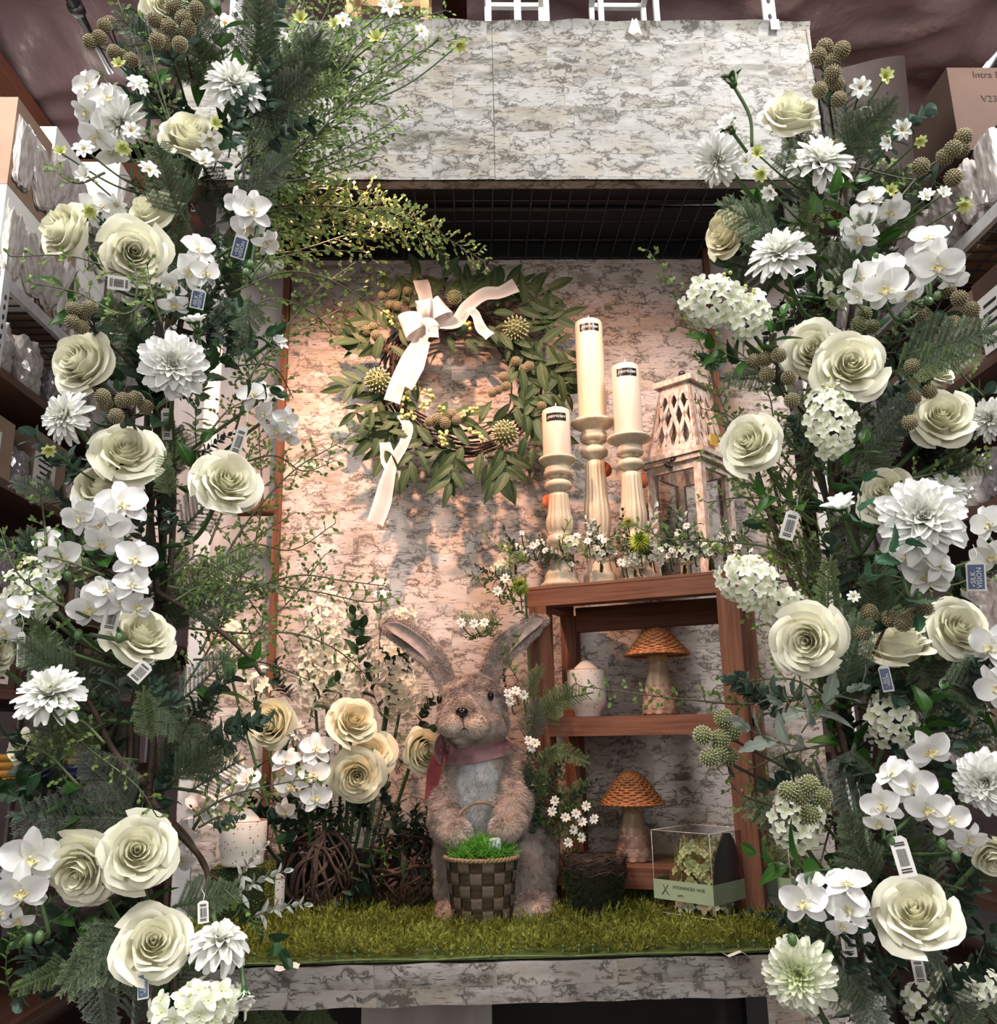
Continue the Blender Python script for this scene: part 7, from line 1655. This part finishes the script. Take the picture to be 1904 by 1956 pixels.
for p in ([(400, 1120), (470, 1000), (560, 900), (640, 850), (692, 812)], [(420, 1180), (480, 1060), (500, 950), (495, 820), (510, 760)], [(380, 1250), (440, 1150), (560, 1100), (660, 1110), (740, 1120)], [(370, 1180), (480, 1120), (600, 1130), (700, 1150), (750, 1140)], [(360, 1200), (470, 1210), (560, 1210), (640, 1240), (700, 1290)], [(340, 1330), (420, 1200), (470, 1050), (560, 980)], [(450, 820), (490, 700), (560, 640), (650, 590)], [(450, 760), (520, 660), (600, 560), (680, 500)],
          [(440, 560), (540, 520), (620, 530), (700, 575), (760, 615)], [(420, 540), (500, 500), (600, 480), (690, 480)], [(430, 620), (520, 570), (600, 600), (640, 640)], [(400, 1040), (440, 940), (480, 860), (560, 800)], [(420, 1300), (500, 1200), (560, 1140), (620, 1060)], [(370, 1260), (450, 1260), (520, 1270), (590, 1300)], [(420, 900), (520, 870), (580, 900), (640, 880)], [(400, 1080), (480, 1040), (560, 1050), (640, 1000)], [(300, 1120), (380, 1080), (460, 1100), (520, 1120)], [(350, 1160), (400, 1110), (460, 1130), (500, 1180)], [(370, 1560), (440, 1520), (520, 1500), (600, 1485)], [(380, 1580), (420, 1560), (460, 1560)], [(390, 840), (440, 780), (500, 760)], [(430, 700), (520, 700), (560, 760)]):
    V_(p, Y=1.46, Y2=1.62, tw=17, tl=42)
for p in ([(330, 1100), (380, 1060), (430, 1090)], [(330, 1150), (390, 1120), (450, 1150)], [(320, 1120), (370, 1130), (420, 1140)]): V_(p, Y=1.36, tw=9, tl=34, desc='light green wispy twig tuft')
for p in ([(200, 1100), (120, 1070), (60, 1060), (0, 1045)], [(170, 1180), (90, 1140), (30, 1090), (0, 1010)], [(60, 1290), (110, 1370), (170, 1430), (260, 1500), (300, 1560)], [(150, 1500), (90, 1440), (30, 1420)], [(90, 1060), (85, 1000), (75, 930)], [(200, 1420), (160, 1380), (120, 1370), (100, 1330)]): V_(p, Y=1.27, tw=20, tl=36)
for p in ([(1700, 1290), (1560, 1330), (1430, 1345), (1300, 1335), (1180, 1320), (1105, 1310)], [(1560, 1110), (1480, 1050), (1380, 1035), (1280, 1030), (1200, 1000)], [(1580, 1200), (1500, 1040), (1420, 880), (1360, 720), (1310, 590), (1240, 480)], [(1590, 1260), (1520, 1080), (1440, 960), (1390, 830), (1350, 720)], [(1570, 1180), (1540, 1030), (1480, 900), (1400, 800), (1340, 780)], [(1600, 1100), (1540, 960), (1480, 880), (1420, 860)], [(1560, 1100), (1500, 1110), (1440, 1090), (1380, 1060)], [(1590, 1300), (1530, 1230), (1480, 1200), (1440, 1180)],
          [(1500, 760), (1420, 680), (1350, 640), (1290, 620)], [(1560, 1000), (1500, 960), (1420, 950), (1350, 960)], [(1560, 940), (1490, 860), (1470, 760), (1440, 700)], [(1560, 880), (1520, 800), (1520, 740), (1480, 700)], [(1570, 1080), (1490, 980), (1400, 910), (1340, 870)], [(1600, 1350), (1520, 1300), (1440, 1300), (1370, 1310)], [(1590, 1420), (1500, 1440), (1430, 1470), (1380, 1480)], [(1480, 1540), (1420, 1520), (1390, 1490)], [(1610, 1500), (1580, 1600), (1560, 1680), (1550, 1760)], [(1590, 700), (1560, 850), (1530, 950)]):
    V_(p, Y=1.44, Y2=1.50, tw=18, tl=42, side=Rr)
for p in ([(1640, 430), (1600, 400), (1560, 420), (1530, 440)], [(1620, 300), (1660, 270), (1700, 240)], [(1640, 320), (1720, 340), (1790, 350), (1830, 380)], [(1880, 760), (1830, 700), (1860, 640)], [(1720, 920), (1800, 900), (1860, 880), (1900, 860)], [(1700, 1100), (1800, 1120), (1870, 1100), (1904, 1090)], [(1840, 1700), (1780, 1680), (1720, 1640)], [(1700, 400), (1760, 330), (1800, 300)]): V_(p, Y=1.36, tw=18, tl=30, side=Rr)
# boxwood and leaves at the back between the balls
for i in range(44):
    px = R_.uniform(520, 850); py = R_.uniform(1560, 1660); sprig('small' if i % 5 else 'euc_dark', px, py, R_.uniform(60, 105), R_.uniform(40, 140), Y=R_.uniform(1.98, 2.14), tilt=R_.uniform(-.1, .6), side=L)
for q in [('rose_leaf', 690, 1300, 100, 80), ('rose_leaf', 730, 1330, 110, 60), ('rose_leaf', 740, 1380, 100, 100), ('rose_leaf', 590, 1380, 90, 50), ('rose_leaf', 560, 1440, 100, 120), ('rose_leaf', 640, 1540, 100, 200), ('rose_leaf', 760, 1470, 90, 40), ('rose_leaf', 500, 1520, 110, 120), ('euc_dark', 800, 1400, 70, 60), ('euc_dark', 720, 1620, 110, 230), ('rose_leaf', 690, 1620, 110, 330), ('rose_leaf', 780, 1600, 90, 20), ('rose_leaf', 520, 1600, 100, 60), ('euc_dark', 600, 1560, 90, 170), ('rose_leaf', 700, 1250, 80, 100), ('euc', 760, 1290, 80, 40), ('lime', 790, 1430, 60, 120), ('lime', 730, 1600, 80, 260), ('rose_leaf', 460, 1600, 90, 80), ('euc_dark', 560, 1340, 80, 110)]:
    sprig(*q, Y=2.10 if (q[1] > 680 and q[2] < 1410) else 1.98, side=L)
# garland over the cedar shelf top and down its left post
for i in range(44):
    px = 1005 + i * 9.4 + R_.uniform(-6, 6); py = 1062 + R_.uniform(-6, 12) - i * .6; K = ['lime', 'silver', 'small', 'varieg'][i % 4]; P = shelf_pt(px, .02 + .05 * R_.random(), ZT + .01)
    sprig(K, px, py + 12, R_.uniform(50, 95), R_.uniform(20, 160), Y=P.y - .02, tilt=R_.uniform(0, .7), side=Rr)
for i in range(34):
    px = 1000 + i * 13 + R_.uniform(-6, 6); py = 1050 + R_.uniform(-38, 34) - i * .3; P = shelf_pt(px, R_.uniform(.0, .05), ZT); cosmos(px, py, R_.choice((13, 16, 19)), R_.uniform(30, 150), .4, R_.choice((0, 0, 1)), Y=P.y - .03, side=Rr, stem=at(px + 8, py + 26, P.y + .01), desc='tiny white daisy of the shelf top garland')
for i, (px, py, rx) in enumerate([(1150, 1055, 22), (1215, 1070, 22), (1310, 1060, 26), (1360, 1050, 22), (1270, 1055, 20), (985, 1060, 22), (960, 1085, 18), (1090, 1040, 20)]):
    P = shelf_pt(px, .03, ZT); hydrangea(px, py, rx, rx * .7, Y=P.y - .02, side=Rr, n=16, fs=9, mat='hydr', desc='small white blossom bunch of the shelf top garland', stem=at(px, py + 26, P.y + .02), bud=False)
def thistle(px, py, r, Y, lb, mat='lime'):
    P = at(px, py, Y); k = mpp(P); o = thing('thistle_head', lb, 'flower', tr(*P)); b = MB(); n = 150
    for i in range(n):
        z = 1 - 2 * (i + .5) / n; q = math.sqrt(1 - z * z); a = i * 2.4; d = Vector((q * math.cos(a), q * math.sin(a), z)); b.tube([d * r * k * .3, d * r * k * R_.uniform(.85, 1.05)], [r * k * .05, r * k * .012], 3)
    part('spikes', b, M[mat], o, kind='stuff'); b = MB(); b.tube([(0, .004, -.2 * r * k), (.004, .01, -1.9 * r * k)], .0015, 5); part('stem', b, M['stem'], o)
thistle(1222, 1034, 25, 1.88, 'lime green spiky thistle in the shelf top garland, below the middle height candle'); thistle(993, 1122, 22, 1.96, 'lime green spiky thistle at the left end of the cedar top rail'); thistle(1484, 1062, 24, 1.8, 'lime green thistle at the right end of the cedar top rail'); thistle(1200, 1000, 15, 1.9, 'small pale thistle above the lime one', 'berry_y')
for q in [('lime', 1000, 1150, 90, 150), ('lime', 960, 1180, 80, 200), ('small', 990, 1100, 80, 160), ('varieg', 1010, 1180, 80, 120), ('lime', 1000, 1200, 70, 220), ('small', 950, 1200, 60, 190), ('lime', 990, 1060, 80, 140), ('cedar', 1030, 1390, 110, 50), ('cedar', 1030, 1360, 110, 20), ('fir_grey', 1000, 1420, 90, 70), ('lime', 1000, 1150, 90, 100), ('varieg', 985, 1100, 90, 170), ('cedar', 960, 1190, 90, 170), ('cedar', 1040, 1430, 90, 340), ('cedar', 1000, 1340, 80, 60), ('lime', 990, 1300, 80, 100), ('varieg', 1010, 1420, 80, 250), ('lime', 1010, 1460, 80, 290), ('varieg', 1040, 1560, 90, 30), ('lime', 1060, 1560, 90, 10), ('small', 1040, 1530, 90, 50), ('varieg', 1030, 1580, 80, 320), ('lime', 1010, 1400, 70, 80), ('small', 985, 1350, 70, 100), ('euc', 1030, 1520, 60, 250), ('cedar', 1020, 1460, 70, 20), ('cedar', 1010, 1550, 80, 60)]:
    sprig(*q, Y=1.94, side=Rr)
for i in range(16): sprig(['lime', 'varieg', 'cedar', 'small'][i % 4], 1020 + R_.uniform(-10, 60), 1530 + R_.uniform(-20, 60), R_.uniform(50, 95), R_.uniform(-40, 120), Y=1.93, side=Rr)
for (px, py) in ((905, 1192), (925, 1190), (970, 1325), (985, 1320), (1000, 1328), (975, 1340), (1010, 1415), (1022, 1420), (1015, 1428), (1055, 1550), (1080, 1562), (1100, 1555), (1112, 1570), (1120, 1540), (1095, 1585), (1110, 1600), (1085, 1610), (965, 1105), (950, 1130), (1135, 1565), (880, 1190), (1060, 1530)):
    cosmos(px, py, 20, R_.uniform(0, 180), .3, 0, Y=1.90, side=Rr, stem=at(px + (1020 - px) * .25, py + 20, 1.94), desc='small daisy of the garland left of the cedar shelf')
b = MB(); b.tube(bez([at(1003, 1095, 1.97), at(1006, 1180, 1.985), at(1012, 1300, 1.985), at(1018, 1400, 1.98), at(1040, 1500, 1.95), at(1075, 1580, 1.95)], 8), .0026, 6); tag(part('garland_vine', b, M['vinestem'], None), 'green garland stem hanging down the cedar shelf left post', 'garland')
# green below the ledge, left
for i in range(10): sprig('cedar', 440 + i * 22, 1975, 60, R_.uniform(50, 130), Y=1.75, side=L)

# ================================================================ TAGS
def card(px, py, w, h, ang, mat, label, Y=1.26, kind='bar', side=1):
    P = at(px, py, Y); k = mpp(P); f = facing(P, 0, .05); o = thing('price_tag' if kind == 'bar' else 'brand_tag', label, 'tag', tr(*P) @ basis(f) @ rot('Z', ang)); W2, H2 = w * k / 2, h * k / 2
    b = MB(); pl = [(-W2, -H2), (W2, -H2), (W2, H2 * .8), (W2 * .5, H2), (-W2 * .5, H2), (-W2, H2 * .8)]
    n = len(pl); b.add([(x, y, 0) for x, y in pl] + [(x, y, -.0006) for x, y in pl], [tuple(range(n)), tuple(range(2 * n - 1, n - 1, -1))] + [(i, i + n, (i + 1) % n + n, (i + 1) % n) for i in range(n)]); part('card', b, M['paper_white'], o, False)
    if kind == 'bar':
        b = MB(); x = -W2 * .5
        while x < W2 * .6: w_ = R_.uniform(.0003, .0009); b.box((x, -H2 * .05, .0004), (w_ / 2, H2 * .42, .0001)); x += w_ + R_.uniform(.0004, .0009)
        for q in (-.62, -.75, .55, .66): b.box((0, H2 * q, .0004), (W2 * .6, H2 * .035, .0001))
        part('barcode', b, M['ink_black'], o, False, 'stuff')
    else:
        b = MB(); b.box((0, -H2 * .06, .0005), (W2 * .82, H2 * .80, .0002)); fld = part('blue_field', b, M['blue_tag'], o, False)
        for s_, x in (('SILK', -W2 * .30), ('VISION', W2 * .32)): add_obj('lettering', text_mesh(s_, .0100, M['ink_white'], 0), fld, tr(x, -H2 * .12, .0009) @ rot('Z', 90) @ Matrix.Scale(k / .0008 * w / 34, 4))
        b = MB(); b.tube([(-W2 * .4, -H2 * .6, .001), (-W2 * .2, -H2 * .7, .001)], .0006, 4); part('leaf_mark', b, M['ink_white'], fld)
    b = MB(); b.tube([(0, H2 * .9, 0), (.003, H2 * 1.5, -.008), (0, H2 * 2.1, -.022)], .0005, 4); part('loop', b, M['ink_white'], o)
card(1864, 1100, 34, 58, -4, 'b', 'blue brand tag at the right edge, beside the lower dahlia', 1.25, 'blue'); card(458, 472, 26, 44, -8, 'b', 'blue brand tag under the orchid cluster before the black grid', 1.29, 'blue'); card(378, 571, 26, 38, -4, 'b', 'blue brand tag under the left orchid spray, beside the wreath height', 1.28, 'blue'); card(1692, 1296, 20, 50, 6, 'b', 'blue brand tag under the side seen right rose', 1.30, 'blue'); card(273, 1882, 20, 48, 4, 'b', 'blue brand tag hanging under the lowest left rose', 1.26, 'blue')
card(1724, 1636, 32, 74, 10, 'w', 'white barcode tag above the large lower right rose', 1.24); card(1508, 1003, 26, 56, -20, 'w', 'white barcode tag on the dark branch right of the lantern', 1.34); card(228, 541, 26, 42, -86, 'w', 'white barcode tag under the fully open upper left rose', 1.29); card(268, 1283, 28, 40, -40, 'w', 'white barcode tag below the rose under the orchids', 1.30); card(212, 1182, 28, 46, -8, 'w', 'white barcode tag left of the rose under the orchids', 1.28); card(1620, 1800, 26, 50, 2, 'w', 'white barcode tag beneath the lower right orchid trio', 1.28); card(388, 1742, 20, 40, 4, 'w', 'white barcode tag above the pointed dahlia', 1.30); card(456, 842, 20, 56, -14, 'w', 'white barcode tag above the left rose facing the wood strip', 1.40); card(318, 810, 18, 60, 8, 'w', 'white barcode tag between the dahlia and the left stems', 1.42); card(1755, 1855, 22, 46, 4, 'w', 'white barcode tag among the lowest right stems', 1.36); card(40, 1240, 14, 66, 4, 'w', 'narrow clear tag beside the cut off left rose', 1.3)

# ================================================================ LABELS
from collections import defaultdict
for nm_a in ('left flower column', 'right flower column', 'back arrangement'): pass
G = defaultdict(list)
for r in REG:
    o, desc, cat, px, py, _ = r
    Yw = o.matrix_basis.translation.y
    where = 'back arrangement' if (Yw > 1.78 and px < 950) else ('cedar shelf garland' if (Yw > 1.78 and px < 1520) else ('left flower column' if px < 950 else 'right flower column'))
    G[(desc, where)].append(r)
for (desc, where), rs in G.items():
    rs.sort(key=lambda r: r[4]); wh = {'left flower column': 'left column', 'right flower column': 'right column', 'back arrangement': 'back arrangement', 'cedar shelf garland': 'cedar shelf garland'}[where]
    for i, r in enumerate(rs):
        w = '' if len(rs) == 1 else ', %s from top in the %s' % (ordn(i), wh)
        if len(rs) == 1: w = ' in the ' + wh
        w = w.replace('cedar shelf garland', 'garland') if 'garland' not in desc else w.replace(' in the cedar shelf garland', '')
        lab = desc + w + ', ' + level(r[4])
        if len(lab.split()) > 16: lab = desc + w
        if len(lab.split()) > 16: lab = lab.replace(' in the', '').replace(' of the', ' of')
        tag(r[0], lab, r[2], {'rose': 'cream roses', 'orchid': 'white orchid sprays', 'hydrangea': 'hydrangea heads', 'dried flower': 'seed head sprays', 'foliage': 'foliage sprigs', 'flower bud': 'flower buds', 'flower': 'white blooms'}[r[2]] + ' of the ' + where)
labs = defaultdict(int)
for o in bpy.data.objects:
    if 'category' in o and 'label' in o: labs[o['label']] += 1
print([o['label'] for o in bpy.data.objects if 'label' in o and len(o['label'].split()) > 16]); print('objects', len(bpy.data.objects), 'dup labels', [k for k, v in labs.items() if v > 1][:20])
